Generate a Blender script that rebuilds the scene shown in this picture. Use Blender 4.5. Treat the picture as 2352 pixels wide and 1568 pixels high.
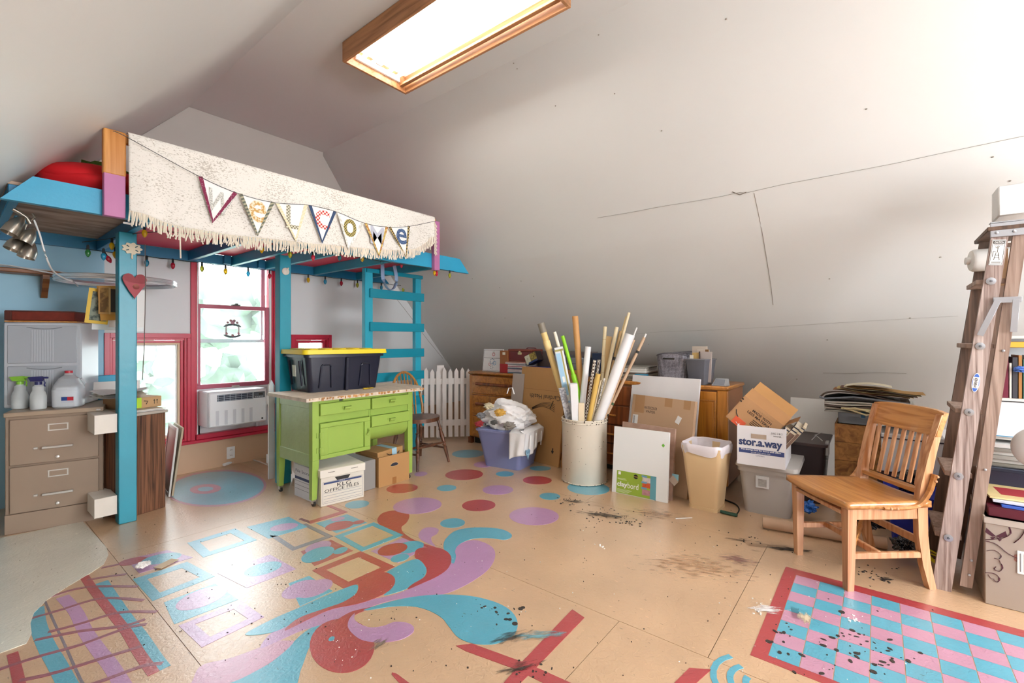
import bpy, bmesh, math, random
from mathutils import Vector as V, Matrix as M
random.seed(7)
R = math.radians
S = bpy.context.scene
for o in list(bpy.data.objects): bpy.data.objects.remove(o)
C = S.collection
# ---------------------------------------------------------------- camera
F, H, HY = 1050., 1.2, 780.
A = math.atan(839/F)
FW = (math.cos(A), math.sin(A)); RT = (math.sin(A), -math.cos(A))
cd = bpy.data.cameras.new('camera'); cam = bpy.data.objects.new('camera', cd); C.objects.link(cam)
cd.sensor_width = 36; cd.lens = 36*F/2352; cd.shift_y = -4/2352; cd.clip_start = .02
cam.location = (0, 0, H); cam.rotation_euler = (R(90), 0, A-R(90))
S.camera = cam
# ---------------------------------------------------------------- world, lights, exposure
w = bpy.data.worlds.new('sky'); S.world = w; w.use_nodes = True
bg = w.node_tree.nodes['Background']; bg.inputs[0].default_value = (.93, .97, 1, 1); bg.inputs[1].default_value = 14.5
def area(name, loc, rot, sx, sy, e, col=(1, 1, 1)):
    l = bpy.data.lights.new(name, 'AREA'); l.shape = 'RECTANGLE'; l.size = sx; l.size_y = sy; l.energy = e; l.color = col
    o = bpy.data.objects.new(name, l); C.objects.link(o); o.location = loc; o.rotation_euler = rot; return o
area('rear_window_fill', (1.9, -2.98, 1.52), (R(90), 0, 0), 2.3, 1.58, 84, (.92, .97, 1))  # fill lamp added at the unseen rear window to brighten the room
S.view_settings.view_transform = 'Standard'; S.view_settings.look = 'None'
S.view_settings.exposure = .03; S.view_settings.gamma = 1; S.view_settings.use_curve_mapping = False
# ---------------------------------------------------------------- helpers
def ray(px, py):
    u = (px-1176)/F; v = -(py-HY)/F
    return V((FW[0]+RT[0]*u, FW[1]+RT[1]*u, v))
O = V((0, 0, H))
def at(px, py, h=0.): r = ray(px, py); return O+r*((h-H)/r.z)
def aY(px, py, y): r = ray(px, py); return O+r*(y/r.y)
def aX(px, py, x): r = ray(px, py); return O+r*(x/r.x)
def aZ(px, py, z): return O+ray(px, py)*z          # at depth z from the lens
def lin(h):
    h = h.lstrip('#'); c = [int(h[i:i+2], 16)/255 for i in (0, 2, 4)]
    return tuple(((x+.055)/1.055)**2.4 if x > .04045 else x/12.92 for x in c)+(1,)
_m = {}
def _base(name):
    m = bpy.data.materials.new(name); m.use_nodes = True
    return m, m.node_tree.nodes, m.node_tree.links, m.node_tree.nodes['Principled BSDF']
def mat(col, rough=.55, metal=0., var=.06, vs=6., bump=0., bs=60., trans=0., spec=.5, emit=0., coat=0., alpha=1.):
    k = (col, rough, metal, var, vs, bump, bs, trans, spec, emit, coat, alpha)
    if k in _m: return _m[k]
    m, n, l, p = _base('paint_'+col.lstrip('#'))
    c = lin(col)
    p.inputs['Roughness'].default_value = rough; p.inputs['Metallic'].default_value = metal
    p.inputs['Specular IOR Level'].default_value = spec
    p.inputs['Transmission Weight'].default_value = trans; p.inputs['Coat Weight'].default_value = coat
    p.inputs['Alpha'].default_value = alpha
    tc = n.new('ShaderNodeTexCoord')
    if var > 0:
        t = n.new('ShaderNodeTexNoise'); t.inputs['Scale'].default_value = vs; t.inputs['Detail'].default_value = 6
        l.new(tc.outputs['Object'], t.inputs['Vector'])
        mx = n.new('ShaderNodeMix'); mx.data_type = 'RGBA'
        mx.inputs[6].default_value = tuple(x*(1-var*1.6) for x in c[:3])+(1,); mx.inputs[7].default_value = tuple(min(1, x*(1+var)) for x in c[:3])+(1,)
        l.new(t.outputs['Fac'], mx.inputs[0]); l.new(mx.outputs[2], p.inputs['Base Color'])
    else: p.inputs['Base Color'].default_value = c
    if emit: p.inputs['Emission Color'].default_value = c; p.inputs['Emission Strength'].default_value = emit
    if bump:
        t2 = n.new('ShaderNodeTexNoise'); t2.inputs['Scale'].default_value = bs; t2.inputs['Detail'].default_value = 5
        l.new(tc.outputs['Object'], t2.inputs['Vector'])
        b = n.new('ShaderNodeBump'); b.inputs['Strength'].default_value = bump; b.inputs['Distance'].default_value = .01
        l.new(t2.outputs['Fac'], b.inputs['Height']); l.new(b.outputs[0], p.inputs['Normal'])
    _m[k] = m; return m
def wood(c1, c2, axis=2, sc=9., rough=.42, str_=14., bump=.15, coat=0.):
    k = ('w', c1, c2, axis, sc, rough, str_, bump, coat)
    if k in _m: return _m[k]
    m, n, l, p = _base('wood_'+c1.lstrip('#'))
    p.inputs['Roughness'].default_value = rough; p.inputs['Coat Weight'].default_value = coat
    tc = n.new('ShaderNodeTexCoord'); mp = n.new('ShaderNodeMapping')
    s = [sc*str_]*3; s[axis] = sc*.55; mp.inputs['Scale'].default_value = tuple(x*.35 for x in s)
    l.new(tc.outputs['Object'], mp.inputs['Vector'])
    t = n.new('ShaderNodeTexNoise'); t.inputs['Scale'].default_value = 1; t.inputs['Detail'].default_value = 8; t.inputs['Distortion'].default_value = 1.2
    l.new(mp.outputs[0], t.inputs['Vector'])
    r = n.new('ShaderNodeValToRGB'); r.color_ramp.elements[0].position = .32; r.color_ramp.elements[1].position = .62
    r.color_ramp.elements[0].color = lin(c2); r.color_ramp.elements[1].color = lin(c1)
    l.new(t.outputs['Fac'], r.inputs[0]); l.new(r.outputs[0], p.inputs['Base Color'])
    b = n.new('ShaderNodeBump'); b.inputs['Strength'].default_value = bump; b.inputs['Distance'].default_value = .004
    l.new(t.outputs['Fac'], b.inputs['Height']); l.new(b.outputs[0], p.inputs['Normal'])
    _m[k] = m; return m
def check(c1, c2, sc=60., rough=.8, kind='checker', rot=0., c3=None):
    k = ('c', c1, c2, sc, rough, kind, rot, c3)
    if k in _m: return _m[k]
    m, n, l, p = _base('cloth_'+c1.lstrip('#'))
    p.inputs['Roughness'].default_value = rough
    tc = n.new('ShaderNodeTexCoord'); mp = n.new('ShaderNodeMapping'); mp.inputs['Rotation'].default_value = (0, rot, 0)
    l.new(tc.outputs['Object'], mp.inputs['Vector'])
    if kind == 'checker':
        t = n.new('ShaderNodeTexChecker'); t.inputs['Scale'].default_value = sc; t.inputs['Color1'].default_value = lin(c1); t.inputs['Color2'].default_value = lin(c2)
        l.new(mp.outputs[0], t.inputs['Vector']); l.new(t.outputs[0], p.inputs['Base Color'])
    else:
        if kind == 'dots':
            t = n.new('ShaderNodeTexVoronoi'); t.inputs['Scale'].default_value = sc; t.inputs['Randomness'].default_value = .15; out = t.outputs['Distance']; th = .28
        elif kind == 'stripe':
            t = n.new('ShaderNodeTexWave'); t.inputs['Scale'].default_value = sc; t.bands_direction = 'Z'; out = t.outputs['Fac']; th = .5
        else:
            t = n.new('ShaderNodeTexNoise'); t.inputs['Scale'].default_value = sc; t.inputs['Detail'].default_value = 4; out = t.outputs['Fac']; th = .5
        l.new(mp.outputs[0], t.inputs['Vector'])
        r = n.new('ShaderNodeValToRGB'); r.color_ramp.elements[0].position = th-.05; r.color_ramp.elements[1].position = th+.05
        r.color_ramp.elements[0].color = lin(c2); r.color_ramp.elements[1].color = lin(c1)
        if c3: e = r.color_ramp.elements.new(min(.98, th+.14)); e.color = lin(c3)
        l.new(out, r.inputs[0]); l.new(r.outputs[0], p.inputs['Base Color'])
    _m[k] = m; return m
def glassy(col='#FFFFFF', a=.12, rough=.02, milky=0.):
    k = ('g', col, a, rough, milky)
    if k in _m: return _m[k]
    m, n, l, p = _base('glass_'+col.lstrip('#')); n.remove(p); out = n['Material Output']
    t = n.new('ShaderNodeBsdfTransparent'); t.inputs[0].default_value = lin(col)
    g = n.new('ShaderNodeBsdfGlossy'); g.inputs['Roughness'].default_value = rough
    fr = n.new('ShaderNodeFresnel'); fr.inputs[0].default_value = 1.35
    x = n.new('ShaderNodeMixShader'); l.new(fr.outputs[0], x.inputs[0]); l.new(t.outputs[0], x.inputs[1]); l.new(g.outputs[0], x.inputs[2])
    last = x
    if milky:
        d = n.new('ShaderNodeBsdfDiffuse'); d.inputs[0].default_value = lin(col)
        tl = n.new('ShaderNodeBsdfTranslucent'); tl.inputs[0].default_value = lin(col)
        ad = n.new('ShaderNodeMixShader'); ad.inputs[0].default_value = .5; l.new(d.outputs[0], ad.inputs[1]); l.new(tl.outputs[0], ad.inputs[2])
        y = n.new('ShaderNodeMixShader'); y.inputs[0].default_value = milky; l.new(x.outputs[0], y.inputs[1]); l.new(ad.outputs[0], y.inputs[2]); last = y
    l.new(last.outputs[0], out.inputs[0]); _m[k] = m; return m
class G:
    def __init__(s): s.bm = bmesh.new(); s.T = M()
    def _p(s, vs, T=None):
        T = s.T @ T if T is not None else s.T
        if T != M(): bmesh.ops.transform(s.bm, matrix=T, verts=vs)
    def box(s, x0, x1, y0, y1, z0, z1, b=0., T=None, seg=1):
        r = bmesh.ops.create_cube(s.bm, size=1); vs = r['verts']
        bmesh.ops.transform(s.bm, matrix=M.Translation(((x0+x1)/2, (y0+y1)/2, (z0+z1)/2)) @ M.Diagonal((abs(x1-x0), abs(y1-y0), abs(z1-z0), 1)), verts=vs)
        if b:
            es = list({e for v in vs for e in v.link_edges})
            q = bmesh.ops.bevel(s.bm, geom=es, offset=b, segments=seg, affect='EDGES', profile=.6); vs = list({v for f in q['faces'] for v in f.verts} | {v for v in vs if v.is_valid})
        s._p(vs, T); return s
    def taper(s, w0, d0, w1, d1, z0, z1, b=0., T=None, open_=False, th=.004, seg=2):
        # tapered tub centred on the origin
        def ring(w, d, z, r):
            pts = []
            for cx, cy, a0 in ((w/2-r, d/2-r, 0), (-w/2+r, d/2-r, 90), (-w/2+r, -d/2+r, 180), (w/2-r, -d/2+r, 270)):
                for k in range(seg+1): a = R(a0+90*k/seg); pts.append((cx+r*math.cos(a), cy+r*math.sin(a), z))
            return [s.bm.verts.new(p) for p in pts]
        r = max(b, .001); A_ = ring(w0, d0, z0, r); B_ = ring(w1, d1, z1, r); n = len(A_)
        rs = [A_, B_]
        if open_: rs += [ring(w1-2*th, d1-2*th, z1, r*.8), ring(w0-2*th, d0-2*th, z0+th, r*.8)]
        for a, c in zip(rs, rs[1:]):
            for i in range(n): s.bm.faces.new((a[i], a[(i+1) % n], c[(i+1) % n], c[i]))
        s.bm.faces.new(list(reversed(rs[0]))); s.bm.faces.new(rs[-1])
        s._p([v for q in rs for v in q], T); return s
    def tube(s, pts, r, n=8, closed=False, T=None, flat=1.):
        pts = [V(p) for p in pts]; N = len(pts); rings = []
        rr = r if isinstance(r, (list, tuple)) else [r]*N
        up = V((0, 0, 1))
        for i, p in enumerate(pts):
            a = pts[(i-1) % N] if (closed or i) else p; c = pts[(i+1) % N] if (closed or i < N-1) else p
            d = (c-a).normalized() if (c-a).length > 1e-9 else V((0, 0, 1))
            u = up if abs(d.dot(up)) < .95 else V((0, 1, 0))
            x = d.cross(u).normalized(); y = x.cross(d).normalized()
            rings.append([s.bm.verts.new(p+x*(rr[i]*math.cos(2*math.pi*k/n))+y*(rr[i]*flat*math.sin(2*math.pi*k/n))) for k in range(n)])
        for i in range(N if closed else N-1):
            a, c = rings[i], rings[(i+1) % N]
            for k in range(n): s.bm.faces.new((a[k], a[(k+1) % n], c[(k+1) % n], c[k]))
        if not closed: s.bm.faces.new(list(reversed(rings[0]))); s.bm.faces.new(rings[-1])
        s._p([v for q in rings for v in q], T); return s
    def lathe(s, prof, n=20, T=None, sy=1.):
        rings = []; vs = []
        for r, z in prof:
            q = [s.bm.verts.new((r*math.cos(2*math.pi*k/n), sy*r*math.sin(2*math.pi*k/n), z)) for k in range(n)]; rings.append(q); vs += q
        for a, c in zip(rings, rings[1:]):
            for k in range(n): s.bm.faces.new((a[k], a[(k+1) % n], c[(k+1) % n], c[k]))
        s.bm.faces.new(list(reversed(rings[0]))); s.bm.faces.new(rings[-1]); s._p(vs, T); return s
    def poly(s, pts, T=None, both=False):
        vs = [s.bm.verts.new(p) for p in pts]; s.bm.faces.new(vs); s._p(vs, T); return s
    def prism(s, pts, h, T=None, z=0.):
        # 2D outline (x,y) extruded z..z+h
        a = [s.bm.verts.new((p[0], p[1], z)) for p in pts]; b = [s.bm.verts.new((p[0], p[1], z+h)) for p in pts]; n = len(a)
        s.bm.faces.new(list(reversed(a))); s.bm.faces.new(b)
        for i in range(n): s.bm.faces.new((a[i], a[(i+1) % n], b[(i+1) % n], b[i]))
        s._p(a+b, T); return s
    def hull(s, bot, top, T=None):
        a = [s.bm.verts.new(p) for p in bot]; b = [s.bm.verts.new(p) for p in top]; n = len(a)
        s.bm.faces.new(list(reversed(a))); s.bm.faces.new(b)
        for i in range(n): s.bm.faces.new((a[i], a[(i+1) % n], b[(i+1) % n], b[i]))
        s._p(a+b, T); return s
    def grid(s, fn, nu, nv, T=None, close=False):
        q = [[s.bm.verts.new(fn(i/nu, j/nv)) for j in range(nv+1)] for i in range(nu+1)]
        for i in range(nu):
            for j in range(nv): s.bm.faces.new((q[i][j], q[i+1][j], q[i+1][j+1], q[i][j+1]))
        s._p([v for c in q for v in c], T); return s
    def blob(s, c, rx, ry, rz, amp=0., sub=3, T=None, freq=9., seed=0):
        r = bmesh.ops.create_icosphere(s.bm, subdivisions=sub, radius=1); rnd = random.Random(seed); ph = [rnd.uniform(0, 6) for _ in range(6)]
        for v in r['verts']:
            p = v.co; f = 1+amp*(math.sin(freq*p.x+ph[0])*math.sin(freq*p.y+ph[1])+.6*math.sin(freq*1.9*p.z+ph[2]+2*p.x)+.5*math.sin(freq*2.3*p.y+ph[3]))
            v.co = V((c[0]+p.x*rx*f, c[1]+p.y*ry*f, c[2]+p.z*rz*f))
        s._p(r['verts'], T); return s
    def build(s, name, m, parent=None, ang=38, T=None, **k):
        bmesh.ops.recalc_face_normals(s.bm, faces=s.bm.faces)
        me = bpy.data.meshes.new(name); s.bm.to_mesh(me); s.bm.free()
        me.polygons.foreach_set('use_smooth', [True]*len(me.polygons)); me.set_sharp_from_angle(angle=R(ang))
        me.materials.append(m)
        o = bpy.data.objects.new(name, me); C.objects.link(o); o.parent = parent
        if T is not None: o.matrix_local = T
        for a, v in k.items(): o[a] = v
        return o
def thing(name, label, cat, loc=(0, 0, 0), rz=0., group=None):
    o = bpy.data.objects.new(name, None); C.objects.link(o); o.empty_display_size = .1
    o.location = loc; o.rotation_euler = (0, 0, rz); o['label'] = label; o['category'] = cat
    if group: o['group'] = group
    return o
def tg(o, label, cat, group=None):
    o['label'] = label; o['category'] = cat
    if group: o['group'] = group
    return o
def clone(o, loc=None, rz=None, label=None, par=None):
    c = o.copy(); C.objects.link(c); c.parent = par
    if par is not None: c.matrix_local = o.matrix_local.copy()
    if loc is not None: c.location = loc
    if rz is not None: c.rotation_euler = (0, 0, rz)
    if label: c['label'] = label
    for ch in [q for q in o.children]: clone(ch, par=c)
    return c
def frame(pL, pR, h=0.):
    a, b = at(*pL, h), at(*pR, h); d = b-a
    return a, math.atan2(d.y, d.x), d.length
def Tm(loc=(0, 0, 0), rx=0., ry=0., rz=0., s=1.):
    return M.Translation(loc) @ M.Rotation(rz, 4, 'Z') @ M.Rotation(ry, 4, 'Y') @ M.Rotation(rx, 4, 'X') @ M.Scale(s, 4)
FRONT = M.Rotation(R(90), 4, 'X')      # xy drawing stands up in xz, facing -y
def text(s, m, parent, T, w=None, h=None, bold=0., name='lettering', ex=.0004, **k):
    cu = bpy.data.curves.new('t', 'FONT'); cu.body = s; cu.size = 1; cu.offset = bold; cu.extrude = 0; cu.resolution_u = 3; cu.align_x = 'LEFT'
    o = bpy.data.objects.new('t', cu); C.objects.link(o); bpy.context.view_layer.update()
    me = bpy.data.meshes.new_from_object(o.evaluated_get(bpy.context.evaluated_depsgraph_get()))
    bpy.data.objects.remove(o); bpy.data.curves.remove(cu)
    xs = [v.co.x for v in me.vertices] or [0, 1]; ys = [v.co.y for v in me.vertices] or [0, 1]
    dx = max(xs)-min(xs) or 1; dy = max(ys)-min(ys) or 1
    sx = w/dx if w else h/dy; sy = h/dy if h else sx
    me.transform(M.Diagonal((sx, sy, 1, 1)) @ M.Translation((-min(xs), -min(ys), 0)))
    me.name = name; me.materials.clear(); me.materials.append(m)
    q = bpy.data.objects.new(name, me); C.objects.link(q); q.parent = parent; q.matrix_local = T
    for a, v in k.items(): q[a] = v
    return q
def spline(pts, n=6, closed=True):
    out = []; N = len(pts); P = [V(tuple(p)) for p in pts]
    for i in range(N if closed else N-1):
        p0, p1, p2, p3 = (P[(i-1) % N], P[i], P[(i+1) % N], P[(i+2) % N]) if closed else (P[max(0, i-1)], P[i], P[i+1], P[min(N-1, i+2)])
        for k in range(n):
            t = k/n; out.append(.5*((2*p1)+(p2-p0)*t+(2*p0-5*p1+4*p2-p3)*t*t+(3*p1-p0-3*p2+p3)*t**3))
    if not closed: out.append(P[-1])
    return out
TURQ = '#3FA9C2'; 
# ================================================================ the setting
YB = 4.85; YF = -3.0; ZC = 3.28
PR = [(4.9, .0), (4.9, .50), (4.25, 1.235), (3.6, 2.0), (3.13, 2.62), (2.66, ZC), (1.39, ZC), (.2, 1.98), (-1.25, .42), (-1.25, 0)]
wallm = mat('#DDDDDE', .55, var=.025, vs=1.3, bump=.06, bs=14)
slopem = mat('#D5D4D1', .42, var=.03, vs=1.1, bump=.08, bs=9)
def ztop(x):
    q = sorted(PR[1:9])
    for a, b in zip(q, q[1:]):
        if a[0] <= x <= b[0]: return a[1]+(b[1]-a[1])*(x-a[0])/max(1e-6, b[0]-a[0])
    return .4
def sheet(pts, name, m, kind='structure', off=.08):
    # profile segment(s) swept along y with outward thickness
    g = G(); cx, cz = 1.9, 1.2
    for (x0, z0), (x1, z1) in zip(pts, pts[1:]):
        d = V((x1-x0, z1-z0)).normalized(); n_ = V((d.y, -d.x))
        if n_.dot(V((x0-cx, z0-cz))) < 0: n_ = -n_
        n_ *= off
        g.hull([(x0, YF, z0), (x0, YB+.15, z0), (x0+n_.x, YB+.15, z0+n_.y), (x0+n_.x, YF, z0+n_.y)],
               [(x1, YF, z1), (x1, YB+.15, z1), (x1+n_.x, YB+.15, z1+n_.y), (x1+n_.x, YF, z1+n_.y)])
    bmesh.ops.remove_doubles(g.bm, verts=g.bm.verts, dist=.0005)
    return g.build(name, m, kind=kind)
wr = sheet(PR[0:6], 'wall_right', slopem); sheet([PR[5], PR[6]], 'ceiling', slopem); sheet(PR[6:10], 'wall_left', slopem)
# cracks and taped joints in the right slope
crk = mat('#8C8378', .8, var=0)
def onr(px, py):   # point on the right slope (x+z=5.41)
    r = ray(px, py); best = None
    for (x0, z0), (x1, z1) in zip(PR[1:5], PR[2:6]):
        nx, nz = z1-z0, x0-x1; den = r.x*nx+r.z*nz
        if abs(den) < 1e-6: continue
        t = (x0*nx+(z0-H)*nz)/den; z = H+r.z*t
        if t > 0 and min(z0, z1)-1e-6 <= z <= max(z0, z1)+1e-6: return O+r*t
        if best is None and t > 0: best = O+r*t
    return best
def crack(pts, wd=.003, parent=wr):
    q = [onr(*p) for p in pts]; n_ = V((-1, 0, -1)).normalized()*.002
    g = G(); g.tube([p+n_ for p in q], wd, 4, flat=.35); g.build('crack', crk, parent)
random.seed(3)
crack([(1372, 500), (1450, 487), (1530, 472), (1600, 461), (1660, 450), (1700, 441), (1712, 443), (1790, 425), (1880, 408), (1960, 393), (2060, 374), (2160, 352), (2352, 312)], .0022)
crack([(1732, 443), (1740, 480), (1752, 540), (1762, 600), (1770, 650), (1776, 700)], .0018)
crack([(1440, 768), (1520, 761), (1640, 757), (1780, 750), (1900, 742), (2040, 734), (2200, 725)], .0014)
crack([(1890, 856), (1960, 857), (2020, 855), (2082, 857)], .0022)
crack([(1682, 440), (1700, 447), (1714, 441)], .007)
g = G()
for px, py in [(1180, 145), (1188, 158), (1375, 80), (1412, 215), (1668, 44), (1276, 243), (1160, 730), (1226, 680), (1197, 645), (1148, 660), (1490, 790), (2280, 360), (2320, 415), (1905, 640), (2160, 590), (1085, 640), (2090, 730), (1745, 905), (1900, 780), (1830, 870), (1520, 300), (1990, 250)]:
    p = onr(px, py); g.blob(p-V((.001, 0, .001)), .006, .006, .004, 0, 1)
g.build('nail_hole', crk, wr, kind='stuff')
# gable wall with window openings
def col(x0, x1, z0, z1=None, y0=YB, y1=YB+.12):
    g = G(); xs = [x0]+[p[0] for p in sorted(PR[1:9]) if x0 < p[0] < x1]+[x1]
    top = [(x, (ztop(x)+.03) if z1 is None else z1) for x in reversed(xs)] if z1 is None else [(x1, z1), (x0, z1)]
    g.prism([(x0, z0), (x1, z0)]+top, y1-y0, T=M.Translation((0, y1, 0)) @ FRONT); return g
wb = G().box(.825, 4.9, YB+.12, YB+.14, -.05, -.02).build('wall_back', wallm, kind='structure')
for a in [(.825, .857, .29), (.857, 1.385, 1.215), (1.385, 1.447, .29), (1.447, 2.14, 2.35), (2.14, 2.36, .29), (2.36, 2.74, 1.215), (2.74, 4.9, .29)]:
    col(*a).build('wall_section', wallm, wb)
bluem = mat('#9CCBE3', .5, var=.05, vs=1.5, bump=.06, bs=14)
col(-1.25, .825, 0).build('blue_wall_section', bluem, wb, label='light blue painted part')
beige = mat('#CDA98A', .5, var=.06, vs=3, bump=.05, bs=20)
col(.825, 4.9, 0, .29).build('lower_wall_section', beige, wb, label='tan painted strip below the windows')
PNL = mat('#BDB5AD', .55, var=.03, bump=.05)
G().prism([(.35, 2.1), (2.652, 2.1), (2.652, ZC-.002), (1.39, ZC-.002), (.35, ztop(.35)-.01)], .05, T=M.Translation((0, YB, 0)) @ FRONT).build('boxed_panel', PNL, wb)
G().prism([(2.653, 2.1), (3.50, 2.1), (3.13, ztop(3.13)-.004), (2.668, ZC-.01), (2.653, ZC-.01)], .004, T=M.Translation((0, YB, 0)) @ FRONT).build('shade_panel', PNL, wb)  # added sheet, greyer than the wall to stand for shade beside the slope
g = G(); q = [aY(x, y, YB) for x, y in [(880, 645), (917, 694), (935, 717), (954, 742), (980, 778), (1017, 823)]]
g.tube([p-V((0, .001, 0)) for p in q], .0022, 4).build('crack', crk, wb)
# wall behind the camera with a wide window
wf = G().box(-1.25, 4.9, YF-.12, YF, 0, .7).build('wall_front', wallm, kind='structure')
for a in [(-1.25, .7, .7), (3.1, 4.9, .7), (.7, 3.1, 2.35)]: col(*a, y0=YF-.12, y1=YF).build('wall_section', wallm, wf)
w4 = G(); 
for x in (.7, 1.88, 3.06): w4.box(x, x+.04, YF-.1, YF-.02, .7, 2.35)
for z in (.7, 1.5, 2.31): w4.box(.7, 3.1, YF-.1, YF-.02, z, z+.04)
w4.build('window_4', mat('#C8203C', .4), kind='structure')
# floor of plywood sheets
fl = G().box(-1.3, 4.95, YF-.1, YB+.14, -.12, -.019).build('floor', mat('#4A3A2C', .8), kind='structure')
def floormat(col, rough=.35):
    m, n, l, p = _base('floor_paint_'+col.lstrip('#')); c = lin(col)
    tc = n.new('ShaderNodeTexCoord')
    t = n.new('ShaderNodeTexNoise'); t.inputs['Scale'].default_value = 2.2; t.inputs['Detail'].default_value = 9; t.inputs['Roughness'].default_value = .62
    l.new(tc.outputs['Object'], t.inputs['Vector'])
    mx = n.new('ShaderNodeMix'); mx.data_type = 'RGBA'; mx.inputs[6].default_value = tuple(x*.66 for x in c[:3])+(1,); mx.inputs[7].default_value = tuple(min(1, x*1.2) for x in c[:3])+(1,)
    l.new(t.outputs['Fac'], mx.inputs[0])
    # worn flecks: dark and pale
    mp = n.new('ShaderNodeMapping'); mp.inputs['Scale'].default_value = (75, 26, 1); l.new(tc.outputs['Object'], mp.inputs['Vector'])
    t3 = n.new('ShaderNodeTexNoise'); t3.inputs['Scale'].default_value = 1; t3.inputs['Detail'].default_value = 3; l.new(mp.outputs[0], t3.inputs['Vector'])
    r = n.new('ShaderNodeValToRGB'); r.color_ramp.elements[0].position = .27; r.color_ramp.elements[0].color = (.55, .5, .45, 1); r.color_ramp.elements[1].position = .31; r.color_ramp.elements[1].color = (1, 1, 1, 1); e_ = r.color_ramp.elements.new(.68); e_.color = (1, 1, 1, 1); e_ = r.color_ramp.elements.new(.73); e_.color = (1.25, 1.25, 1.25, 1)
    l.new(t3.outputs['Fac'], r.inputs[0])
    mm = n.new('ShaderNodeMix'); mm.data_type = 'RGBA'; mm.blend_type = 'MULTIPLY'; mm.inputs[0].default_value = 1
    l.new(mx.outputs[2], mm.inputs[6]); l.new(r.outputs[0], mm.inputs[7]); l.new(mm.outputs[2], p.inputs['Base Color'])
    p.inputs['Roughness'].default_value = rough; p.inputs['Specular IOR Level'].default_value = .9
    t2 = n.new('ShaderNodeTexNoise'); t2.inputs['Scale'].default_value = 38; t2.inputs['Detail'].default_value = 6; t2.inputs['Distortion'].default_value = 1.5
    l.new(tc.outputs['Object'], t2.inputs['Vector'])
    b = n.new('ShaderNodeBump'); b.inputs['Strength'].default_value = .5; b.inputs['Distance'].default_value = .006; p.inputs['Coat Weight'].default_value = 1.; p.inputs['Coat Roughness'].default_value = .31
    l.new(t2.outputs['Fac'], b.inputs['Height']); l.new(b.outputs[0], p.inputs['Normal']); return m
FT = floormat('#D3AE88'); FTQ = floormat('#55AEC6'); FRD = floormat('#B43A40'); FPU = floormat('#C08FBC'); FCR = floormat('#EFE9DA', .22); FPK = floormat('#CB93AD'); FDK = floormat('#7A3540'); FGR = floormat('#7C7480')
xs = [-1.25, -.61, .6, 1.81, 3.02, 4.23, 4.9]; y0s = [-.4, 1.2, .86, .5, 1.7, .2]
for i in range(6):
    ys = [YF]+[y for y in (y0s[i]-2.44, y0s[i], y0s[i]+2.44, y0s[i]+4.88) if YF < y < YB]+[YB]
    for a, b in zip(ys, ys[1:]): G().box(xs[i]+.0012, xs[i+1]-.0012, a+.0012, b-.0012, -.019, 0).build('plywood_sheet', FT, fl)
PZ = [0]
def paint(name, pts, m, sm=0, layer=1, closed=True):
    q = [at(*p) for p in pts]
    if sm: q = spline(q, sm)
    PZ[0] += 1
    z = .0003+.00035*layer+.00002*(PZ[0] % 16)
    G().prism([(p.x, p.y) for p in q], z).build(name, m, fl)
def f2(*pts): return [(640+x/2.861, 1020+y/2.861) for x, y in pts]     # crop coordinates -> photograph
def f1(*pts): return [(x/3, 1150+y/3) for x, y in pts]
def f3(*pts): return [(1440+x/2.579, 1150+y/2.579) for x, y in pts]
def dot(cx, cy, rx, ry, m, layer=1):
    c = at(*f2((cx, cy))[0]); a = at(*f2((cx-rx, cy))[0]); b = at(*f2((cx+rx, cy))[0]); r = (b-a).length/2
    # painted circles keep round on the floor
    c1 = at(*f2((cx, cy-ry))[0]); c2 = at(*f2((cx, cy+ry))[0]); c = (c1+c2)/2; c.z = 0
    d = (b-a).normalized(); e = V((-d.y, d.x, 0)); r2 = (c1-c2).length/2
    q = [c+d*(r*math.cos(t))+e*(r2*math.sin(t)) for t in [2*math.pi*k/40 for k in range(40)]]
    PZ[0] += 1
    G().prism([(p.x, p.y) for p in q], .0003+.00035*layer+.00002*(PZ[0] % 16)).build('painted_dot', m, fl)
for a in [(516, 395, 76, 25, FTQ), (812, 290, 101, 30, FRD), (1104, 287, 64, 20, FTQ), (1220, 200, 124, 35, FRD), (1486, 195, 59, 17, FTQ), (1700, 237, 95, 27, FRD), (1441, 300, 101, 31, FPU), (913, 404, 157, 53, FPU), (1315, 402, 110, 38, FRD), (1782, 342, 68, 23, FTQ), (2035, 290, 138, 42, FTQ), (1678, 473, 163, 59, FPU), (1143, 518, 81, 31, FTQ), (1245, 62, 105, 26, FTQ), (1345, 133, 62, 20, FPU), (1720, 158, 70, 15, FTQ), (935, 195, 42, 15, FPU)]: dot(*a)
# big oval below the window
for (rx, ry), m, ly in [((115, 42), FPK, 1), ((109, 38), floormat('#7CC3DA'), 2), ((36, 11), FPK, 3), ((18, 5), floormat('#8BCBE0'), 4)]:
    cx, cy = 497, 1121; q = [(cx+rx*math.cos(t)*(1 if ly < 3 else 1), cy+ry*math.sin(t)-(rx*.06)*math.cos(t)) for t in [2*math.pi*k/36 for k in range(36)]]
    if ly > 2: q = [(x-25, y+2) for x, y in q]
    paint('painted_oval', q, m, layer=ly)
P = paint
P('painted_teardrop', f2((650, 490), (680, 455), (740, 437), (820, 440), (858, 465), (845, 510), (808, 545), (825, 585), (900, 632), (1048, 684), (900, 658), (800, 605), (750, 565), (690, 545), (655, 520)), FRD, 5)
P('painted_hook', f2((920, 590), (950, 555), (1000, 545), (1050, 558), (1040, 588), (1005, 610), (1008, 640), (1030, 672), (978, 650), (930, 622)), FPU, 5)
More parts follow.
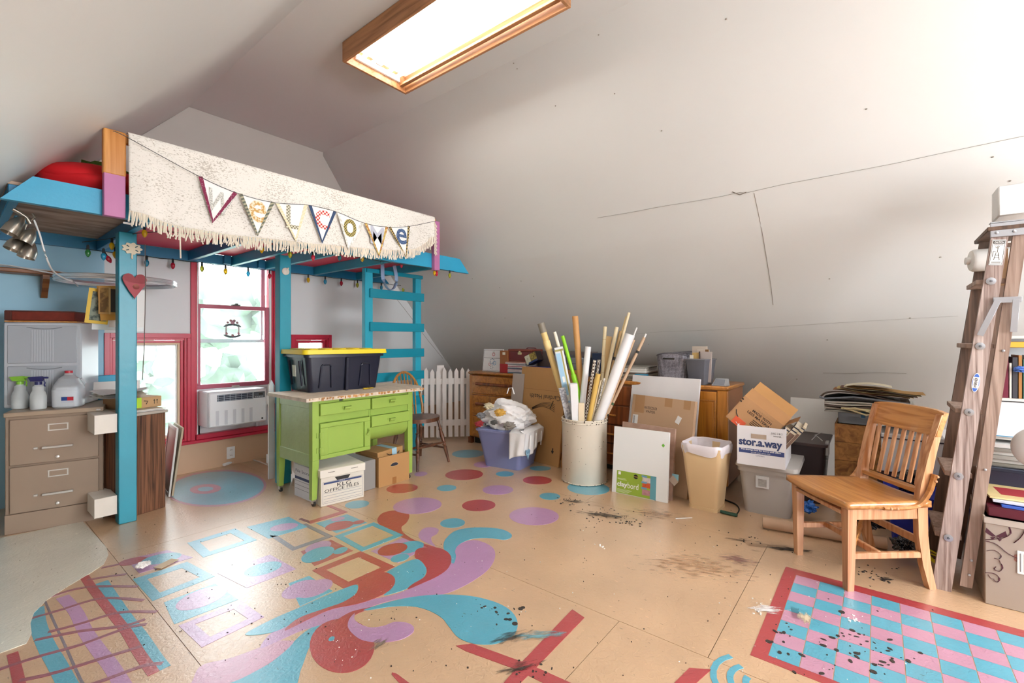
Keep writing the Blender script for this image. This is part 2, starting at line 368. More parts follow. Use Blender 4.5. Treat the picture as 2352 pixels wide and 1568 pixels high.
P('painted_comma', f2((1155, 700), (1190, 655), (1280, 630), (1360, 650), (1415, 690), (1420, 750), (1380, 820), (1290, 890), (1180, 950), (1080, 985), (950, 1002), (800, 1015), (650, 1052), (500, 1110), (330, 1172), (150, 1225), (0, 1292), (-120, 1340), (-60, 1250), (50, 1195), (200, 1122), (400, 1062), (600, 1022), (750, 990), (850, 955), (960, 905), (1050, 850), (1110, 800)), FPU, 5)
P('painted_curl', f2((1528, 590), (1470, 560), (1370, 548), (1250, 550), (1160, 570), (1100, 620), (1083, 670), (1100, 720), (1145, 785), (1165, 740), (1160, 700), (1180, 665), (1230, 635), (1300, 618), (1400, 618), (1480, 628), (1525, 615)), FTQ, 5, 2)
P('painted_comma', f2((895, 720), (910, 690), (970, 678), (1060, 683), (1120, 718), (1135, 765), (1110, 820), (1040, 870), (950, 912), (850, 952), (880, 920), (960, 870), (972, 820), (940, 770), (900, 748)), FRD, 5, 3)
P('painted_wedge', f2((700, 850), (800, 792), (900, 755), (945, 780), (972, 830), (940, 885), (850, 945), (760, 978), (690, 992), (740, 950), (765, 900), (750, 865)), FTQ, 5, 2)
P('painted_comma', f2((525, 905), (570, 855), (640, 840), (710, 845), (755, 870), (765, 910), (730, 960), (640, 1010), (520, 1050), (350, 1085), (200, 1150), (40, 1225), (130, 1145), (300, 1082), (420, 1040), (500, 990), (525, 950)), FRD, 5, 4)
P('painted_streak', f2((522, 940), (505, 924), (440, 945), (300, 1000), (150, 1068), (0, 1132), (-120, 1190), (-220, 1250), (-120, 1250), (0, 1222), (150, 1148), (300, 1082), (430, 1042), (500, 992)), FTQ, 5, 3)
P('painted_teardrop', f2((560, 1090), (700, 1045), (850, 1010), (1000, 992), (1150, 990), (1300, 1005), (1440, 1045), (1530, 1100), (1570, 1170), (1555, 1240), (1490, 1290), (1400, 1315), (1280, 1310), (1180, 1270), (1120, 1200), (1070, 1140), (980, 1090), (880, 1066), (750, 1066), (620, 1085)), FTQ, 5, 4)
P('painted_stem', f2((330, 1185), (390, 1150), (480, 1100), (600, 1072), (680, 1052), (600, 1082), (510, 1118), (465, 1160), (455, 1215), (480, 1270), (380, 1280), (300, 1240)), FRD, 5, 2)
P('painted_disc', f2(*[(417+213*math.cos(t), 1325+178*math.sin(t)) for t in [2*math.pi*k/40 for k in range(40)]]), FRD, 0, 3)
dot(348, 1280, 18, 15, FTQ, 5)
P('painted_hook', f2((500, 1112), (465, 1150), (455, 1200), (490, 1250), (560, 1292), (680, 1302), (800, 1285), (880, 1240), (885, 1200), (840, 1174), (760, 1170), (690, 1195), (600, 1205), (530, 1180), (498, 1150)), FPU, 5, 5)
P('painted_streak', f2((360, 1150), (250, 1188), (150, 1250), (0, 1395), (-130, 1480), (-330, 1570), (-330, 1640), (60, 1640), (150, 1470), (190, 1360), (230, 1290), (300, 1220)), FTQ, 5, 1)
P('painted_streak', f2((-60, 1310), (0, 1292), (60, 1290), (100, 1300), (0, 1395), (-130, 1480), (-330, 1572), (-560, 1600), (-560, 1540), (-500, 1450), (-300, 1400)), FPK, 5, 1)
for q in ([(1930, 1085), (2010, 1140), (1690, 1470), (1570, 1590), (1460, 1590), (1600, 1430)], [(1165, 1325), (1270, 1310), (1600, 1430), (1700, 1470), (1990, 1600), (1800, 1600), (1560, 1480), (1230, 1360)], [(745, 1500), (775, 1508), (900, 1600), (820, 1600), (742, 1512)]): P('painted_bar', f2(*q), FRD, 0, 3)
# quilt of painted squares (line art, taped edges)
def outline(c, w, m, layer=2):
    q = [at(*p) for p in c]; n = len(q); ce = sum(q, V())/n
    for i in range(4):
        a, b = q[i], q[(i+1) % 4]; ia = a+(ce-a).normalized()*w*1.41; ib = b+(ce-b).normalized()*w*1.41
        PZ[0] += 1; G().prism([(a.x, a.y), (b.x, b.y), (ib.x, ib.y), (ia.x, ia.y)], .0003+.00035*layer+.00002*(PZ[0] % 16)).build('painted_border', m, fl)
def blobs(c, base, cols):
    q = [at(*p) for p in c]; P('painted_square', c, base, 0, 2)
    for k, (u, v, r, m) in enumerate(cols):
        r *= .72
        ce = q[0].lerp(q[1], u).lerp(q[3].lerp(q[2], u), v); PZ[0] += 1
        e1 = (q[1]-q[0]).normalized(); e2 = (q[3]-q[0]).normalized()
        G().prism([((ce+e1*r*1.2*math.cos(t)+e2*r*math.sin(t)).x, (ce+e1*r*1.2*math.cos(t)+e2*r*math.sin(t)).y) for t in [2*math.pi*i/24 for i in range(24)]], .0003+.00035*3+.00001*k).build('painted_spot', m, fl)
blobs(f2((245, 520), (450, 460), (580, 515), (380, 583)), FTQ, [(.6, .15, .05, FPU), (.35, .62, .1, FRD), (.85, .8, .045, FRD)])
outline(f2((365, 605), (625, 513), (820, 597), (545, 705)), .04, FTQ)
blobs(f2((605, 703), (815, 615), (970, 680), (785, 780)), FPU, [(.75, .6, .1, FTQ), (.4, .35, .1, FRD), (.2, .85, .06, FTQ)])
blobs(f2((145, 705), (345, 628), (490, 700), (235, 800)), FRD, [(.5, .12, .09, FPU), (.3, .5, .11, FTQ), (.8, .75, .05, FTQ)])
outline(f2((220, 830), (540, 703), (765, 805), (440, 955)), .05, FRD)
blobs(f2((65, 915), (200, 865), (355, 965), (140, 1065)), FTQ, [(.3, .4, .1, FPU), (.7, .6, .1, FPU)])
for q in ([(345, 402), (455, 445), (210, 522), (200, 505), (405, 442), (310, 404)], [(210, 522), (130, 492), (150, 485), (215, 508)]): P('painted_border', f2(*q), FDK if q[0][0] == 210 else FRD, 0, 2)
outline(f2((-60, 600), (180, 520), (360, 605), (90, 700)), .035, FGR)
outline(f1((1290, 290), (1620, 190), (1770, 270), (1400, 390)), .05, FTQ)
outline(f1((915, 540), (1290, 420), (1480, 520), (1050, 690)), .05, FTQ)
blobs(f1((870, 405), (1150, 340), (1330, 390), (960, 500)), FPU, [(.1, .2, .07, FRD), (.6, .5, .1, FTQ)])
blobs(f1((1130, 700), (1480, 570), (1640, 680), (1200, 850)), FTQ, [(.6, .4, .12, FPU)])
blobs(f1((1500, 500), (1860, 370), (2040, 470), (1700, 600)), FPU, [(.6, .5, .1, FTQ)])
blobs(f1((1700, 180), (1990, 110), (2120, 180), (1850, 260)), FTQ, [(.6, .6, .09, FPU)])
outline(f1((1230, 860), (1660, 690), (1820, 800), (1390, 1010)), .045, FPU)
# cream painted corner and plaid
P('painted_cream_patch', [(-60, 1245), (0, 1236), (190, 1197), (215, 1225), (245, 1258), (249, 1275), (238, 1296), (205, 1318), (150, 1350), (105, 1380), (78, 1408), (70, 1432), (73, 1455), (60, 1478), (0, 1500), (-80, 1520)], FCR, 0, 5)
def strip(c, w, m, layer):
    q = [at(*p) for p in c]; q = spline(q, 4, False); L = []; Rr = []
    for i, p in enumerate(q):
        d = (q[min(i+1, len(q)-1)]-q[max(i-1, 0)]).normalized(); e = V((-d.y, d.x, 0))*(w/2); L.append(p+e); Rr.append(p-e)
    PZ[0] += 1; G().prism([(p.x, p.y) for p in L+Rr[::-1]], .0003+.00035*layer+.00002*(PZ[0] % 16)).build('painted_stripe', m, fl)
strip(f1((700, 560), (790, 700), (880, 830), (960, 930), (1060, 1080), (1120, 1160)), .05, FTQ, 1)
strip(f1((250, 740), (265, 860), (320, 1000), (390, 1120), (480, 1290)), .05, FTQ, 1)
strip(f1((430, 660), (520, 760), (590, 900), (680, 1030), (760, 1130), (860, 1290)), .045, FPU, 1)
strip(f1((580, 520), (650, 620), (760, 760), (870, 900), (960, 1050), (1060, 1190)), .035, FRD, 2)
strip(f1((85, 1050), (110, 1150), (140, 1290)), .03, FRD, 2)
strip(f1((310, 690), (380, 850), (450, 1000), (550, 1220), (600, 1300)), .008, FGR, 2)
for q in ([(700, 462), (820, 437)], [(600, 545), (750, 520), (870, 505)], [(350, 660), (590, 595), (950, 590)], [(210, 812), (430, 748), (700, 672), (990, 685)], [(330, 905), (560, 845), (820, 770), (1080, 765)], [(240, 960), (540, 900), (850, 862), (1000, 815)], [(0, 1160), (260, 1075), (560, 990), (860, 880), (1010, 850)], [(130, 1240), (380, 1185), (640, 1105), (980, 1000)], [(560, 1290), (760, 1220), (980, 1140), (1120, 1120)]):
    strip(f1(*q), .019, floormat('#9A5060'), 3)
# painted checkerboard
X0, X1, Y1 = 1.965, 2.727, .325; bw = .066
for q in ([(X1, Y1), (X1+bw, Y1+bw*.8), (X1+bw, -1.35), (X1, -1.35)], [(X0-bw*.6, Y1+bw*.8), (X1+bw, Y1+bw*.8), (X1, Y1), (X0, Y1)], [(X0-bw*.6, Y1+bw*.8), (X0, Y1), (X0, -1.35), (X0-bw*.6, -1.35)]):
    G().prism(q, .0012).build('painted_border', FRD, fl)
cs = (X1-X0)/8
for i in range(8):
    for j in range(12):
        a = X1-cs*(i+1); b = Y1-.101*(j+1)
        G().prism([(a+.001, b+.001), (a+cs-.001, b+.001), (a+cs-.001, b+.1-.001), (a+.001, b+.1-.001)], .0012).build('painted_square', FPK if (i+j) % 2 == 0 else FTQ, fl)
P('painted_bar', f3((370, 990), (500, 1000), (400, 1090), (270, 1090)), FRD, 0, 3)
c = at(*f3((720, 1020))[0]); c = V((c.x, c.y, 0))
for a, b, r in ([(-2.9, .9, .155), (-2.9, .4, .1), (-2.6, .2, .05)]):
    q = [V((c.x-.04+r*math.cos(a+(b-a)*t/14+3.8), c.y-.05+r*math.sin(a+(b-a)*t/14+3.8), 0)) for t in range(15)]
    L = []; Rr = []
    for i, p in enumerate(q):
        d = (q[min(i+1, 14)]-q[max(i-1, 0)]).normalized(); e = V((-d.y, d.x, 0))*.011; L.append(p+e); Rr.append(p-e)
    G().prism([(p.x, p.y) for p in L+Rr[::-1]], .0012).build('painted_swirl', FTQ, fl)
# spills and wear
rnd = random.Random(5)
def spl(name, m, spots):
    g = G()
    for px, py, sx, sy, n, r0, r1 in spots:
        for _ in range(n):
            p = at(px+rnd.gauss(0, sx), py+rnd.gauss(0, sy)); r = rnd.uniform(r0, r1); k = rnd.uniform(.4, 1); a = rnd.uniform(0, 3)
            g.prism([(p.x+r*(math.cos(t)*math.cos(a)-k*math.sin(t)*math.sin(a)), p.y+r*(math.cos(t)*math.sin(a)+k*math.sin(t)*math.cos(a))) for t in [2*math.pi*i/8 for i in range(8)]], .0032)
    g.build(name, m, fl, kind='stuff')
spl('dark_spill', mat('#3A332F', .5), [(1300, 1150, 16, 6, 26, .002, .008), (1390, 1185, 36, 10, 40, .002, .008), (1450, 1200, 16, 6, 22, .002, .010), (1700, 1240, 24, 8, 14, .002, .007), (1990, 1310, 45, 9, 22, .002, .008), (2035, 1330, 14, 5, 10, .003, .010), (1150, 1400, 25, 8, 9, .003, .012), (1170, 1420, 20, 10, 6, .004, .014), (1200, 1540, 50, 12, 14, .002, .006), (1800, 1455, 20, 18, 12, .003, .013), (1960, 1470, 50, 28, 24, .002, .013), (2030, 1500, 50, 22, 16, .002, .013), (1950, 1530, 60, 18, 12, .002, .012), (1700, 1400, 250, 80, 40, .001, .004), (1200, 1200, 300, 90, 40, .001, .003), (600, 1350, 200, 80, 60, .001, .004), (1100, 1480, 300, 60, 30, .001, .004), (350, 1320, 120, 100, 20, .001, .004), (1600, 1180, 160, 30, 24, .001, .004)])
spl('pale_spill', mat('#F0EEEA', .5), [(1380, 1255, 8, 4, 7, .002, .007), (1745, 1395, 12, 8, 14, .001, .005), (1965, 1420, 10, 8, 12, .002, .007), (1850, 1420, 140, 60, 24, .001, .003), (1130, 1350, 200, 60, 30, .001, .003), (850, 1330, 60, 40, 16, .001, .003), (800, 1480, 40, 30, 14, .001, .003), (1470, 1240, 80, 30, 12, .001, .003)])
def smudge(name, px, py, L_, W2, ang, col, den=.5, sc=(14, 60)):
    m, n, l, p = _base('smudge'); p.inputs['Base Color'].default_value = lin(col); p.inputs['Roughness'].default_value = .45
    tc = n.new('ShaderNodeTexCoord'); mp = n.new('ShaderNodeMapping'); mp.inputs['Scale'].default_value = (sc[0], sc[1], 1); l.new(tc.outputs['Object'], mp.inputs['Vector'])
    t = n.new('ShaderNodeTexNoise'); t.inputs['Scale'].default_value = 1; t.inputs['Detail'].default_value = 5; l.new(mp.outputs[0], t.inputs['Vector'])
    m2 = n.new('ShaderNodeMapping'); m2.inputs['Scale'].default_value = (2/L_, 2/W2, 1); l.new(tc.outputs['Object'], m2.inputs['Vector'])
    ln = n.new('ShaderNodeVectorMath'); ln.operation = 'LENGTH'; l.new(m2.outputs[0], ln.inputs[0])
    fa = n.new('ShaderNodeMapRange'); fa.inputs[1].default_value = 1.; fa.inputs[2].default_value = .1; fa.inputs[3].default_value = -.35; fa.inputs[4].default_value = .2; l.new(ln.outputs['Value'], fa.inputs[0])
    ad = n.new('ShaderNodeMath'); ad.operation = 'ADD'; l.new(t.outputs['Fac'], ad.inputs[0]); l.new(fa.outputs[0], ad.inputs[1])
    r = n.new('ShaderNodeMapRange'); r.inputs[1].default_value = .98-den; r.inputs[2].default_value = 1.28-den; l.new(ad.outputs[0], r.inputs[0]); r.inputs[4].default_value = .85; l.new(r.outputs[0], p.inputs['Alpha'])
    c = at(px, py); o = G().box(-L_/2, L_/2, -W2/2, W2/2, .0030, .0034).build(name, m, fl); o.location = (c.x, c.y, 0); o.rotation_euler = (0, 0, ang)
for a in [('smudge', 1385, 1183, .75, .22, -1.15, '#4A4038', .46), ('smudge', 1320, 1152, .4, .2, -1.0, '#5A5048', .44), ('smudge', 1810, 1262, .42, .10, -1.05, '#35302D', .56), ('smudge', 1700, 1240, .5, .16, -1.1, '#5A4A40', .38), ('smudge', 2035, 1330, .16, .08, -.9, '#3A3330', .5), ('smudge', 1690, 1285, .42, .30, -1.2, '#A87C74', .46), ('smudge', 1170, 1465, .34, .18, -.4, '#4A423C', .46), ('smudge', 1190, 1535, .4, .14, -.5, '#4A423C', .42), ('smudge', 1760, 1400, .28, .16, -.9, '#E9E6E4', .5), ('smudge', 1230, 1460, .5, .14, -.75, '#7FB0B8', .48), ('smudge', 1600, 1300, 1.6, .8, -1.1, '#B58E6C', .36), ('smudge', 1500, 1180, .9, .5, -1.1, '#A88462', .38), ('smudge', 870, 1480, .2, .14, .2, '#8A7A6A', .44), ('smudge', 1850, 1420, .14, .1, .2, '#D9C7A8', .6)]: smudge(*a)
# ---------------------------------------------------------------- windows
REDP = mat('#C5213F', .35, var=.06); CREAMT = mat('#E2C6A4', .5); WHT = mat('#ECEBEA', .45, var=.02); GRYF = mat('#8A8F96', .45)
def rect(g, x0, x1, z0, z1, w, y0, y1, b=.002):
    g.box(x0, x0+w, y0, y1, z0, z1, b); g.box(x1-w, x1, y0, y1, z0, z1, b); g.box(x0+w, x1-w, y0, y1, z1-w, z1, b); g.box(x0+w, x1-w, y0, y1, z0, z0+w, b); return g
PANE = glassy('#F4F8F8', milky=.05)
def win(name, x0, x1, z0, z1, casing):
    w_ = G(); rect(w_, x0-.002, x1+.002, z0-.002, z1+.002, .02, YB+.0, YB+.118); o = w_.build(name, REDP, kind='structure')
    g = G()
    for a in casing: g.box(*a, b=.002)
    g.build('casing', REDP, o); return o
w1 = win('window_1', .857, 1.385, .29, 1.215, [(.822, .857, YB-.018, YB, .27, 1.255), (.857, 1.412, YB-.018, YB, 1.215, 1.255), (1.385, 1.412, YB-.018, YB, .29, 1.215)])
rect(G(), .877, 1.365, .31, 1.195, .022, YB+.02, YB+.06).build('sash', REDP, w1)
rect(G(), .899, 1.343, .332, 1.173, .016, YB+.03, YB+.07).build('stop', CREAMT, w1)
rect(G(), .915, 1.327, .348, 1.157, .012, YB+.05, YB+.08).build('screen_frame', WHT, w1)
G().box(.926, 1.316, YB+.066, YB+.069, .359, 1.146).build('pane', PANE, w1)
w2 = win('window_2', 1.447, 2.14, .29, 2.35, [(1.412, 1.447, YB-.02, YB, .27, 2.38), (2.14, 2.165, YB-.02, YB, .29, 2.38), (1.447, 2.14, YB-.02, YB, 2.35, 2.39)])
G().box(.822, 2.17, YB-.045, YB+.01, .262, .29, .004).build('sill', REDP, w2)
rect(G(), 1.463, 2.085, 1.495, 2.33, .034, YB+.06, YB+.09).build('upper_sash', mat('#C77C8E', .4), w2)
rect(G(), 1.463, 2.105, .705, 1.53, .036, YB+.02, YB+.055).build('lower_sash', mat('#B8566C', .4), w2)
G().box(1.463, 2.105, YB+.015, YB+.06, .70, .785, .003).build('bottom_rail', mat('#B8566C', .4), w2)
G().box(2.105, 2.12, YB+.0, YB+.03, .36, 2.33).box(1.466, 1.472, YB, YB+.02, .8, 2.3).build('track', WHT, w2)
G().box(1.497, 2.051, YB+.074, YB+.077, 1.52, 2.3).build('pane', PANE, w2)
G().box(1.497, 2.07, YB+.036, YB+.039, .783, 1.496).build('pane', PANE, w2)
G().box(1.47, 2.1, YB+.095, YB+.115, 1.172, 1.205).box(2.058, 2.075, YB+.095, YB+.115, 1.2, 2.3).build('storm_rail', GRYF, w2)
G().box(1.76, 1.83, YB+.0, YB+.04, 1.53, 1.54).box(1.785, 1.81, YB-.005, YB+.03, 1.54, 1.552, .003).build('latch', mat('#55504C', .4, .6), w2)
G().box(1.755, 1.825, YB+.006, YB+.016, .735, .76, .003).tube([(1.765, YB+.004, .745), (1.79, YB-.004, .742), (1.815, YB+.004, .745)], .004, 6).build('sash_lift', mat('#C9C4BC', .4, .7), w2)
G().box(1.45, 2.14, YB-.03, YB+.05, .29, .335, .004).build('stool', REDP, w2)
w3 = win('window_3', 2.36, 2.74, .29, 1.215, [(2.32, 2.36, YB-.018, YB, .29, 1.255), (2.74, 2.775, YB-.018, YB, .27, 1.255), (2.36, 2.74, YB-.018, YB, 1.215, 1.255)])
rect(G(), 2.38, 2.72, .31, 1.195, .03, YB+.02, YB+.06).build('sash', REDP, w3)
G().box(2.41, 2.69, YB+.045, YB+.048, .34, 1.165).build('pane', PANE, w3)
# outside
gm = mat('#C9D3C0', .9, var=.15, vs=.6)
G().box(-14, 20, YB+.4, 40, -2.6, -2.5).build('lawn', gm, label='pale sunlit lawn seen beyond the windows', category='lawn')
fol = [mat('#62776A', .95, var=.61, vs=3.4), mat('#6C7F70', .95, var=.61, vs=3.), mat('#5E7676', .95, var=.61, vs=3.4)]
for i, (x, y, z, s_, n_, lb) in enumerate([(-5.0, 11, 1.0, 2.0, 9, 'pale leafy tree beyond the left red window'), (-2.0, 14, 2.6, 2.6, 10, 'tall hazy tree beyond the upper sash of the middle window'), (-1.6, 10.5, .1, 1.1, 8, 'low hazy bush seen through the lower sash of the middle window'), (.7, 11, .1, 1.2, 8, 'low bush beyond the middle window, to the right of the hazy bush'), (3.5, 12, .8, 1.8, 8, 'hazy tree beyond the right red window')]):
    t = thing('tree' if z > .5 else 'bush', lb, 'tree' if z > .5 else 'bush', (x, y, -2.5), group='plants beyond the windows')
    g = G()
    for k in range(n_): g.blob((rnd.uniform(-s_, s_), rnd.uniform(-.6, .6)*s_, 2.5+z+rnd.uniform(-.75, .9)*s_*.8), s_*rnd.uniform(.3, .55), s_*.4, s_*rnd.uniform(.28, .45), .22, 3, seed=k+i*9, freq=7)
    g.build('foliage', fol[i % 3], t)
    G().tube([(0, 0, 0), (.1, 0, 1.2), (0, 0, 2.5+z)], [.16, .12, .07], 8).build('trunk', mat('#7D766E', .9), t)
# ================================================================ loft platform
TEAL = mat('#1E90AE', .38, var=.12, vs=5, bump=.12, bs=22); TEALD = mat('#1878A4', .4, var=.15, vs=5, bump=.1, bs=25); SKYB = mat('#2E9DC4', .35, var=.08, vs=4, bump=.08)
MAUVE = mat('#B66E9C', .45, var=.12, vs=5); PINE = wood('#D99A55', '#B9762F', 2, 8, .45, 8)
REDD = mat('#E0304C', .45, var=.12, vs=4, bump=.1, bs=14); CHIP = wood('#B99F8C', '#7F6656', 0, 10, .8, 3, .5)
loft = thing('loft_platform', 'blue painted timber loft platform on two posts in front of the windows', 'loft bed', (1.86, 4.1, 0))
LT = M.Translation((-1.86, -4.1, 0))
def lp(g, name, m, **k): g.T = LT; return g
def LB(name, m, *bs, b=.003):
    g = G(); g.T = LT
    for q in bs: g.box(*q, b=b)
    return g.build(name, m, loft)
g = G(); g.T = LT
g.prism([(.187, 1.905), (3.53, 1.905), (3.39, 2.045), (.30, 2.045)], .038, T=M.Translation((0, 3.448, 0)) @ FRONT); g.build('front_beam', SKYB, loft)
g = G(); g.T = LT
g.prism([(.187, 1.905), (3.53, 1.905), (3.44, 1.993), (.27, 1.993)], .038, T=M.Translation((0, 4.838, 0)) @ FRONT); g.build('rear_beam', TEALD, loft)
for x in (.235, .79, 1.40, 1.75, 2.06, 2.56, 3.08): LB('joist', TEAL if x > 1.5 else TEALD, (x-.019, x+.019, 3.449, 4.799, 1.906, 1.993))
for a, b in ((.41, .93), (1.19, 1.32), (2.2, 2.4), (2.75, 2.95)): LB('splice_block', TEALD, (1.3+a*.3, 1.36+a*.3, 4.76, 4.799, 1.91, 1.99))
for a, b, m in ((.21, .79, CHIP), (.79, 1.40, REDD), (1.40, 2.06, REDD), (2.06, 2.56, REDD), (2.56, 3.08, REDD), (3.08, 3.36, REDD)):
    LB('deck_panel', m, (a+.002, b-.002, 3.45, 4.80, 1.994, 2.010), b=0)
for x, y in ((.723, 3.84), (1.755, 3.86)):
    p = LB('post', mat('#1B93AB', .35, var=.14, vs=4, bump=.15, bs=18), (x, x+.094, y, y+.09, 0, 1.904), b=.004)
g = G(); g.T = LT; g.box(.57, .665, 3.366, 3.409, 1.895, 2.34, .003); rp = g.build('railing_post', MAUVE, loft, label='railing post painted mauve below and bare pine above')
g = G(); g.T = LT; g.box(.567, .668, 3.363, 3.412, 2.13, 2.385, .012, seg=3); g.build('bare_section', PINE, rp)
LB('railing_post', MAUVE, (3.005, 3.075, 3.366, 3.41, 1.88, 2.36))
LB('top_rail', PINE, (.6, 3.03, 3.375, 3.415, 2.33, 2.38))
LB('hook', WHT, (.66, .70, 3.40, 3.406, 1.87, 1.882))
g = G(); g.T = LT
g.lathe([(.0, -.008), (.03, -.008), (.03, .0), (.012, .012), (.0, .012)], 16, T=M.Translation((1.80, 3.852, 1.77)) @ FRONT).tube([(1.80, 3.845, 1.77), (1.815, 3.835, 1.80)], .006, 6)
g.build('thread_knob', mat('#DAD0C4', .4), loft, label='round cream knob on the second post')
# red cushion and green cloth in the loft
def pillow(name, m, c, sx, sy, sz, lab, cat, rz=0, grp=None):
    g = G(); g.blob((0, 0, sz), sx, sy, sz, .05, 3, freq=4, seed=2); o = g.build(name, m); o.location = c; o.rotation_euler = (0, 0, rz); return tg(o, lab, cat, grp)
g = G(); g.blob((-.02, 0, .13), .29, .34, .13, .03, 4, freq=3, seed=4); g.blob((.0, -.1, .1), .28, .26, .1, .03, 4, freq=4, seed=8)
o = g.build('floor_cushion', mat('#D8121E', .75, var=.1, bump=.2, bs=12)); o.location = (.62, 3.84, 2.012); tg(o, 'big red cushion lying on the left end of the loft', 'cushion')
g = G(); g.blob((0, 0, .05), .14, .1, .05, .15, 3, freq=9, seed=3); o = g.build('folded_cloth', mat('#4E6A22', .85, bump=.4)); o.location = (.68, 4.0, 2.26); tg(o, 'rumpled olive green cloth on top of the red cushion', 'cloth')
# ---------------------------------------------------------------- coverlet with fringe
def covermat():
    m, n, l, p = _base('knit_cream'); p.inputs['Roughness'].default_value = .9
    tc = n.new('ShaderNodeTexCoord'); mp = n.new('ShaderNodeMapping'); mp.inputs['Scale'].default_value = (85, 1, 190); l.new(tc.outputs['Object'], mp.inputs['Vector'])
    t = n.new('ShaderNodeTexNoise'); t.inputs['Scale'].default_value = 1; t.inputs['Detail'].default_value = 2; l.new(mp.outputs[0], t.inputs['Vector'])
    t2 = n.new('ShaderNodeTexNoise'); t2.inputs['Scale'].default_value = 5; t2.inputs['Detail'].default_value = 3; l.new(tc.outputs['Object'], t2.inputs['Vector'])
    mu = n.new('ShaderNodeMath'); mu.operation = 'MULTIPLY_ADD'; l.new(t2.outputs['Fac'], mu.inputs[0]); mu.inputs[1].default_value = .35; l.new(t.outputs['Fac'], mu.inputs[2])
    r = n.new('ShaderNodeValToRGB'); r.color_ramp.elements[0].position = .74; r.color_ramp.elements[0].color = lin('#E3DED6'); r.color_ramp.elements[1].position = .84; r.color_ramp.elements[1].color = lin('#B9B1A5')
    l.new(mu.outputs[0], r.inputs[0]); l.new(r.outputs[0], p.inputs['Base Color'])
    b = n.new('ShaderNodeBump'); b.inputs['Strength'].default_value = .4; b.inputs['Distance'].default_value = .004; l.new(t.outputs['Fac'], b.inputs['Height']); l.new(b.outputs[0], p.inputs['Normal']); return m
CV = covermat()
def cvb(u):   # bottom edge height along the coverlet
    t = u*9; ks = [1.935, 1.888, 1.889, 1.905, 1.92, 1.94, 1.958, 1.985, 2.035, 2.19]; i = min(8, int(t)); f = t-i; f = f*f*(3-2*f)*.5+f*.5
    return ks[i]*(1-f)+ks[i+1]*f
def cvx(u): return .675+(3.0-.675)*u
def cvf(u, v):
    x = cvx(u); zt = 2.392; zb = cvb(u)
    if v < .12:
        a = v/.12*math.pi*.55; return (x, 3.405-.045*math.sin(a), 2.388+.012*math.cos(a))
    k = (v-.12)/.88; z = zt*(1-k)+zb*k
    fold = .016*k*math.sin(u*38+2*math.sin(u*9))*(.25+1.0*(u > .8)+1.2*math.exp(-((u-.06)/.05)**2))+.014*k*math.exp(-((u-.09)/.03)**2)
    return (x-.03*k*(u > .97), 3.352-fold-.01*k, z)
cov = G().grid(cvf, 220, 26).build('coverlet', CV); tg(cov, 'cream woven coverlet with a fringe draped over the loft railing', 'coverlet')
md = cov.modifiers.new('s', 'SOLIDIFY'); md.thickness = .004
g = G()
for i in range(300):
    u = (i+rnd.random()*.7)/300; x, y, z = cvf(u, 1); L_ = rnd.uniform(.055, .085)
    for k in range(1): g.tube([(x, y, z+.004), (x+rnd.gauss(0, .004), y-.004, z-L_*.5), (x+rnd.gauss(0, .007), y-.002, z-L_)], .0042, 4)
for i in range(26):
    z = 2.34-i*.012; x, y, _ = cvf(1, .5); g.tube([(x-.01, y, z), (x+.02*abs(math.sin(i)), y-.01, z-.03)], .004, 4)
x, y, z = cvf(.105, 1); g.tube([(x, y, z), (x, y-.004, z-.1), (x+.003, y, z-.19)], .004, 4)
g.build('fringe', mat('#E4DACA', .9, var=.08), cov, kind='stuff')
# ---------------------------------------------------------------- bunting
bt = thing('letter_bunting', 'cloth pennant bunting spelling WeLCoMe hung across the cream coverlet', 'bunting', (1.84, 3.31, 2.2))
bt['label'] = 'cloth pennant bunting lettered WELCOME hung across the cream coverlet'
BT = M.Translation((-1.84, -3.31, -2.2)); yb = 3.322
CX = [(.60, 2.36), (.665, 2.345), (1.009, 2.224), (1.238, 2.172), (1.477, 2.166), (1.717, 2.205), (1.946, 2.204), (2.192, 2.166), (2.433, 2.178), (2.67, 2.232), (2.985, 2.345)]
g = G(); g.T = BT; g.tube([(p.x, yb-.003, p.y) for p in spline([(a, b) for a, b in CX], 4, False)], .0022, 5); g.build('cord', mat('#4A4A4A', .8), bt)
flags = [((1.009, 2.224), (1.235, 2.172), (1.088, 1.945), check('#7E1F45', '#F0E4EA', 95, kind='dots'), check('#A9A9A2', '#D9D8D0', 110, kind='noise'), 'W', (.05, .15, -.02)),
 ((1.24, 2.172), (1.474, 2.165), (1.361, 1.91), check('#A49F86', '#5F6458', 14, kind='stripe', rot=.5), check('#C69A55', '#EADCC0', 60, kind='noise'), 'e', (0, .15, 0)),
 ((1.48, 2.165), (1.712, 2.203), (1.626, 1.918), check('#EEE6D0', '#D9C694', 30, kind='stripe'), check('#7C7860', '#D7D2BE', 90), 'L', (0, .165, 0)),
 ((1.719, 2.205), (1.944, 2.203), (1.827, 1.935), check('#2F4668', '#8796AC', 90, kind='dots'), check('#C4322C', '#F1E3DC', 70), 'c', (0, .145, 0)),
 ((1.949, 2.203), (2.19, 2.166), (2.05, 1.919), check('#EFEDE6', '#C8C5BC', 60, kind='noise'), check('#B8A964', '#5E5230', 90), 'o', (0, .145, 0)),
 ((2.195, 2.166), (2.43, 2.178), (2.34, 1.908), check('#A8622F', '#C9B467', 70, kind='noise'), mat('#B9BCC8', .8), 'M', (0, .15, 0)),
 ((2.436, 2.178), (2.668, 2.232), (2.626, 1.936), check('#B49A5E', '#3F3620', 70), check('#2C456F', '#5D7396', 90, kind='noise'), 'e', (0, .14, 0))]
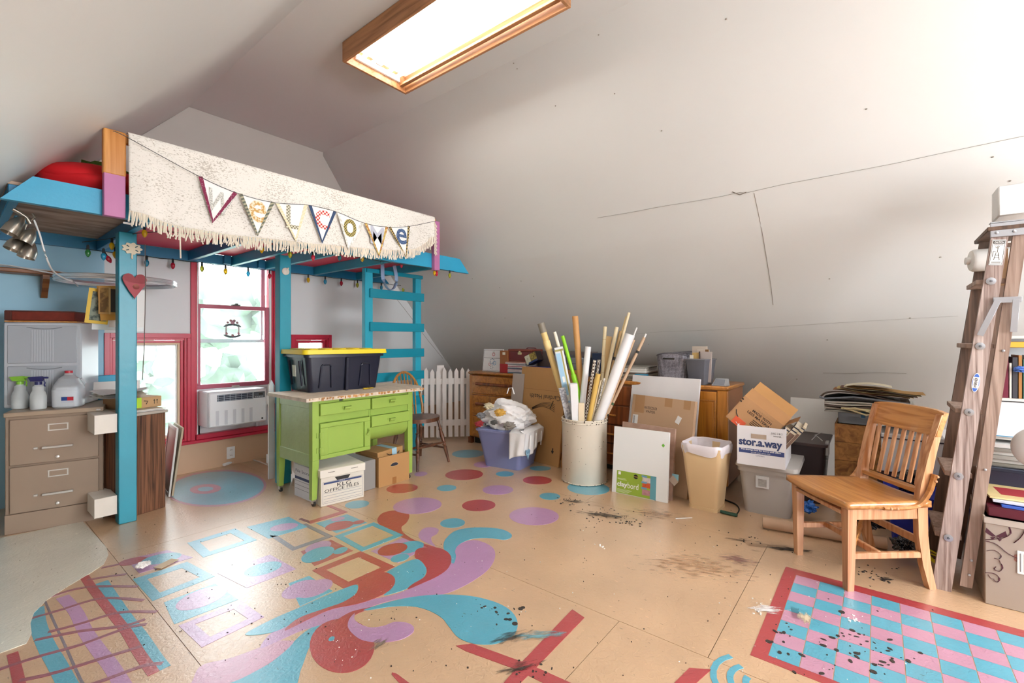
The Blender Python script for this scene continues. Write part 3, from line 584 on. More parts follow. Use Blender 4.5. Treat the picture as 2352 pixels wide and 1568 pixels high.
for k, (a, b, c, mb, ml, ch, (dx, hh, dz)) in enumerate(flags):
    t = [V(a), V(b), V(c)]; fl_ = G(); fl_.T = BT
    fl_.prism([t[0], t[2], t[1]], .0015, T=M.Translation((0, yb, 0)) @ FRONT)
    pn = fl_.build('pennant', mat('#ECEAE8', .85, var=.03), bt, label='white pennant bearing the letter '+ch)
    g = G(); g.T = BT; wd = .024
    for p, q in ((t[0], t[2]), (t[1], t[2])):
        d = (q-p).normalized(); n_ = V((-d.y, d.x)); mid = (t[0]+t[1]+t[2])/3
        if n_.dot(mid-p) < 0: n_ = -n_
        g.prism([p, q, q+n_*wd*.4-d*wd*1.0, p+n_*wd+d*wd*.2], .0022, T=M.Translation((0, yb-.0016, 0)) @ FRONT)
    g.build('binding', mb, pn)
    w_ = {'W': .155, 'e': .115, 'L': .1, 'c': .12, 'o': .115, 'M': .135}[ch]
    ce = (t[0]+t[1])/2; cxx = (ce.x*.7+t[2].x*.3); topz = ce.y-.012
    text(ch, ml, pn, BT @ M.Translation((cxx-w_/2, yb-.0035, topz-hh-(.0 if ch != 'W' else .01))) @ M.Rotation({'W': .22, 'e': .03}.get(ch, 0) if k < 3 else 0, 4, 'Y') @ FRONT, w=w_, h=hh, bold=.015, name='letter')
# ---------------------------------------------------------------- string of coloured bulbs
sl = thing('string_lights', 'string of coloured glass bulbs clipped under the edge of the loft', 'string lights', (1.86, 4.1, 1.9)); SLT = M.Translation((-1.86, -4.1, -1.9))
bm_ = {'r': mat('#C21F3A', .1, trans=.2, var=0), 'y': mat('#E3B414', .1, trans=.3, var=0), 'g': mat('#2C7A3E', .1, trans=.2, var=0), 'b': mat('#2F9CC4', .1, trans=.3, var=0), 'o': mat('#A8A82E', .1, trans=.3, var=0), 't': mat('#1F7280', .1, trans=.2, var=0)}
blk = mat('#1E2326', .6, var=0)
def bulb(x, y, z, c, tilt=0, s=1.):
    k = G(); T = SLT @ Tm((x, y, z), ry=tilt, s=s*1.22)
    k.lathe([(.0, -.058), (.004, -.056), (.010, -.046), (.0125, -.036), (.011, -.026), (.006, -.018), (.0, -.018)], 12, T=T); bb = k.build('bulb', bm_[c], sl)
    k = G(); k.lathe([(0, -.022), (.0065, -.022), (.0062, 0), (.004, .008), (0, .008)], 8, T=T); k.build('socket', blk, bb)
pts_b = []
for px, py, c in [(238, 596, 'b'), (240, 603, 'r'), (257, 572, 'y'), (265, 592, 'y'), (202, 588, 'g'), (280, 560, 't')]:
    p = aY(px, py-12, 4.0); bulb(p.x, p.y, p.z+.03, c, {'r': -.5}.get(c, 0)); 
for px, py, c, y in [(332, 540, 'y', 3.6), (367, 532, 'o', 3.5), (601, 578, 'y', 3.45), (666, 590, 'o', 3.45), (719, 597, 'r', 3.45), (780, 597, 't', 3.45), (832, 600, 'y', 3.45), (877, 607, 't', 3.5), (922, 615, 'r', 3.5)]:
    p = aY(px, py-10, y); bulb(p.x, p.y, p.z+.028, c)
zs = []
for px, py, c in [(337, 595, 'b'), (397, 608, 'r'), (464, 612, 'o'), (518, 616, 'y'), (570, 622, 'b'), (619, 628, 'r'), (708, 640, 'y'), (747, 647, 'b'), (784, 652, 'r'), (821, 657, 'o'), (876, 655, 'b'), (926, 646, 'o'), (955, 645, 'y')]:
    p = aY(px, py-12, 4.77); bulb(p.x, p.y, 1.892, c, s=1.15); zs.append((p.x, 4.77, 1.898))
for px, py, c in [(998, 630, 'y'), (1003, 636, 'r'), (1033, 630, 'o')]:
    p = aY(px, py-10, 3.40); bulb(p.x, p.y, 1.898, c)
g = G(); g.T = SLT
w_ = [(.70, 4.77, 1.90)]+zs+[(3.3, 4.77, 1.9)]; L_ = []
for a, b in zip(w_, w_[1:]): L_ += [a, ((a[0]+b[0])/2, a[1], a[2]-.006)]
g.tube(L_, .0028, 5)
g.tube([(.60, 4.2, 1.86), (.70, 4.1, 1.88), (.81, 3.8, 1.9), (.9, 3.6, 1.90), (1.3, 3.45, 1.898), (2, 3.43, 1.9), (2.6, 3.45, 1.898), (3.0, 3.40, 1.9), (3.3, 3.40, 1.903)], .0028, 5)
g.build('cord', mat('#24302E', .6), sl)
# ---------------------------------------------------------------- things on the posts
h = thing('heart_ornament', 'dark red tin heart hung on the left blue post', 'ornament', (.80, 3.82, 1.56))
hp = [(.062*1.02*(16*math.sin(t)**3)/16, .058*(13*math.cos(t)-5*math.cos(2*t)-2*math.cos(3*t)-math.cos(4*t))/13) for t in [2*math.pi*i/40 for i in range(40)]]
hp = [(x, y if y > 0 else y*1.55) for x, y in hp]
G().prism(hp, .006, T=Tm((0, 0, .02)) @ FRONT).build('front_plate', mat('#8E1B26', .55, var=.08), h)
G().prism([(-.062, .012), (-.03, -.002), (.03, -.008), (.063, -.002), (.0, -.105), (-.03, -.06)], .004, T=Tm((0, -.006, .018)) @ FRONT).build('pocket', mat('#A02030', .5), h)
g = G(); 
for k in range(3): g.tube([(.006+(.006+.005*k)*math.cos(t), -.011, -.012+(.006+.005*k)*math.sin(t)) for t in [2*math.pi*i/14 for i in range(14)]], .0012, 5, closed=True)
g.build('button', mat('#7A4A22', .4, .5), h)
m_ = thing('filigree_medallion', 'pale pierced wooden medallion with a small stem on the left blue post', 'ornament', (.79, 3.836, 1.80))
g = G(); g.prism([((.043+.005*math.cos(9*t))*math.cos(t)*1.15, (.036+.004*math.cos(9*t))*math.sin(t)) for t in [2*math.pi*i/72 for i in range(72)]], .006, T=FRONT).box(-.005, .005, -.006, 0, -.068, -.034, .002); g.build('disc', mat('#DCCFB4', .6), m_)
g = G()
for x, z, a in ((-.022, .014, .6), (.022, .014, -.6), (-.024, -.012, -.4), (.024, -.012, .4)): g.box(-.008, .008, -.0072, -.0055, -.003, .003, T=Tm((x, 0, z), ry=a))
g.build('opening', mat('#23505A', .8), m_)
# ---------------------------------------------------------------- ladder to the loft
ld = thing('loft_ladder', 'turquoise wooden ladder nailed up to the loft beside the window', 'ladder', (2.95, 3.95, 0)); LDT = M.Translation((-2.95, -3.95, 0))
LADM = mat('#0E8AA2', .35, var=.1, vs=4, bump=.08); LADL = mat('#2AA4BE', .35, var=.1, vs=4, bump=.08)
for x in (2.59, 3.215):
    g = G(); g.T = LDT; g.box(x, x+.09 if x < 3 else x+.08, 3.905, 3.96, 0, 1.904, .004); g.build('stile', LADL, ld)
for z in (.30, .55, .82, 1.06, 1.33, 1.66):
    g = G(); g.T = LDT; g.box(2.635, 3.32, 3.884, 3.904, z-.045, z+.045, .003); g.build('rung', LADM, ld)
g = G(); g.T = LDT; g.box(2.60, 3.30, 3.884, 3.904, 1.86, 1.90, .003); g.build('rung', LADM, ld)
g = G(); pts = [(2.76, 3.86, 1.96), (2.76, 3.855, 1.83), (2.79, 3.85, 1.74), (2.84, 3.845, 1.705), (2.90, 3.85, 1.74), (2.93, 3.86, 1.83), (2.91, 3.87, 1.96)]
g.tube([(p.x, p.y, p.z) for p in spline(pts, 4, False)], .022, 8, flat=.25); tg(g.build('cloth_strap', mat('#8FA6C6', .85, bump=.3, bs=40)), 'faded blue cloth strap looped over the top of the loft ladder', 'strap')
# ================================================================ left side
def box_at(pL, pR, h, dep, ht): pass
# file cabinet
a, rz, wd = frame((10, 1230), (237, 1190)); 
fc = thing('file_cabinet', 'brown two-drawer metal file cabinet at the left edge of the room', 'cabinet', (a.x, a.y, 0), rz)
BRN = mat('#9D8876', .42, var=.05, bump=.05, bs=40); ALU = mat('#D8D6D2', .3, .6, var=0)
D = .6
G().box(0, wd, .012, D, 0, .745, .004).build('body', BRN, fc); G().box(-.004, wd+.002, -.004, D, .722, .75, .003).build('top_panel', mat('#A9947F', .4, var=.05), fc)
for z0, z1 in ((.125, .41), (.422, .705)):
    d = G().box(.022, wd-.022, -.006, .012, z0, z1, .003).build('drawer', BRN, fc); zc = (z0+z1)/2
    g = G(); rect(g, .19, .285, z1-.085, z1-.04, .007, -.01, -.006, 0); g.build('label_holder', ALU, d)
    g = G(); g.box(.165, .31, -.034, -.022, zc-.052, zc-.038, .003).box(.167, .18, -.03, -.006, zc-.05, zc-.04).box(.295, .308, -.03, -.006, zc-.05, zc-.04); g.build('handle', ALU, d)
    G().box(.125, .145, -.012, -.006, zc-.053, zc-.04, .002).build('latch', ALU, d)
    G().lathe([(0, 0), (.009, 0), (.009, .012), (0, .014)], 12, T=Tm((.235, -.006, z0+.03)) @ FRONT).build('lock', ALU, d)
G().box(.0, wd, -.001, .012, 0, .12, .002).build('plinth', BRN, fc)
G().box(wd-.035, wd-.012, -.009, -.004, .728, .738, .002).build('nameplate', ALU, fc)
# plastic drawer tower on it
a, rz2, wd2 = frame((7, 938), (187, 930), .751)
pu = thing('plastic_drawer_unit', 'pale grey plastic two-drawer unit standing on the brown file cabinet', 'drawer unit', (a.x, a.y, .751), rz2)
GP = mat('#C3C7CE', .35, var=.02); GPD = mat('#B2B7BF', .3, var=.02)
G().box(0, wd2, 0, .28, 0, .565, .008).build('frame', GP, pu)
for z0, z1 in ((.022, .275), (.292, .545)):
    d = G().box(.022, wd2-.022, -.006, .01, z0, z1, .004).build('drawer', GPD, pu)
    g = G()
    for k in range(9): x = wd2*.36+k*wd2*.033; g.box(x, x+.006, -.0095, -.006, z0+.01, z1-.03)
    g.build('ribs', GP, d)
    G().tube([(wd2*(.3+.045*k), -.008, z1-.012-.012*math.sin(math.pi*k/10)) for k in range(11)], .003, 6).build('finger_pull', mat('#8F949B', .4), d)
p = aZ(5, 736, 1); a3 = a; rzp = rz2
bk = thing('old_book', 'thick old book with a worn red-brown leather cover on the grey plastic drawers', 'book', (a.x, a.y, 1.317+.012), rz2)
G().box(.0, wd2*.88, .03, .25, 0, .062, .003).build('page_block', mat('#7C2E20', .8, var=.25, vs=30), bk); G().box(-.004, wd2*.885, .025, .255, .058, .066, .002).box(-.006, .03, .022, .256, 0, .064, .004).build('cover', mat('#5A2A20', .7, var=.25, vs=14), bk)
tg(G().box(-.0, wd2*.93, .012, .24, 0, .009, .001).build('thin_board', PINE, T=M.Translation((a.x, a.y, 1.3175)) @ M.Rotation(rz2, 4, 'Z')), 'thin tan board beneath the old red-brown book', 'board')
# bottles and jug
def bottle(px, py, col, lab, flip=1, s=1.):
    p = at(px, py, .751); t = thing('spray_bottle', lab, 'bottle', (p.x, p.y, .751), rz-.3, 'spray bottles on the file cabinet')
    G().lathe([(0, 0), (.036, 0), (.040, .006), (.040, .085), (.035, .105), (.028, .118), (.027, .145), (.017, .155), (.015, .165), (0, .165)], 20).build('bottle_body', glassy('#F6F8F8', milky=.8, rough=.2), t)
    G().lathe([(0, .003), (.036, .003), (.037, .06 if flip > 0 else .055), (0, .06)], 18).build('liquid', mat('#F0F3F3', .2), t)
    cm = mat(col, .35); G().lathe([(0, .158), (.018, .158), (.018, .178), (0, .178)], 14).build('collar', cm, t)
    hd = G().hull([(-.035, -.01, .18), (.03, -.01, .18), (.03, .01, .18), (-.035, .01, .18)], [(-.05, -.009, .208), (.02, -.009, .212), (.02, .009, .212), (-.05, .009, .208)]).box(.02, .05, -.006, .006, .196, .208, .002).build('spray_head', cm, t)
    G().tube([(.028, 0, .185), (.034, 0, .17), (.03, 0, .155), (.036, 0, .145)], .004, 6).build('trigger', cm, hd)
    return t
bottle(46, 938, '#8CC63F', 'spray bottle with a lime green head, leftmost on the file cabinet', 1)
b2 = bottle(88, 939, '#2E2F66', 'spray bottle with a dark blue head beside the lime one'); b2.rotation_euler.z += 0
p = at(158, 934, .751); jg = thing('milk_jug', 'clear gallon jug of water with a red cap on the file cabinet', 'jug', (p.x, p.y, .751), -.5)
g = G(); prof = [(.06, 0), (.068, .01), (.07, .12), (.063, .15), (.045, .19), (.02, .215), (.018, .228)]
for i in range(len(prof)-1): g.taper(prof[i][0]*2, prof[i][0]*2, prof[i+1][0]*2, prof[i+1][0]*2, prof[i][1], prof[i+1][1], b=prof[i][0]*.45, seg=4)
g.build('jug_body', glassy('#F6F8FB', milky=.72, rough=.15), jg); g = G(); g.taper(.128, .128, .132, .132, .004, .135, .03, seg=4); g.build('water', mat('#EEF3F7', .15), jg)
G().tube([(.045, .045, .185), (.06, .06, .15), (.05, .05, .11)], .01, 8).build('handle', glassy('#F6F8FB', milky=.72, rough=.15), jg)
G().lathe([(0, .226), (.021, .226), (.021, .242), (0, .243)], 18).build('cap', mat('#C32B3A', .4), jg)
lb = G().box(-.01, .052, -.0715, -.0705, .035, .075).build('label', mat('#C9CDD8', .5), jg); G().box(-.01, .02, -.0722, -.0714, .05, .074).build('label_print', mat('#26468C', .5), lb); G().box(.02, .052, -.0722, -.0714, .05, .074).build('label_print', mat('#C02B3C', .5), lb)
# white painted timber stubs fixed between the cabinet and the post
for z, lb_, d in ((.60, 'white painted timber rail at the top beside the blue post', 0), (.07, 'white painted timber rail near the floor beside the blue post', 1)):
    g = G()
    if d == 0: p0 = aY(208, 968, 4.35); 
    x1 = .719; g.hull([(x1-.11, 3.86, z), (x1, 3.86, z), (x1, 4.75, z), (x1-.11, 4.75, z)], [(x1-.11, 3.86, z+.12), (x1, 3.86, z+.12), (x1, 4.75, z+.12), (x1-.11, 4.75, z+.12)])
    o = g.build('timber_rail', mat('#E2DACF', .5, var=.1, bump=.1)); tg(o, lb_, 'timber')
# wood-grain cabinet
wc = thing('low_cabinet', 'dark wood-grain laminate cabinet behind the left blue post', 'cabinet', (.85, 3.95, 0), R(16))
WG = wood('#85593F', '#3C2216', 2, 10, .45, 20, .1)
G().box(-.1, .17, 0, .62, 0, .68, .004).build('body', WG, wc); G().box(-.105, .18, -.012, .63, .68, .70, .003).build('top_panel', mat('#B9AFA3', .5, var=.2), wc)
# box, papers, blue book on it
WT = M.Translation((.85, 3.95, 0)) @ M.Rotation(R(16), 4, 'Z')
def onw(name, lab, cat, x, y, z, r=0, grp=None): p = WT @ V((x, y, z)); return thing(name, lab, cat, p, R(16)+r, grp)
KR = mat('#C29C70', .75, var=.06, vs=3); KR2 = mat('#B58855', .75, var=.06, vs=3); KRL = mat('#CDAA84', .75, var=.05); BLK = mat('#26231F', .6, var=0); WHP = mat('#EDEBE8', .7, var=.02); 
t = onw('parcel_box', 'small kraft parcel with a lime green sticker on the wood-grain cabinet', 'box', -.04, .10, .716, .0)
G().box(0, .24, 0, .24, 0, .075, .002).build('carton', KR, t)
G().box(.06, .11, -.002, 0, .004, .075).build('green_sticker', mat('#B7DE3B', .6), t)
for x in (.19, .208): G().prism([(x, .022), (x+.003, .022), (x+.003, .045), (x+.008, .045), (x+.0015, .055), (x-.005, .045), (x, .045)], .001, T=FRONT @ Tm((0, 0, .001))).build('arrow_mark', BLK, t)
G().tube([(.125, -.001, .05), (.15, -.001, .045), (.14, -.001, .025)], .003, 5).build('arrow_mark', BLK, t)
PAPM = [WHP, mat('#DCD2C0', .8), mat('#F2F0EE', .7), mat('#C9BCA6', .8), mat('#D8D4D0', .7)]
t = onw('paper_pile', 'loose papers and envelopes under the kraft parcel', 'papers', .05, .2, .70)
for k in range(4): G().box(-.14, .13, -.18, .15, .0005+.004*k, .0035+.004*k, T=Tm(rz=rnd.uniform(-.15, .15))).build('sheet', PAPM[k % 5], t)
t = onw('paper_heap', 'crumpled drawings heaped on the kraft parcel behind the post', 'papers', .04, .2, .793)
for k in range(5):
    a_ = rnd.uniform(-.3, .3); G().grid(lambda u, v, k=k: ((u-.5)*.26, (v-.5)*.2, .008*k+.012+.02*math.sin(3*u+k)*math.sin(2.5*v+k*2)+.03*max(0, u-.6)), 8, 8, T=Tm((-.05, 0, 0), rz=a_)).build('sheet', PAPM[k % 5], t)
p = at(245, 925, .75)
t = thing('sketch_board', 'white card with a small orange and red sketch leaning by the blue book', 'card', (.70, 4.36, .78), R(-12)); 
G().box(-.02, .24, 0, .004, 0, .13, T=Tm(rx=-.5)).build('card', WHP, t)
for x, z, c in ((.0, .03, '#C8502F'), (.02, .045, '#B93B33'), (.04, .03, '#D48A3C'), (.1, .05, '#C8434A'), (.1, .075, '#C8434A')): G().prism([(x, z), (x+.02, z-.004), (x+.03, z+.014), (x+.012, z+.02)], .001, T=Tm(rx=-.5) @ FRONT @ Tm((0, 0, .0003))).build('sketch_stroke', mat(c, .7), t)
p = aY(222, 900, 4.6)
tg(G().box(p.x-.03, p.x+.13, 4.56, 4.60, .74, .93, .003).build('blue_book', mat('#2C9CC2', .5)), 'turquoise hardback book standing against the blue wall', 'book')
tg(G().box(.46, .80, 4.50, 4.80, .70, .735, .003).build('ledge_board', WHT), 'white ledge beneath the turquoise book', 'board')
# framed boards leaning by the wood-grain cabinet
t = thing('red_board', 'red board leaning beside the wood-grain cabinet under the window', 'board', (1.06, 4.20, 0), R(82)); G().box(0, .36, 0, .012, 0, .66, T=Tm(rx=-.06)).build('panel', mat('#D0324A', .5), t); G().box(0, .36, -.002, 0, 0, .16, T=Tm(rx=-.06)).build('lower_band', mat('#5A3A36', .6), t)
for k, (dx, c, lb_) in enumerate(((.045, '#B7A68C', 'tan framed panel leaning outermost beside the red board'), (.025, '#D9D6D0', 'white framed canvas leaning against the red board'))):
    t = thing('canvas_frame', lb_, 'frame', (1.075+dx, 4.22, 0), R(84)); g = G(); rect(g, 0, .34, 0, .52, .025, 0, .014); T_ = Tm(rx=.13-.03*k)
    g.build('frame', mat(c, .6), t, T=T_); G().box(.02, .32, .003, .009, .02, .5).build('panel', mat('#CFC4B2', .7, var=.2), t, T=T_)
# wall shelf and its cord
sh = thing('wall_shelf', 'narrow brown wooden shelf with one bracket on the blue wall', 'shelf', (.1, YB, 1.67))
SHM = wood('#9A6238', '#6E3F22', 0, 8, .45, 8)
G().box(-.6, .48, -.16, -.001, .0, .03, .006).build('board', SHM, sh); g = G(); g.prism([(0, 0), (-.14, 0), (-.14, -.03), (-.03, -.16), (0, -.16)], .035, T=Tm((.365, 0, 0)) @ M.Rotation(R(90), 4, 'Z') @ FRONT); g.build('bracket', SHM, sh)
WC = mat('#D9D9D9', .4, var=0)
g = G(); g.tube([tuple(p) for p in spline([(-.15, 4.74, 1.71), (.1, 4.76, 1.72), (.3, 4.74, 1.712), (.5, 4.72, 1.705), (.60, 4.66, 1.69), (.55, 4.62, 1.67), (.3, 4.66, 1.712)], 6, False)], .004, 6).tube([tuple(p) for p in spline([(-.2, 4.72, 1.71), (.15, 4.72, 1.72), (.35, 4.70, 1.71), (.56, 4.6, 1.66), (.58, 4.2, 1.56)], 6, False)], .0035, 6)
tg(g.build('electric_cord', WC), 'white electric cords lying along the brown wall shelf', 'cord')
# clamp lamp with four metal shades
cl = thing('clamp_spotlight', 'metal lamp with four leaf-shaped brushed shades clamped under the loft', 'lamp', (.28, 3.62, 1.9)); 
MET = mat('#B9B2A6', .28, .9, var=.1, vs=12); CT = M.Translation((-.28, -3.62, -1.9))
def P3(px, py, y=3.62): return tuple(aY(px, py, y))
g = G(); g.T = CT; g.tube([P3(30, 480), P3(45, 488), P3(62, 500), P3(70, 514)], .011, 10).tube([P3(66, 508), P3(80, 500), P3(75, 490)], .006, 8).tube([P3(60, 515), P3(50, 540), P3(62, 555)], .005, 8); g.build('arm', MET, cl)
G().box(-.03, .03, -.03, .03, -.0, .03, .004, T=Tm((.0, .03, -.06))).build('clamp', mat('#1C6A8A', .4), cl)
for px, py, tx, ty, y, m in ((50, 500, 22, 534, 3.58, MET), (75, 528, 54, 556, 3.60, MET), (48, 544, 28, 572, 3.66, MET), (74, 560, 60, 590, 3.64, MET)):
    a_, b_ = V(P3(px, py, y)), V(P3(tx, ty, y)); d = (b_-a_); L_ = d.length
    g = G(); g.T = CT @ M.Translation(a_) @ d.to_track_quat('Z', 'Y').to_matrix().to_4x4()
    g.lathe([(.0, -.015), (.018, -.006), (.042, L_*.25), (.058, L_*.6), (.060, L_*1.05), (.057, L_*1.05), (.054, L_*.6), (.036, L_*.25), (.0, .004)], 18, sy=.62); g.build('shade', m, cl)
g = G(); g.T = CT
g.tube([tuple(p) for p in spline([P3(78, 505), P3(90, 535), P3(100, 570), P3(112, 605), P3(125, 625, 3.8), P3(150, 640, 4.0), P3(166, 645, 4.1)], 5, False)], .0045, 6); g.build('cord', WC, cl)
# bicycle rim chandelier
wh = thing('bicycle_rim_hanger', 'bicycle wheel rim hung flat as a hanger for pictures', 'hanger', tuple(aZ(273, 650, 3.42))); 
RIM = mat('#E0E3E6', .25, .55, var=.05)
g = G(); Rr = .345; N = 60
for r0, z0 in ((Rr, .0), (Rr, .022)): g.tube([(r0*math.cos(2*math.pi*i/N), r0*math.sin(2*math.pi*i/N), z0) for i in range(N)], .008, 6, closed=True)
g.tube([((Rr-.006)*math.cos(2*math.pi*i/N), (Rr-.006)*math.sin(2*math.pi*i/N), .011) for i in range(N)], .012, 6, closed=True); g.build('rim', RIM, wh)
g = G()
for k in range(16): a_ = 2*math.pi*k/16; g.tube([(.015*math.cos(a_+.6), .015*math.sin(a_+.6), .01), ((Rr-.01)*math.cos(a_), (Rr-.01)*math.sin(a_), .011)], .001, 4)
g.build('spokes', RIM, wh)
G().lathe([(0, -.03), (.014, -.03), (.014, -.02), (.007, -.018), (.007, .035), (.014, .037), (.014, .045), (0, .045)], 12).build('hub', RIM, wh)
G().tube([(0, 0, .04), (.0, .0, .28)], .006, 8).build('hanging_rod', mat('#55585C', .3, .9), wh)
# pictures hanging from the rim
def hang(name, lab, px0, py0, px1, py1, y, m, rot=0., grp='pictures clipped to the bicycle rim'):
    a_ = aY(px0, py0, y); b_ = aY(px1, py1, y); t = thing(name, lab, 'picture', a_, rot); w_ = b_.x-a_.x; h_ = a_.z-b_.z
    G().box(0, w_, 0, .003, -h_, 0).build('sheet', m, t); return t, w_, h_
t, w_, h_ = hang('magazine', 'yellow-bordered magazine cover hanging at the left of the rim', 205, 660, 258, 742, 4.12, mat('#E2B71A', .5)); t.rotation_euler = (0, R(6), 0)
G().box(.02, w_-.01, -.001, 0, -h_+.02, -.02).build('cover_picture', check('#4A5450', '#8C9484', 20, kind='noise'), t)
t, w_, h_ = hang('paper_sleeve', 'clear plastic sleeve hanging lowest beneath the yellow magazine', 212, 730, 330, 758, 4.16, glassy('#F4F4F4', milky=.6)); t.rotation_euler = (0, R(2), 0)
t, w_, h_ = hang('line_drawing', 'white sheet with black line drawing hanging behind the blue post', 250, 662, 333, 752, 4.15, WHP)
g = G()
for k in range(5): g.tube([(.05+.012*k+.01*math.sin(i*.9+k), -.0015, -.03-.018*i) for i in range(9)], .0012, 4)
g.build('ink_lines', BLK, t)
t, w_, h_ = hang('kraft_envelope', 'torn kraft envelope hanging from the rim', 222, 656, 282, 738, 4.09, mat('#CB9442', .75, var=.1)); t.rotation_euler = (0, R(-5), 0)
t, w_, h_ = hang('photo_print', 'sepia photograph of a figure in a tan mount hanging in front', 226, 658, 272, 722, 4.07, mat('#B88A4A', .7)); 
G().box(.008, w_*.5, -.001, 0, -h_+.012, -.008).build('sepia_figure', check('#9A7440', '#6B4C28', 18, kind='noise'), t); G().box(w_*.6, w_-.008, -.001, 0, -h_+.014, -.01).build('dark_picture', mat('#2C241E', .6), t); G().box(w_*.5, w_*.6, -.003, -.001, -h_, 0).build('clip_strip', mat('#C9A468', .6), t)
g = G(); g.tube([tuple(aY(x, y, 3.75)) for x, y in ((333, 560), (334, 640), (333, 720), (331, 800), (327, 872))], .0025, 5); tg(g.build('hanging_wire', mat('#5A4A42', .5)), 'thin dark wire hanging down beside the left blue post', 'wire')
# outlet, cord on the floor
p = aY(530, 1039, YB); t = thing('wall_outlet', 'white double wall outlet on the tan wall below the window', 'outlet', (p.x, YB, p.z))
G().box(-.036, .036, -.006, 0, -.057, .057, .003).build('cover_plate', WHT, t)
for z in (-.026, .026):
    r_ = G().lathe([(0, 0), (.016, 0), (.016, .003), (0, .003)], 16, T=Tm((0, -.006, z)) @ FRONT).build('receptacle', WHP, t)
    G().box(-.008, -.005, -.0105, -.009, z-.004, z+.006).box(.005, .008, -.0105, -.009, z-.004, z+.006).build('slots', BLK, r_)
t = thing('extension_plug', 'white extension cord plug lying on the floor under the window', 'cord', (1.9, 4.7, 0))
q = [at(x, y)-V((1.9, 4.7, 0)) for x, y in ((515, 1072), (535, 1064))]; g = G(); g.tube([q[0]+V((0, 0, .02)), q[1]+V((0, 0, .02))], .019, 8, flat=.7); g.build('plug', WHT, t)
q = [at(x, y)-V((1.9, 4.7, 0))+V((0, 0, z)) for x, y, z in ((535, 1066, .02), (548, 1055, .03), (565, 1052, .01), (585, 1058, .006), (605, 1065, .006), (630, 1076, .006))]; G().tube(spline(q, 4, False), .005, 6).build('cord', WHT, t); q = at(582, 1056)-V((1.9, 4.7, 0)); G().box(-.03, .03, -.015, .015, 0, .02, .004, T=Tm(q)).build('adapter', WHT, t)
# air conditioner
ac = thing('air_conditioner', 'white window air conditioner in the lower sash of the tall window', 'air conditioner', (1.44, 4.60, .415)); 
ACM = mat('#E8E8EC', .35, var=.01); W_ = .50
G().box(.03, W_+.03, .012, .36, 0, .32, .01).build('housing', ACM, ac); fr_ = G().box(.035, W_+.025, -.01, .014, .005, .315, .012).build('front_panel', mat('#F0F0F3', .3, var=.01), ac)
G().box(.10, .40, -.013, -.008, .232, .292).build('grille_recess', mat('#232A3C', .5), fr_)
g = G()
for k in range(4): g.box(.10, .40, -.016, -.012, .236+.016*k, .240+.016*k)
for k in range(7): g.box(.105+.048*k, .109+.048*k, -.015, -.012, .232, .292)
g.build('grille_slats', mat('#A9AFBC', .4), fr_)
pn = G().box(.405, .505, -.015, -.009, .236, .292, .002).build('control_panel', mat('#5C616B', .4), fr_); G().box(.45, .485, -.017, -.015, .262, .28).build('display', BLK, pn)
for k in range(5): G().box(.415+.016*k, .425+.016*k, -.017, -.015, .244, .250).build('button', ACM, pn)
text('LG', mat('#F6F6F8', .4), fr_, Tm((.25, -.0115, .19)) @ FRONT, h=.014, name='logo'); G().box(.475, .49, -.0115, -.0095, .03, .045).build('badge', BLK, fr_)
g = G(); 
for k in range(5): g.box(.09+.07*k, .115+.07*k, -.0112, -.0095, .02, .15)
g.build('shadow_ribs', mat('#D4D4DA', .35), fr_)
g = G(); g.box(.02, .71, .255, .275, -.10, -.085).box(.02, .71, .25, .28, .305, .33, .003).box(.02, .035, .255, .28, -.1, .31).box(.69, .705, .255, .28, -.1, .31)
for k in range(4): g.box(.04+.0*k, .05, .258, .262, -.08, .3)
for k in range(12): g.box(W_+.035+.012*k, W_+.043+.012*k, .258, .268, -.08, .305)
g.build('accordion_panel', ACM, ac); G().box(.01, .705, .285, .295, -.085, .33).build('backing_panel', ACM, ac)
for s_ in (.035, .50): pass
# suncatcher frame hung on the window
p = aY(535, 755, YB-.02); t = thing('ceramic_rose_frame', 'small ceramic frame with pink roses and grey leaves on the middle window', 'ornament', (p.x, YB-.002, p.z)); 
PKM = mat('#B98A94', .4); LFM = mat('#5F6C74', .45)
for x in (-.055, .055): G().box(x-.006, x+.006, -.012, -.002, -.06, .045, .002).build('side_bar', mat('#C9BABC', .4), t)
for z, sg in ((.05, 1), (-.075, -1)):
    for x, a_ in ((-.045, .35), (-.02, .1), (.02, -.1), (.045, -.35)):
        G().blob((0, 0, 0), .034, .006, .010, .05, 2, T=Tm((x, -.008, z-.006+abs(x)*.25*-sg), ry=-a_*sg)).build('leaf', LFM, t)
for x, z, r_ in ((0, .062, .017), (-.015, .078, .012), (.015, .078, .012), (.04, .06, .011), (-.042, .06, .01), (-.052, -.045, .011), (.052, -.045, .011), (0, -.062, .011)): G().blob((x, -.012, z), r_, .008, r_, .15, 2, freq=8).build('rose', PKM, t)
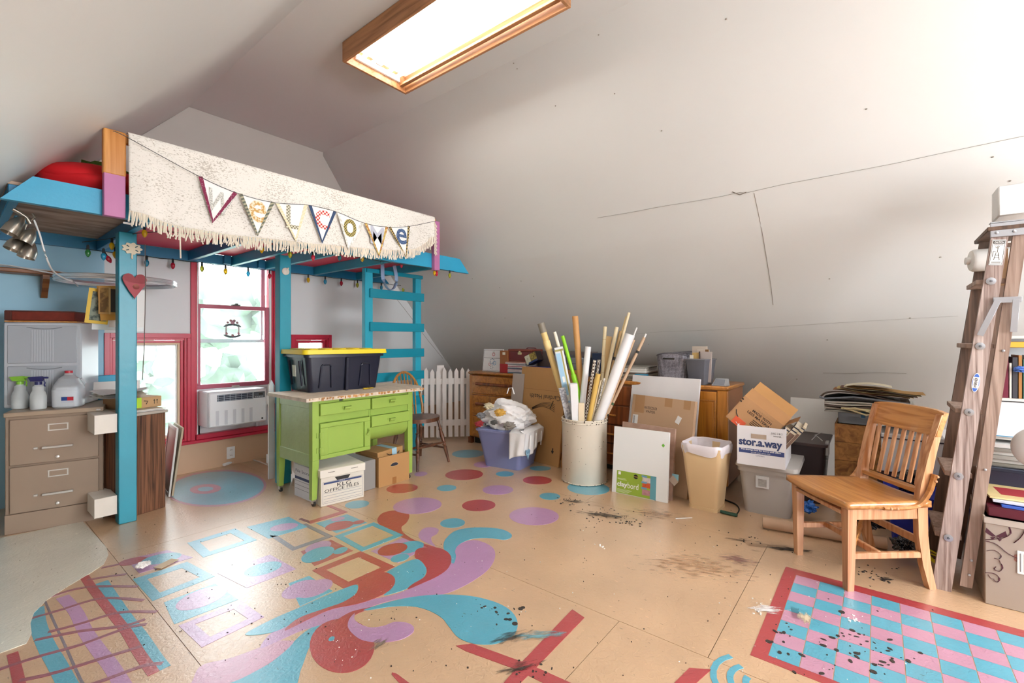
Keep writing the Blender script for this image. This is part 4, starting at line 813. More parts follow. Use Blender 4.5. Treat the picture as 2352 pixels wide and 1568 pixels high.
# fluorescent ceiling fixture
fx = thing('fluorescent_ceiling_light', 'long fluorescent ceiling light in an oak-trimmed box', 'ceiling light', (2.03, 2.16, 3.14)); OAK = wood('#B98458', '#8F5E38', 1, 8, .4, 8)
OAKL = mat('#F2D9AE', .5)
X_, Y_, Hh = .275, .76, .138; HT = ZC-3.14-.002
for x in (-X_, X_-.02): G().box(x, x+.02, -Y_, Y_, 0, HT, .002).build('side_board', OAK, fx)
for y in (-Y_, Y_-.02): G().box(-X_+.02, X_-.02, y, y+.02, 0, HT, .002).build('end_board', OAK, fx)
RF = mat('#F4F4F4', .35, var=0)
G().box(-X_+.02, X_-.02, -Y_+.02, Y_-.02, HT-.012, HT).build('reflector', RF, fx)
G().box(X_-.075, X_-.045, -Y_+.02, Y_-.02, .03, .05, .002).build('inner_ledge', OAK, fx)
G().box(-.03, .03, -Y_+.03, Y_-.03, HT-.045, HT-.012, .01).build('ballast_cover', mat('#D6D6D8', .4), fx)
for x in (-.15, -.07, .07, .15):
    G().tube([(x, -Y_+.04, .07), (x, Y_-.04, .07)], .013, 12).build('tube', mat('#FFFDF8', .4, var=0, emit=15.), fx)
for y in (-Y_+.02, Y_-.04): G().box(-.19, .19, y, y+.02, .05, .09, .002).build('lamp_holder', WHT, fx)
clone(fx, (2.03, -1.35, 3.14), label='added unseen copy of the fluorescent ceiling light behind the camera, for more light')  # unseen fixture, added behind the camera to light the room
# chrome lamp end at the top left
p = aZ(40, 30, 1.0); t = thing('swing_arm_lamp', 'chrome swing arm and white shade of a lamp, cut by the top left corner', 'lamp', aZ(58, 42, 1.2))
CH = mat('#D5D8DC', .08, 1, var=0)
q0 = aZ(58, 42, 1.2); 
G().tube([V(), aZ(68, -60, 1.2)-q0], .010, 12).build('rod', CH, t); G().tube([aZ(35, 35, 1.2)-q0, aZ(42, 52, 1.2)-q0, aZ(58, 58, 1.2)-q0, aZ(68, 50, 1.2)-q0], .008, 10).build('elbow', CH, t)
G().blob(aZ(14, 10, 1.24)-q0, .03, .03, .04, 0, 3).build('shade', mat('#E4E4E6', .3), t)
# ================================================================ green possum-belly table
def casters(par, pts, m, r=.02, z=0.):
    for x, y in pts:
        c = G().tube([(x-.008, y, r), (x+.008, y, r)], r, 14).build('caster', BLK, par); G().box(x-.014, x+.014, y-.012, y+.012, r*1.0, r*2+.006, .002).build('caster_fork', m, c)
gt = thing('bakers_table', 'lime green kitchen work table with drawers, a door and a rounded bin on casters', 'table', (1.66, 3.15, 0))
GRN = mat('#97B450', .38, var=.06, vs=5, bump=.06, bs=30); GRP = mat('#A9C08C', .35, var=.1, vs=7, bump=.35, bs=26); W, D, Ht = .90, .56, .76
def GB(name, m, *bs, b=.003, par=gt):
    g = G()
    for q in bs: g.box(*q, b=b)
    return g.build(name, m, par)
for x in (0, W-.05):
    for y in (0, D-.05):
        g = G(); g.hull([(x+.012 if x else x, y+.006, .05), (x+.05-(0 if x else .014), y+.006, .05), (x+.05-(0 if x else .014), y+.044, .05), (x+.012 if x else x, y+.044, .05)], [(x, y, .33), (x+.05, y, .33), (x+.05, y+.05, .33), (x, y+.05, .33)]).box(x, x+.05, y, y+.05, .33, Ht, .002)
        g.build('leg', GRN, gt)
casters(gt, [(.022, .025), (W-.025, .025), (.022, D-.025), (W-.025, D-.025)], MET)
GB('side_panel', GRP, (.008, .018, .05, D-.05, .30, Ht)); GB('side_rail', GRP, (.002, .02, .05, D-.05, .28, .37)); GB('side_rail', GRP, (.002, .02, .05, D-.05, .70, Ht-.001)); GB('side_panel', GRN, (W-.02, W-.01, .05, D-.05, .55, Ht))
GB('face_frame', GRN, (.05, W-.05, .004, .022, .735, Ht), (.05, .4675, .004, .022, .595, .65), (.468, .482, .003, .022, .37, .735), (.05, .4675, .004, .022, .34, .36), (.4825, W-.05, .004, .022, .592, .655))
GB('inner_panel', GRN, (.051, W-.051, .024, .03, .55, .755))
GB('cutting_board', GRN, (.235, .62, -.012, .2, .742, .758)); GB('board_slot', BLK, (.21, .234, .0, .005, .742, .757), b=0)
def pull(par, x, z, y=-.02):
    g = G(); g.box(x-.028, x+.028, y-.022, y, z+.006, z+.010, .001).box(x-.028, x+.028, y-.022, y-.018, z-.006, z+.01, .001).hull([(x-.024, y, z-.018), (x+.024, y, z-.018), (x+.024, y-.003, z-.018), (x-.024, y-.003, z-.018)], [(x-.028, y, z+.006), (x+.028, y, z+.006), (x+.028, y-.018, z+.006), (x-.028, y-.018, z+.006)])
    g.box(x-.04, x+.04, y-.003, y, z-.004, z+.012, .001); g.build('pull', GRN, par)
d = GB('drawer', GRN, (.052, .468, -.018, .01, .65, .735)); pull(d, .26, .69)
d = GB('drawer', GRN, (.482, W-.052, -.018, .01, .648, .735)); pull(d, .67, .70)
d = GB('door', GRN, (.052, .468, -.016, .008, .333, .362), (.052, .468, -.016, .008, .56, .592), (.052, .112, -.016, .008, .362, .56), (.415, .468, -.016, .008, .362, .56), (.112, .415, -.004, .006, .362, .56))
for z in (.40, .51):
    g = G(); g.box(.028, .046, -.004, .004, z-.018, z+.018, .001).box(.054, .074, -.0205, -.016, z-.018, z+.018, .001).tube([(.05, -.014, z-.02), (.05, -.014, z+.02)], .004, 8); g.build('hinge', GRN, d)
G().tube([(.445, -.018, .50), (.445, -.034, .49), (.442, -.03, .47), (.432, -.036, .458), (.425, -.03, .462)], .006, 8).build('latch', GRN, d)
bn = G(); 
prof = [(-.02, .59), (-.02, .508), (0, .50), (.0, .46), (.02, .42), (.07, .385), (.16, .362), (.30, .358), (.42, .38), (.50, .45), (.50, .59)]
bn.prism([(y, z) for y, z in prof], .37, T=M.Translation((.476, 0, 0)) @ M(((0, 0, 1, 0), (1, 0, 0, 0), (0, 1, 0, 0), (0, 0, 0, 1))))
bb = bn.build('flour_bin', GRN, gt, ang=30); g = GB('bin_front', GRN, (.474, W-.046, -.024, -.002, .508, .592), par=bb); pull(bb, .665, .548, -.024)
tp = G(); tp.hull([(-.06, -.03, Ht), (.955, -.075, Ht), (1.06, .1, Ht), (1.06, D+.02, Ht), (-.055, D+.03, Ht)], [(-.06, -.03, Ht+.025), (.955, -.075, Ht+.025), (1.06, .1, Ht+.025), (1.06, D+.02, Ht+.025), (-.055, D+.03, Ht+.025)])
tp.build('table_top', mat('#D9C8B2', .6, var=.28, vs=16, bump=.3, bs=30), gt)
g = G(); e1, e2 = V((-.06, -.0305, 0)), V((.955, -.0755, 0))
for k in range(60):
    t = rnd.random(); p = e1.lerp(e2, t); s_ = rnd.uniform(.004, .02); g.box(p.x, p.x+s_, p.y-.0015, p.y+.001, Ht+rnd.uniform(.001, .018), Ht+.02+rnd.uniform(.0, .005))
g.build('chipped_paint', wood('#C58F55', '#8A5A30', 0), gt, kind='stuff')
# yellow-lidded tote on the table
a_ = at(712, 902, .787); b_ = at(868, 889, .787); rzt = math.atan2(b_.y-a_.y, b_.x-a_.x); wt_ = (b_-a_).length
tt = thing('storage_tote', 'dark blue-black storage tote with a yellow lid on the green table', 'tote', (a_+(b_-a_)*.5).to_tuple()[:2]+(.786,), rzt); tt.location = tt.location+V((-math.sin(rzt), math.cos(rzt), 0))*.2
NV = mat('#1E2133', .32, var=.08, vs=4, bump=.05); YL = mat('#E8CE22', .4, var=.04)
G().taper(wt_+.0, .38, wt_+.07, .44, 0, .30, b=.04, seg=4).build('tub', NV, tt)
g = G(); g.taper(wt_+.10, .47, wt_+.10, .47, .275, .295, b=.04, seg=4); g.build('rim', NV, tt)
lid = G().taper(wt_+.14, .51, wt_+.13, .50, .30, .335, b=.04, seg=4).build('lid', YL, tt)
g = G(); 
for k in range(5): g.box(-wt_/2+.0+k*wt_/5, -wt_/2+.065+k*wt_/5, -.2, .2, .334, .343, .004)
g.build('lid_ribs', YL, lid, kind='stuff')
for x in (-.17, .17):
    s1 = .02+.0; g = G(); q = [(x-.05, 0, .03), (x-.038, 0, .20), (x-.03, 0, .215), (x+.03, 0, .215), (x+.038, 0, .20), (x+.05, 0, .03)]
    g.tube([(px, -.19-.03*(pz/.3)-.004, pz) for px, _, pz in q], .008, 6); g.build('moulded_rib', NV, tt)
g = G(); g.box(-.012, .012, -.222, -.195, .01, .285, .004, T=Tm(rx=.06)); g.build('moulded_rib', NV, tt)
sx = -wt_/2-.02
for y in (-.1, .1): G().tube([(sx-.0, y, .05), (sx-.022, y, .25)], .009, 6).build('moulded_rib', NV, tt)
G().box(sx-.024, sx-.02, -.05, .01, .14, .23, T=Tm(ry=-.05)).build('paper_label', mat('#C9CFBF', .7), tt)
p = at(845, 893, .786); t = thing('tape_measure', 'small black and yellow clamp lying on the green table', 'tool', (p.x, p.y, .787), .2)
t.name = 'spring_clamp'; G().box(-.05, .0, -.012, .012, 0, .012, .004).box(.0, .05, -.02, .004, .002, .01, .003).build('jaws', mat('#C9A92C', .5), t); G().box(-.02, .03, -.01, .01, .01, .02, .004).build('pivot', BLK, t)
# boxes under the table
def carton(name, lab, cat, pL, pR, dep, ht, m, h=0., wall=.004, open_=True, grp=None, shrink=0):
    a, rz, w_ = frame(pL, pR, h); t = thing(name, lab, cat, (a.x, a.y, h+.001), rz, grp)
    g = G()
    if open_:
        g.box(0, w_, 0, wall, 0, ht).box(0, w_, dep-wall, dep, 0, ht).box(0, wall, wall, dep-wall, 0, ht).box(w_-wall, w_, wall, dep-wall, 0, ht).box(wall, w_-wall, wall, dep-wall, 0, wall)
    else: g.box(0, w_, 0, dep, 0, ht, .002)
    g.build('carton', m, t); return t, w_
BX = mat('#DAD2C4', .7, var=.04); NVY = mat('#33436F', .6)
t, w_ = carton('file_box', 'white file storage box with a lid marked KLG OFFICE FILES under the green table', 'box', (737, 1165), (836, 1141), .38, .245, BX, open_=False)
G().box(-.008, w_+.008, -.008, .388, .205, .262, .003).build('lid', mat('#E2DACC', .7, var=.03), t)
G().hull([(w_*.36, -.0015, .172), (w_*.62, -.0015, .172), (w_*.62, .0, .172), (w_*.36, .0, .172)], [(w_*.31, -.0015, .197), (w_*.67, -.0015, .197), (w_*.67, 0, .197), (w_*.31, 0, .197)]).build('hand_hole', BLK, t)
G().box(.02, w_-.02, -.001, 0, .155, .168).build('printed_band', NVY, t); text('CONTENTS', WHP, t, Tm((w_*.4, -.0018, .158)) @ FRONT, h=.006)
text('KLG', BLK, t, Tm((w_*.36, -.0015, .125)) @ FRONT, h=.026, w=w_*.32); text('OFFICE FILES', BLK, t, Tm((w_*.08, -.0015, .095), ry=-.03) @ FRONT, h=.022, w=w_*.8)
g = G(); 
for z in (.09, .07, .05, .03): g.box(.02, w_-.02, -.001, 0, z, z+.0015)
rect(g, .012, w_-.012, .018, .172, .0015, -.001, 0, 0); g.build('printed_lines', mat('#6C6F86', .7), t)
g = G(); g.box(w_*.15, w_*.3, -.0095, -.008, .238, .242).box(w_*.68, w_*.84, -.0095, -.008, .238, .242); g.build('lid_slots', mat('#7C7468', .7), t)
t2 = thing('file_box', 'white file storage box with blue print behind the front table leg', 'box', (1.735, 3.5, .001), R(94)); 
t2.location = (1.712, 3.52, .001); t2.rotation_euler = (0, 0, R(-90)); G().box(0, .30, 0, .012, 0, .245).build('panel', mat('#DFE2EA', .7), t2)
T9 = Tm((.02, -.001, .18)) @ FRONT; text('File Storage', NVY, t2, T9, h=.03, w=.26); G().box(.01, .28, -.001, 0, .135, .155).build('printed_band', NVY, t2); g = G(); 
for z in (.12, .09, .06): g.box(.01, .28, -.001, 0, z, z+.002)
g.build('printed_lines', mat('#6C6F86', .7), t2)
GC = mat('#8F8B88', .5, var=.05)
tg(G().box(2.035, 2.20, 3.17, 3.5, .001, .235, .003).build('grey_box', GC), 'plain grey box squeezed between the file box and the brown carton', 'box')
t, w_ = carton('handled_carton', 'open brown cardboard carton with an oval handle hole under the bin of the green table', 'box', (875, 1122), (945, 1101), .33, .24, KR2)
t.location = (2.215, 3.15, .001); t.rotation_euler = (0, 0, 0)
G().prism([(w_*.5+.038*math.cos(a), .155+(.02 if math.sin(a) > 0 else .008)*math.sin(a)) for a in [2*math.pi*i/20 for i in range(20)]], .001, T=FRONT).build('hand_hole', mat('#2B2E3A', .6), t)
g = G(); g.tube([(w_*.5+.04*math.cos(a), -.001, .155+(.022 if math.sin(a) > 0 else .01)*math.sin(a)) for a in [2*math.pi*i/24 for i in range(24)]], .0025, 4, closed=True); g.build('hole_rim', KR, t)
G().box(w_*.5-.02, w_*.5+.02, -.001, 0, 0, .055).build('tape', mat('#9C6A3A', .4), t)
t, w2_ = thing('shipping_box', 'small brown shipping box with blue tape lying inside the open handled carton', 'box', (2.235, 3.19, .19), R(4)), .27
G().box(0, w2_, 0, .22, 0, .085, .002, T=Tm(ry=-.04)).build('carton', KR2, t); BT_ = Tm(ry=-.04)
G().box(.15, .20, -.0015, .2, .0, .0865, T=BT_).build('blue_tape', mat('#A9CDDF', .5), t)
G().tube([(.09, -.002, .06), (.12, -.002, .045), (.15, -.002, .045)], .003, 5).tube([(.2, -.002, .045), (.225, -.002, .06), (.215, -.002, .04)], .003, 5).build('smile_mark', BLK, t)
# ---------------------------------------------------------------- white picket fences
FW_ = mat('#E4DEDA', .5, var=.06, vs=5); 
def fence(lab, A_, B_, n, hh, posts=()):
    a_, b_ = V(A_), V(B_); d = b_-a_; rz_ = math.atan2(d.y, d.x); t = thing('picket_fence', lab, 'fence', (a_.x, a_.y, 0), rz_); L_ = d.length
    for z in (.16, hh-.20): G().box(0, L_, .019, .045, z, z+.075, .003).build('rail', FW_, t)
    pw = .048
    for k in range(n):
        x = (L_-pw)*k/(n-1); up = hh+.01*math.sin(k*2.1); g = G(); g.prism([(x, .03), (x+pw, .03), (x+pw, up-.045), (x+pw*.5, up), (x, up-.045)], .018, T=M.Translation((0, .018, 0)) @ FRONT); g.build('picket', FW_, t)
    for x in posts: G().box(x, x+.09, .046, .12, 0.001, hh+.03, .004).build('post', FW_, t)
    return t
fence('white picket fence section between the loft ladder and the dresser', (3.56, 4.28), (4.02, 3.86), 9, .86, (.22,))
fence('short white picket section behind the left end of the green table', (1.72, 3.98), (2.22, 4.02), 7, .86)
# ---------------------------------------------------------------- windsor chair
DKW = wood('#6E4630', '#3E2418', 2, 8, .35, 8); HNY = wood('#B9803E', '#80501F', 2, 8, .35, 8)
wcx = thing('windsor_chair', 'dark brown windsor side chair with a honey hoop back behind the green table', 'chair', (2.905, 3.475, 0), R(3))
g = G(); g.prism([(.20*math.cos(a)*(1+.05*math.cos(2*a)), .19*math.sin(a)) for a in [2*math.pi*i/28 for i in range(28)]], .035, z=.42); g.build('seat', DKW, wcx)
def turned(p0, p1, m, par, rs, name='leg'):
    a, b = V(p0), V(p1); d = b-a; L_ = d.length; g = G(); g.lathe([(0, 0)]+[(r, L_*f) for f, r in rs]+[(0, L_)], 12, T=M.Translation(a) @ d.to_track_quat('Z', 'Y').to_matrix().to_4x4()); g.build(name, m, par)
LR = [(0, .011), (.12, .013), (.33, .018), (.36, .021), (.38, .012), (.41, .02), (.44, .012), (.62, .022), (.74, .014), (.77, .02), (.8, .012), (1, .013)]
ft = {}
for sx_ in (-1, 1):
    for sy_ in (-1, 1): turned((sx_*.205, sy_*.20, 0), (sx_*.13, sy_*.12, .425), DKW, wcx, LR)
for a, b in (((-.185, -.17, .14), (-.185, .17, .14)), ((.185, -.17, .14), (.185, .17, .14)), ((-.18, 0, .16), (.18, 0, .16)), ((-.185, -.17, .2), (.185, -.17, .2))): turned(a, b, DKW, wcx, [(0, .008), (.3, .011), (.5, .017), (.7, .011), (1, .008)], 'stretcher')
hp_ = [(.20*math.cos(a)*(1 if True else 1), .165+.06*max(0, math.sin(a)), .455+.42*math.sin(a)**.8 if math.sin(a) > 0 else .455) for a in [math.pi*i/24 for i in range(25)]]
G().tube(hp_, .0125, 8).build('hoop', HNY, wcx)
for k in range(7):
    x = -.13+.0433*k; zt = .455+.42*math.sin(math.acos(x/.2))**.8; G().tube([(x*.8, .155, .45), (x, .165+.06*math.sin(math.acos(x/.2)), zt)], .0055, 6).build('spindle', HNY, wcx)
# ================================================================ dressers along the right wall
DO = wood('#C07F36', '#95591F', 1, 7, .3, 9, .08, .3); DO2 = wood('#D08A32', '#A9651C', 2, 7, .3, 9, .08, .3); DD = wood('#8A4A22', '#552A12', 2, 7, .35, 9)
dr = thing('dresser', 'honey oak dresser with a rounded top edge beside the picket fence', 'dresser', (3.86, 3.74, 0), R(-90))   # local x runs along the wall, +y away from the room
# local frame: x -> -y world, y -> +x world
dl = 1.32
G().box(0, dl, .012, .47, .07, .80, .012).build('carcass', DO2, dr); G().box(-.005, dl+.005, -.012, .48, .80, .832, .014).build('top_panel', DO, dr)
G().box(.06, dl-.06, .05, .45, 0.001, .07).build('plinth', BLK, dr); G().box(0, .05, 0, .05, 0, .07).box(dl-.05, dl, 0, .05, 0, .07).build('feet', DD, dr)
for z0, z1 in ((.09, .33), (.345, .57), (.585, .79)):
    d = G().box(.07, dl-.07, -.008, .02, z0, z1, .006).build('drawer', DO, dr); zc = z0+(z1-z0)*.55
    G().tube([(.14, -.02, zc), (.5, -.022, zc), (dl-.5, -.022, zc), (dl-.14, -.02, zc)], .013, 8, flat=1.3).build('handle_rail', DD, d)
    G().box(.07, dl-.07, -.0085, -.006, z1-.006, z1, .001).build('edge_groove', DD, d)
ca = thing('wardrobe_chest', 'orange oak chest with a panelled door and drawers beside the tan waste bin', 'chest', (3.845, 2.30, 0), R(-90)); cl_ = 1.385
G().box(0, cl_, .012, .52, .05, .80, .004).build('carcass', mat('#9A6A4A', .45, var=.1), ca); G().box(-.01, cl_+.01, -.02, .54, .80, .832, .008).build('top_panel', DO, ca)
G().box(.04, cl_-.04, .05, .5, .001, .05).build('plinth', BLK, ca)
G().box(1.31, cl_+.004, -.006, .03, .05, .80, .004).build('corner_stile', DO2, ca); G().box(.70, .74, -.006, .03, .05, .8).build('corner_stile', DO2, ca)
d = G().box(1.0, 1.305, -.012, .012, .30, .785, .003).build('door', DO2, ca); g = G(); rect(g, 1.09, 1.30, .33, .72, .012, -.016, -.012); g.build('panel_moulding', DO, d); G().box(1.11, 1.28, -.015, -.012, .35, .70, .003).build('raised_panel', DO2, d); G().lathe([(0, 0), (.008, 0), (.012, .012), (.012, .02), (0, .024)], 12, T=Tm((1.03, -.012, .52)) @ FRONT).build('knob', DD, d)
d = G().box(.76, 1.305, -.012, .012, .08, .27, .003).build('drawer', DO2, ca); g = G(); rect(g, .78, 1.29, .10, .25, .01, -.016, -.012); g.build('panel_moulding', DO, d)
for z0, z1 in ((.08, .25), (.26, .42), (.43, .60), (.61, .78)): d = G().box(.03, .69, -.015, .012, z0, z1, .004).build('drawer', DD, ca); G().tube([(.25, -.03, (z0+z1)/2), (.45, -.03, (z0+z1)/2)], .009, 6).build('drawer_pull', DO, d)
# things on the left dresser (top at .833)
ZD = .833
DT = M.Translation((3.86, 3.74, ZD)) @ M.Rotation(R(-90), 4, 'Z')
def ond(name, lab, cat, px, y, r=0, z=0., grp=None, base=DT, x0=3.86):
    # px: photograph column of the left front corner; y: distance behind the dresser front
    x = x0+y; r_ = ray(px, 800); t_ = x/r_.x; yy = r_.y*t_
    return thing(name, lab, cat, (x, yy, ZD+z+.0008), R(-90)+r, grp)
def wpx(px0, px1, x): a, b = ray(px0, 800), ray(px1, 800); return abs(a.y*x/a.x-b.y*x/b.x)
x = 3.86+.06; w_ = wpx(1103, 1147, x); t = ond('painted_tin_box', 'white enamel box with red and blue flower sprays at the left end of the dresser', 'box', 1103, .06)
T_ = Tm(rx=-.12, loc=(0, .03, 0)); G().box(0, w_, 0, .03, 0, .26, .003, T=T_).build('box_body', mat('#E5E4E4', .4), t)
g = G(); rect(g, .008, w_-.004, .01, .25, .003, -.0012, 0, 0); g.box(.008, w_-.004, -.0012, 0, .155, .158); g.build('black_lines', BLK, t, T=T_)
def daub(cx, cz, r_, c, n=7, yy=-.0015):
    g = G()
    for k in range(n):
        a = 2*math.pi*k/n; g.prism([(cx+r_*math.cos(a)+r_*.35*math.cos(b), cz+r_*math.sin(a)+r_*.25*math.sin(b)) for b in [2*math.pi*i/6 for i in range(6)]], .0006+.00005*k, T=M.Translation((0, 0, 0)) @ FRONT)
    g.build('painted_motif', mat(c, .6), t, T=T_, kind='stuff')
daub(w_*.55, .20, .018, '#B8424F', 9); daub(w_*.55, .228, .012, '#5C8C7C', 5); daub(w_*.2, .2, .005, '#C98A94', 4); daub(w_*.62, .10, .022, '#7FA6C8', 9); daub(w_*.62, .10, .008, '#2F4F86', 5); daub(w_*.38, .085, .015, '#C9505C', 8); daub(w_*.5, .12, .03, '#8FA0B2', 8); daub(w_*.5, .05, .018, '#5A6570', 5)
x = 3.90; w_ = wpx(1148, 1166, x); t = ond('tall_book', 'upright book with a brown upper half and red lower half beside the white enamel box', 'book', 1148, .04)
G().box(0, w_, 0, .2, 0, .245, .003).build('cover', mat('#94582C', .5, var=.1), t); G().box(-.0008, w_+.0008, -.001, .2, 0, .10, .002).build('red_half', mat('#A01C1F', .5), t); G().box(w_*.35, w_*.7, -.0015, 0, .20, .228).build('spine_label', mat('#D9D2BE', .6), t)
# magazines
x = 3.90; w_ = wpx(1160, 1207, x); mcol = ['#5B87A8', '#C9C3CC', '#D9D4D2', '#E6C8CF', '#5B6478', '#D6D0CE', '#B0647C', '#E3DDD8', '#8F9198', '#D8D2D0', '#B07A6A']
z = 0
for k, c in enumerate(mcol):
    hh = rnd.uniform(.008, .014); t = ond('magazine', ['lowest', 'second', 'third', 'fourth', 'fifth', 'sixth', 'seventh', 'eighth', 'ninth', 'tenth', 'eleventh'][k]+(' magazine from the bottom' if k else ' magazine')+' of the stack beneath the oxblood suitcase', 'magazine', 1160+rnd.uniform(-1, 2), .04, rnd.uniform(-.05, .05), z, 'magazines stacked on the dresser')
    G().box(0, w_+rnd.uniform(-.01, .01), 0, .2, 0, hh-.0012, .001).build('pages', mat(c, .5, var=.15, vs=40), t); z += hh
zm = z
t = ond('suitcase', 'small oxblood suitcase with a brass lock on top of the magazines', 'suitcase', 1167, .06, 0, zm); x = 3.92; w_ = wpx(1167, 1222, x); OXB = mat('#6E2F30', .42, var=.15, vs=9)
G().box(0, w_, 0, .2, 0, .108, .012, seg=2).build('case_body', OXB, t); G().box(-.002, w_+.002, -.002, .202, .108, .135, .01, seg=2).build('lid', mat('#7C3A2C', .4, var=.15), t)
l_ = G().box(w_*.42, w_*.58, -.006, 0, .075, .10, .003).box(w_*.46, w_*.53, -.008, 0, .10, .115, .002).build('lock', mat('#D9C99A', .3, .7), t); G().tube([(w_*.55, .1, .135), (w_*.6, .1, .148), (w_*.9, .1, .148), (w_*.95, .1, .135)], .006, 6).build('handle', OXB, t)
g = G(); g.tube([(.006, -.003, .01), (.006, -.003, .10)], .002, 4).tube([(.006, -.003, .01), (w_-.006, -.003, .01)], .002, 4); g.build('piping', mat('#A05A44', .5), t)
t = ond('blue_plastic_case', 'bright blue lidded plastic case under the old radio', 'box', 1208, .03); x = 3.89; w_ = wpx(1208, 1248, x)
G().box(0, w_, 0, .16, 0, .078, .006).build('case_body', mat('#1E55C4', .35), t); g = G()
for cx in (.3, .7): g.tube([(w_*cx+.02*math.cos(a), -.001, .012+.02*math.sin(a)) for a in [math.pi*i/10 for i in range(11)]], .0015, 4)
g.build('moulded_arcs', mat('#153F96', .35), t)
t = ond('clear_case', 'clear plastic case to the right of the bright blue case', 'box', 1249, .03); w_ = wpx(1249, 1266, 3.89); G().box(0, w_, 0, .16, 0, .075, .003).build('case_body', glassy('#C9CED8', milky=.35), t)
t = ond('table_radio', 'old brown table radio with a gold grille tilted on top of the blue plastic case', 'radio', 1207, .04, 0, .09); w_ = .155
T_ = Tm((0.0, 0, .03), ry=-.34); T_ = M.Translation((.022, 0, .0)) @ M.Rotation(R(-24), 4, 'Y')
G().box(0, w_, 0, .11, 0, .105, .004).build('radio_case', mat('#2A1D18', .5), t, T=T_); G().box(.004, w_*.45, -.004, 0, .004, .101, .002).build('dial_panel', mat('#CFCDB4', .5), t, T=T_); G().box(w_*.45, w_-.004, -.004, 0, .022, .101, .002).build('grille', check('#A8924A', '#6A5A2C', 90, kind='noise'), t, T=T_); G().box(w_*.2, w_-.004, -.005, 0, .002, .021, .001).build('lower_trim', mat('#33406A', .4), t, T=T_)
G().tube([(.03, -.006, .05), (.045, -.006, .06), (.035, -.006, .07)], .002, 4).build('dial_pointer', BLK, t, T=T_)
ORG = glassy('#C4C8D2', milky=.3)
for px0, px1, z0, hh, lb_ in ((1267, 1300, 0, .21, 'clear plastic parts organizer standing behind the blue-patterned box'), (1301, 1345, .0, .19, 'clear stacking organizer seen between the green and orange tubes')):
    t = ond('parts_organizer', lb_, 'organizer', px0, .08 if px0 < 1300 else .1, 0, z0); w_ = wpx(px0, px1, 3.95)
    G().box(0, w_, 0, .15, 0, hh, .003).build('case_body', ORG, t)
    for k in range(3): G().box(.004, w_-.004, -.006, -.001, hh*k/3+.004, hh*(k+1)/3-.004, .002).build('tray', glassy('#DDE0E6', milky=.45), t)
tg(G().box(4.14, 4.33, 2.3, 2.95, ZD+.001, ZD+.24, .003).build('flat_crate', mat('#6E625E', .6, var=.2)), 'grey-brown crate at the back of the dresser behind the radio', 'crate')
tg(G().box(4.02, 4.2, 1.98, 2.2, ZD+.001, ZD+.235, .003).build('navy_box', mat('#1F2C48', .5)), 'navy box behind the clear organizers', 'box')
# flattened carton leaning on the dresser
a, rzc, wc_ = frame((1182, 1040), (1274, 1079)); a = V((3.70, 2.93, 0)); b = V((3.62, 2.335, 0)); rzc = math.atan2((b-a).y, (b-a).x); wc_ = (b-a).length
t = thing('flattened_carton', 'tall tan cardboard carton with upside-down lettering leaning on the dresser behind the blue bin', 'box', a, rzc); T_ = Tm(rx=-.13)
G().box(0, wc_, 0, .02, 0, .93, .001).build('carton_face', mat('#B98A55', .75, var=.08, vs=3), t, T=T_)
G().box(0, wc_, -.002, 0, .705, .707).build('fold_line', mat('#8A6238', .8), t, T=T_)
tx = text('Cardinal Health', BLK, t, T_ @ Tm((wc_-.05, -.0012, .66)) @ M.Rotation(R(180), 4, 'Y') @ FRONT, w=.40, h=.045)
g = G()
for k in range(5): g.tube([(wc_*.5+.3*(i/8-.35), -.0015, .52-.012*k+.07*math.sin(i/8*2.2+.1*k)) for i in range(9)], .0018, 4)
g.tube([(wc_*.72, -.0015, .53), (wc_*.78, -.0015, .61)], .004, 4); g.build('curved_mark', BLK, t, T=T_)
g = G(); g.prism([(wc_*.82, .14), (wc_*.85, .11), (wc_*.88, .14), (wc_*.86, .14), (wc_*.86, .165), (wc_*.84, .165), (wc_*.84, .14)], .001, T=FRONT); g.build('arrow_mark', BLK, t, T=T_)
t = thing('flattened_carton', 'narrow brown carton edge leaning to the right of the lettered carton', 'box', (3.64, 2.325, 0), R(-93)); G().box(0, .10, 0, .02, 0, .92, .001).build('carton_face', mat('#AE7C45', .75, var=.08), t, T=T_)
# grey card sheet behind
tg(G().box(0, .16, 0, .006, 0, .85, T=Tm((3.70, 3.03, .002), rz=R(-94)) @ Tm(rx=-.12)).build('grey_card', mat('#B3A59A', .7)), 'narrow grey card leaning between the oak dresser and the lettered carton', 'card')
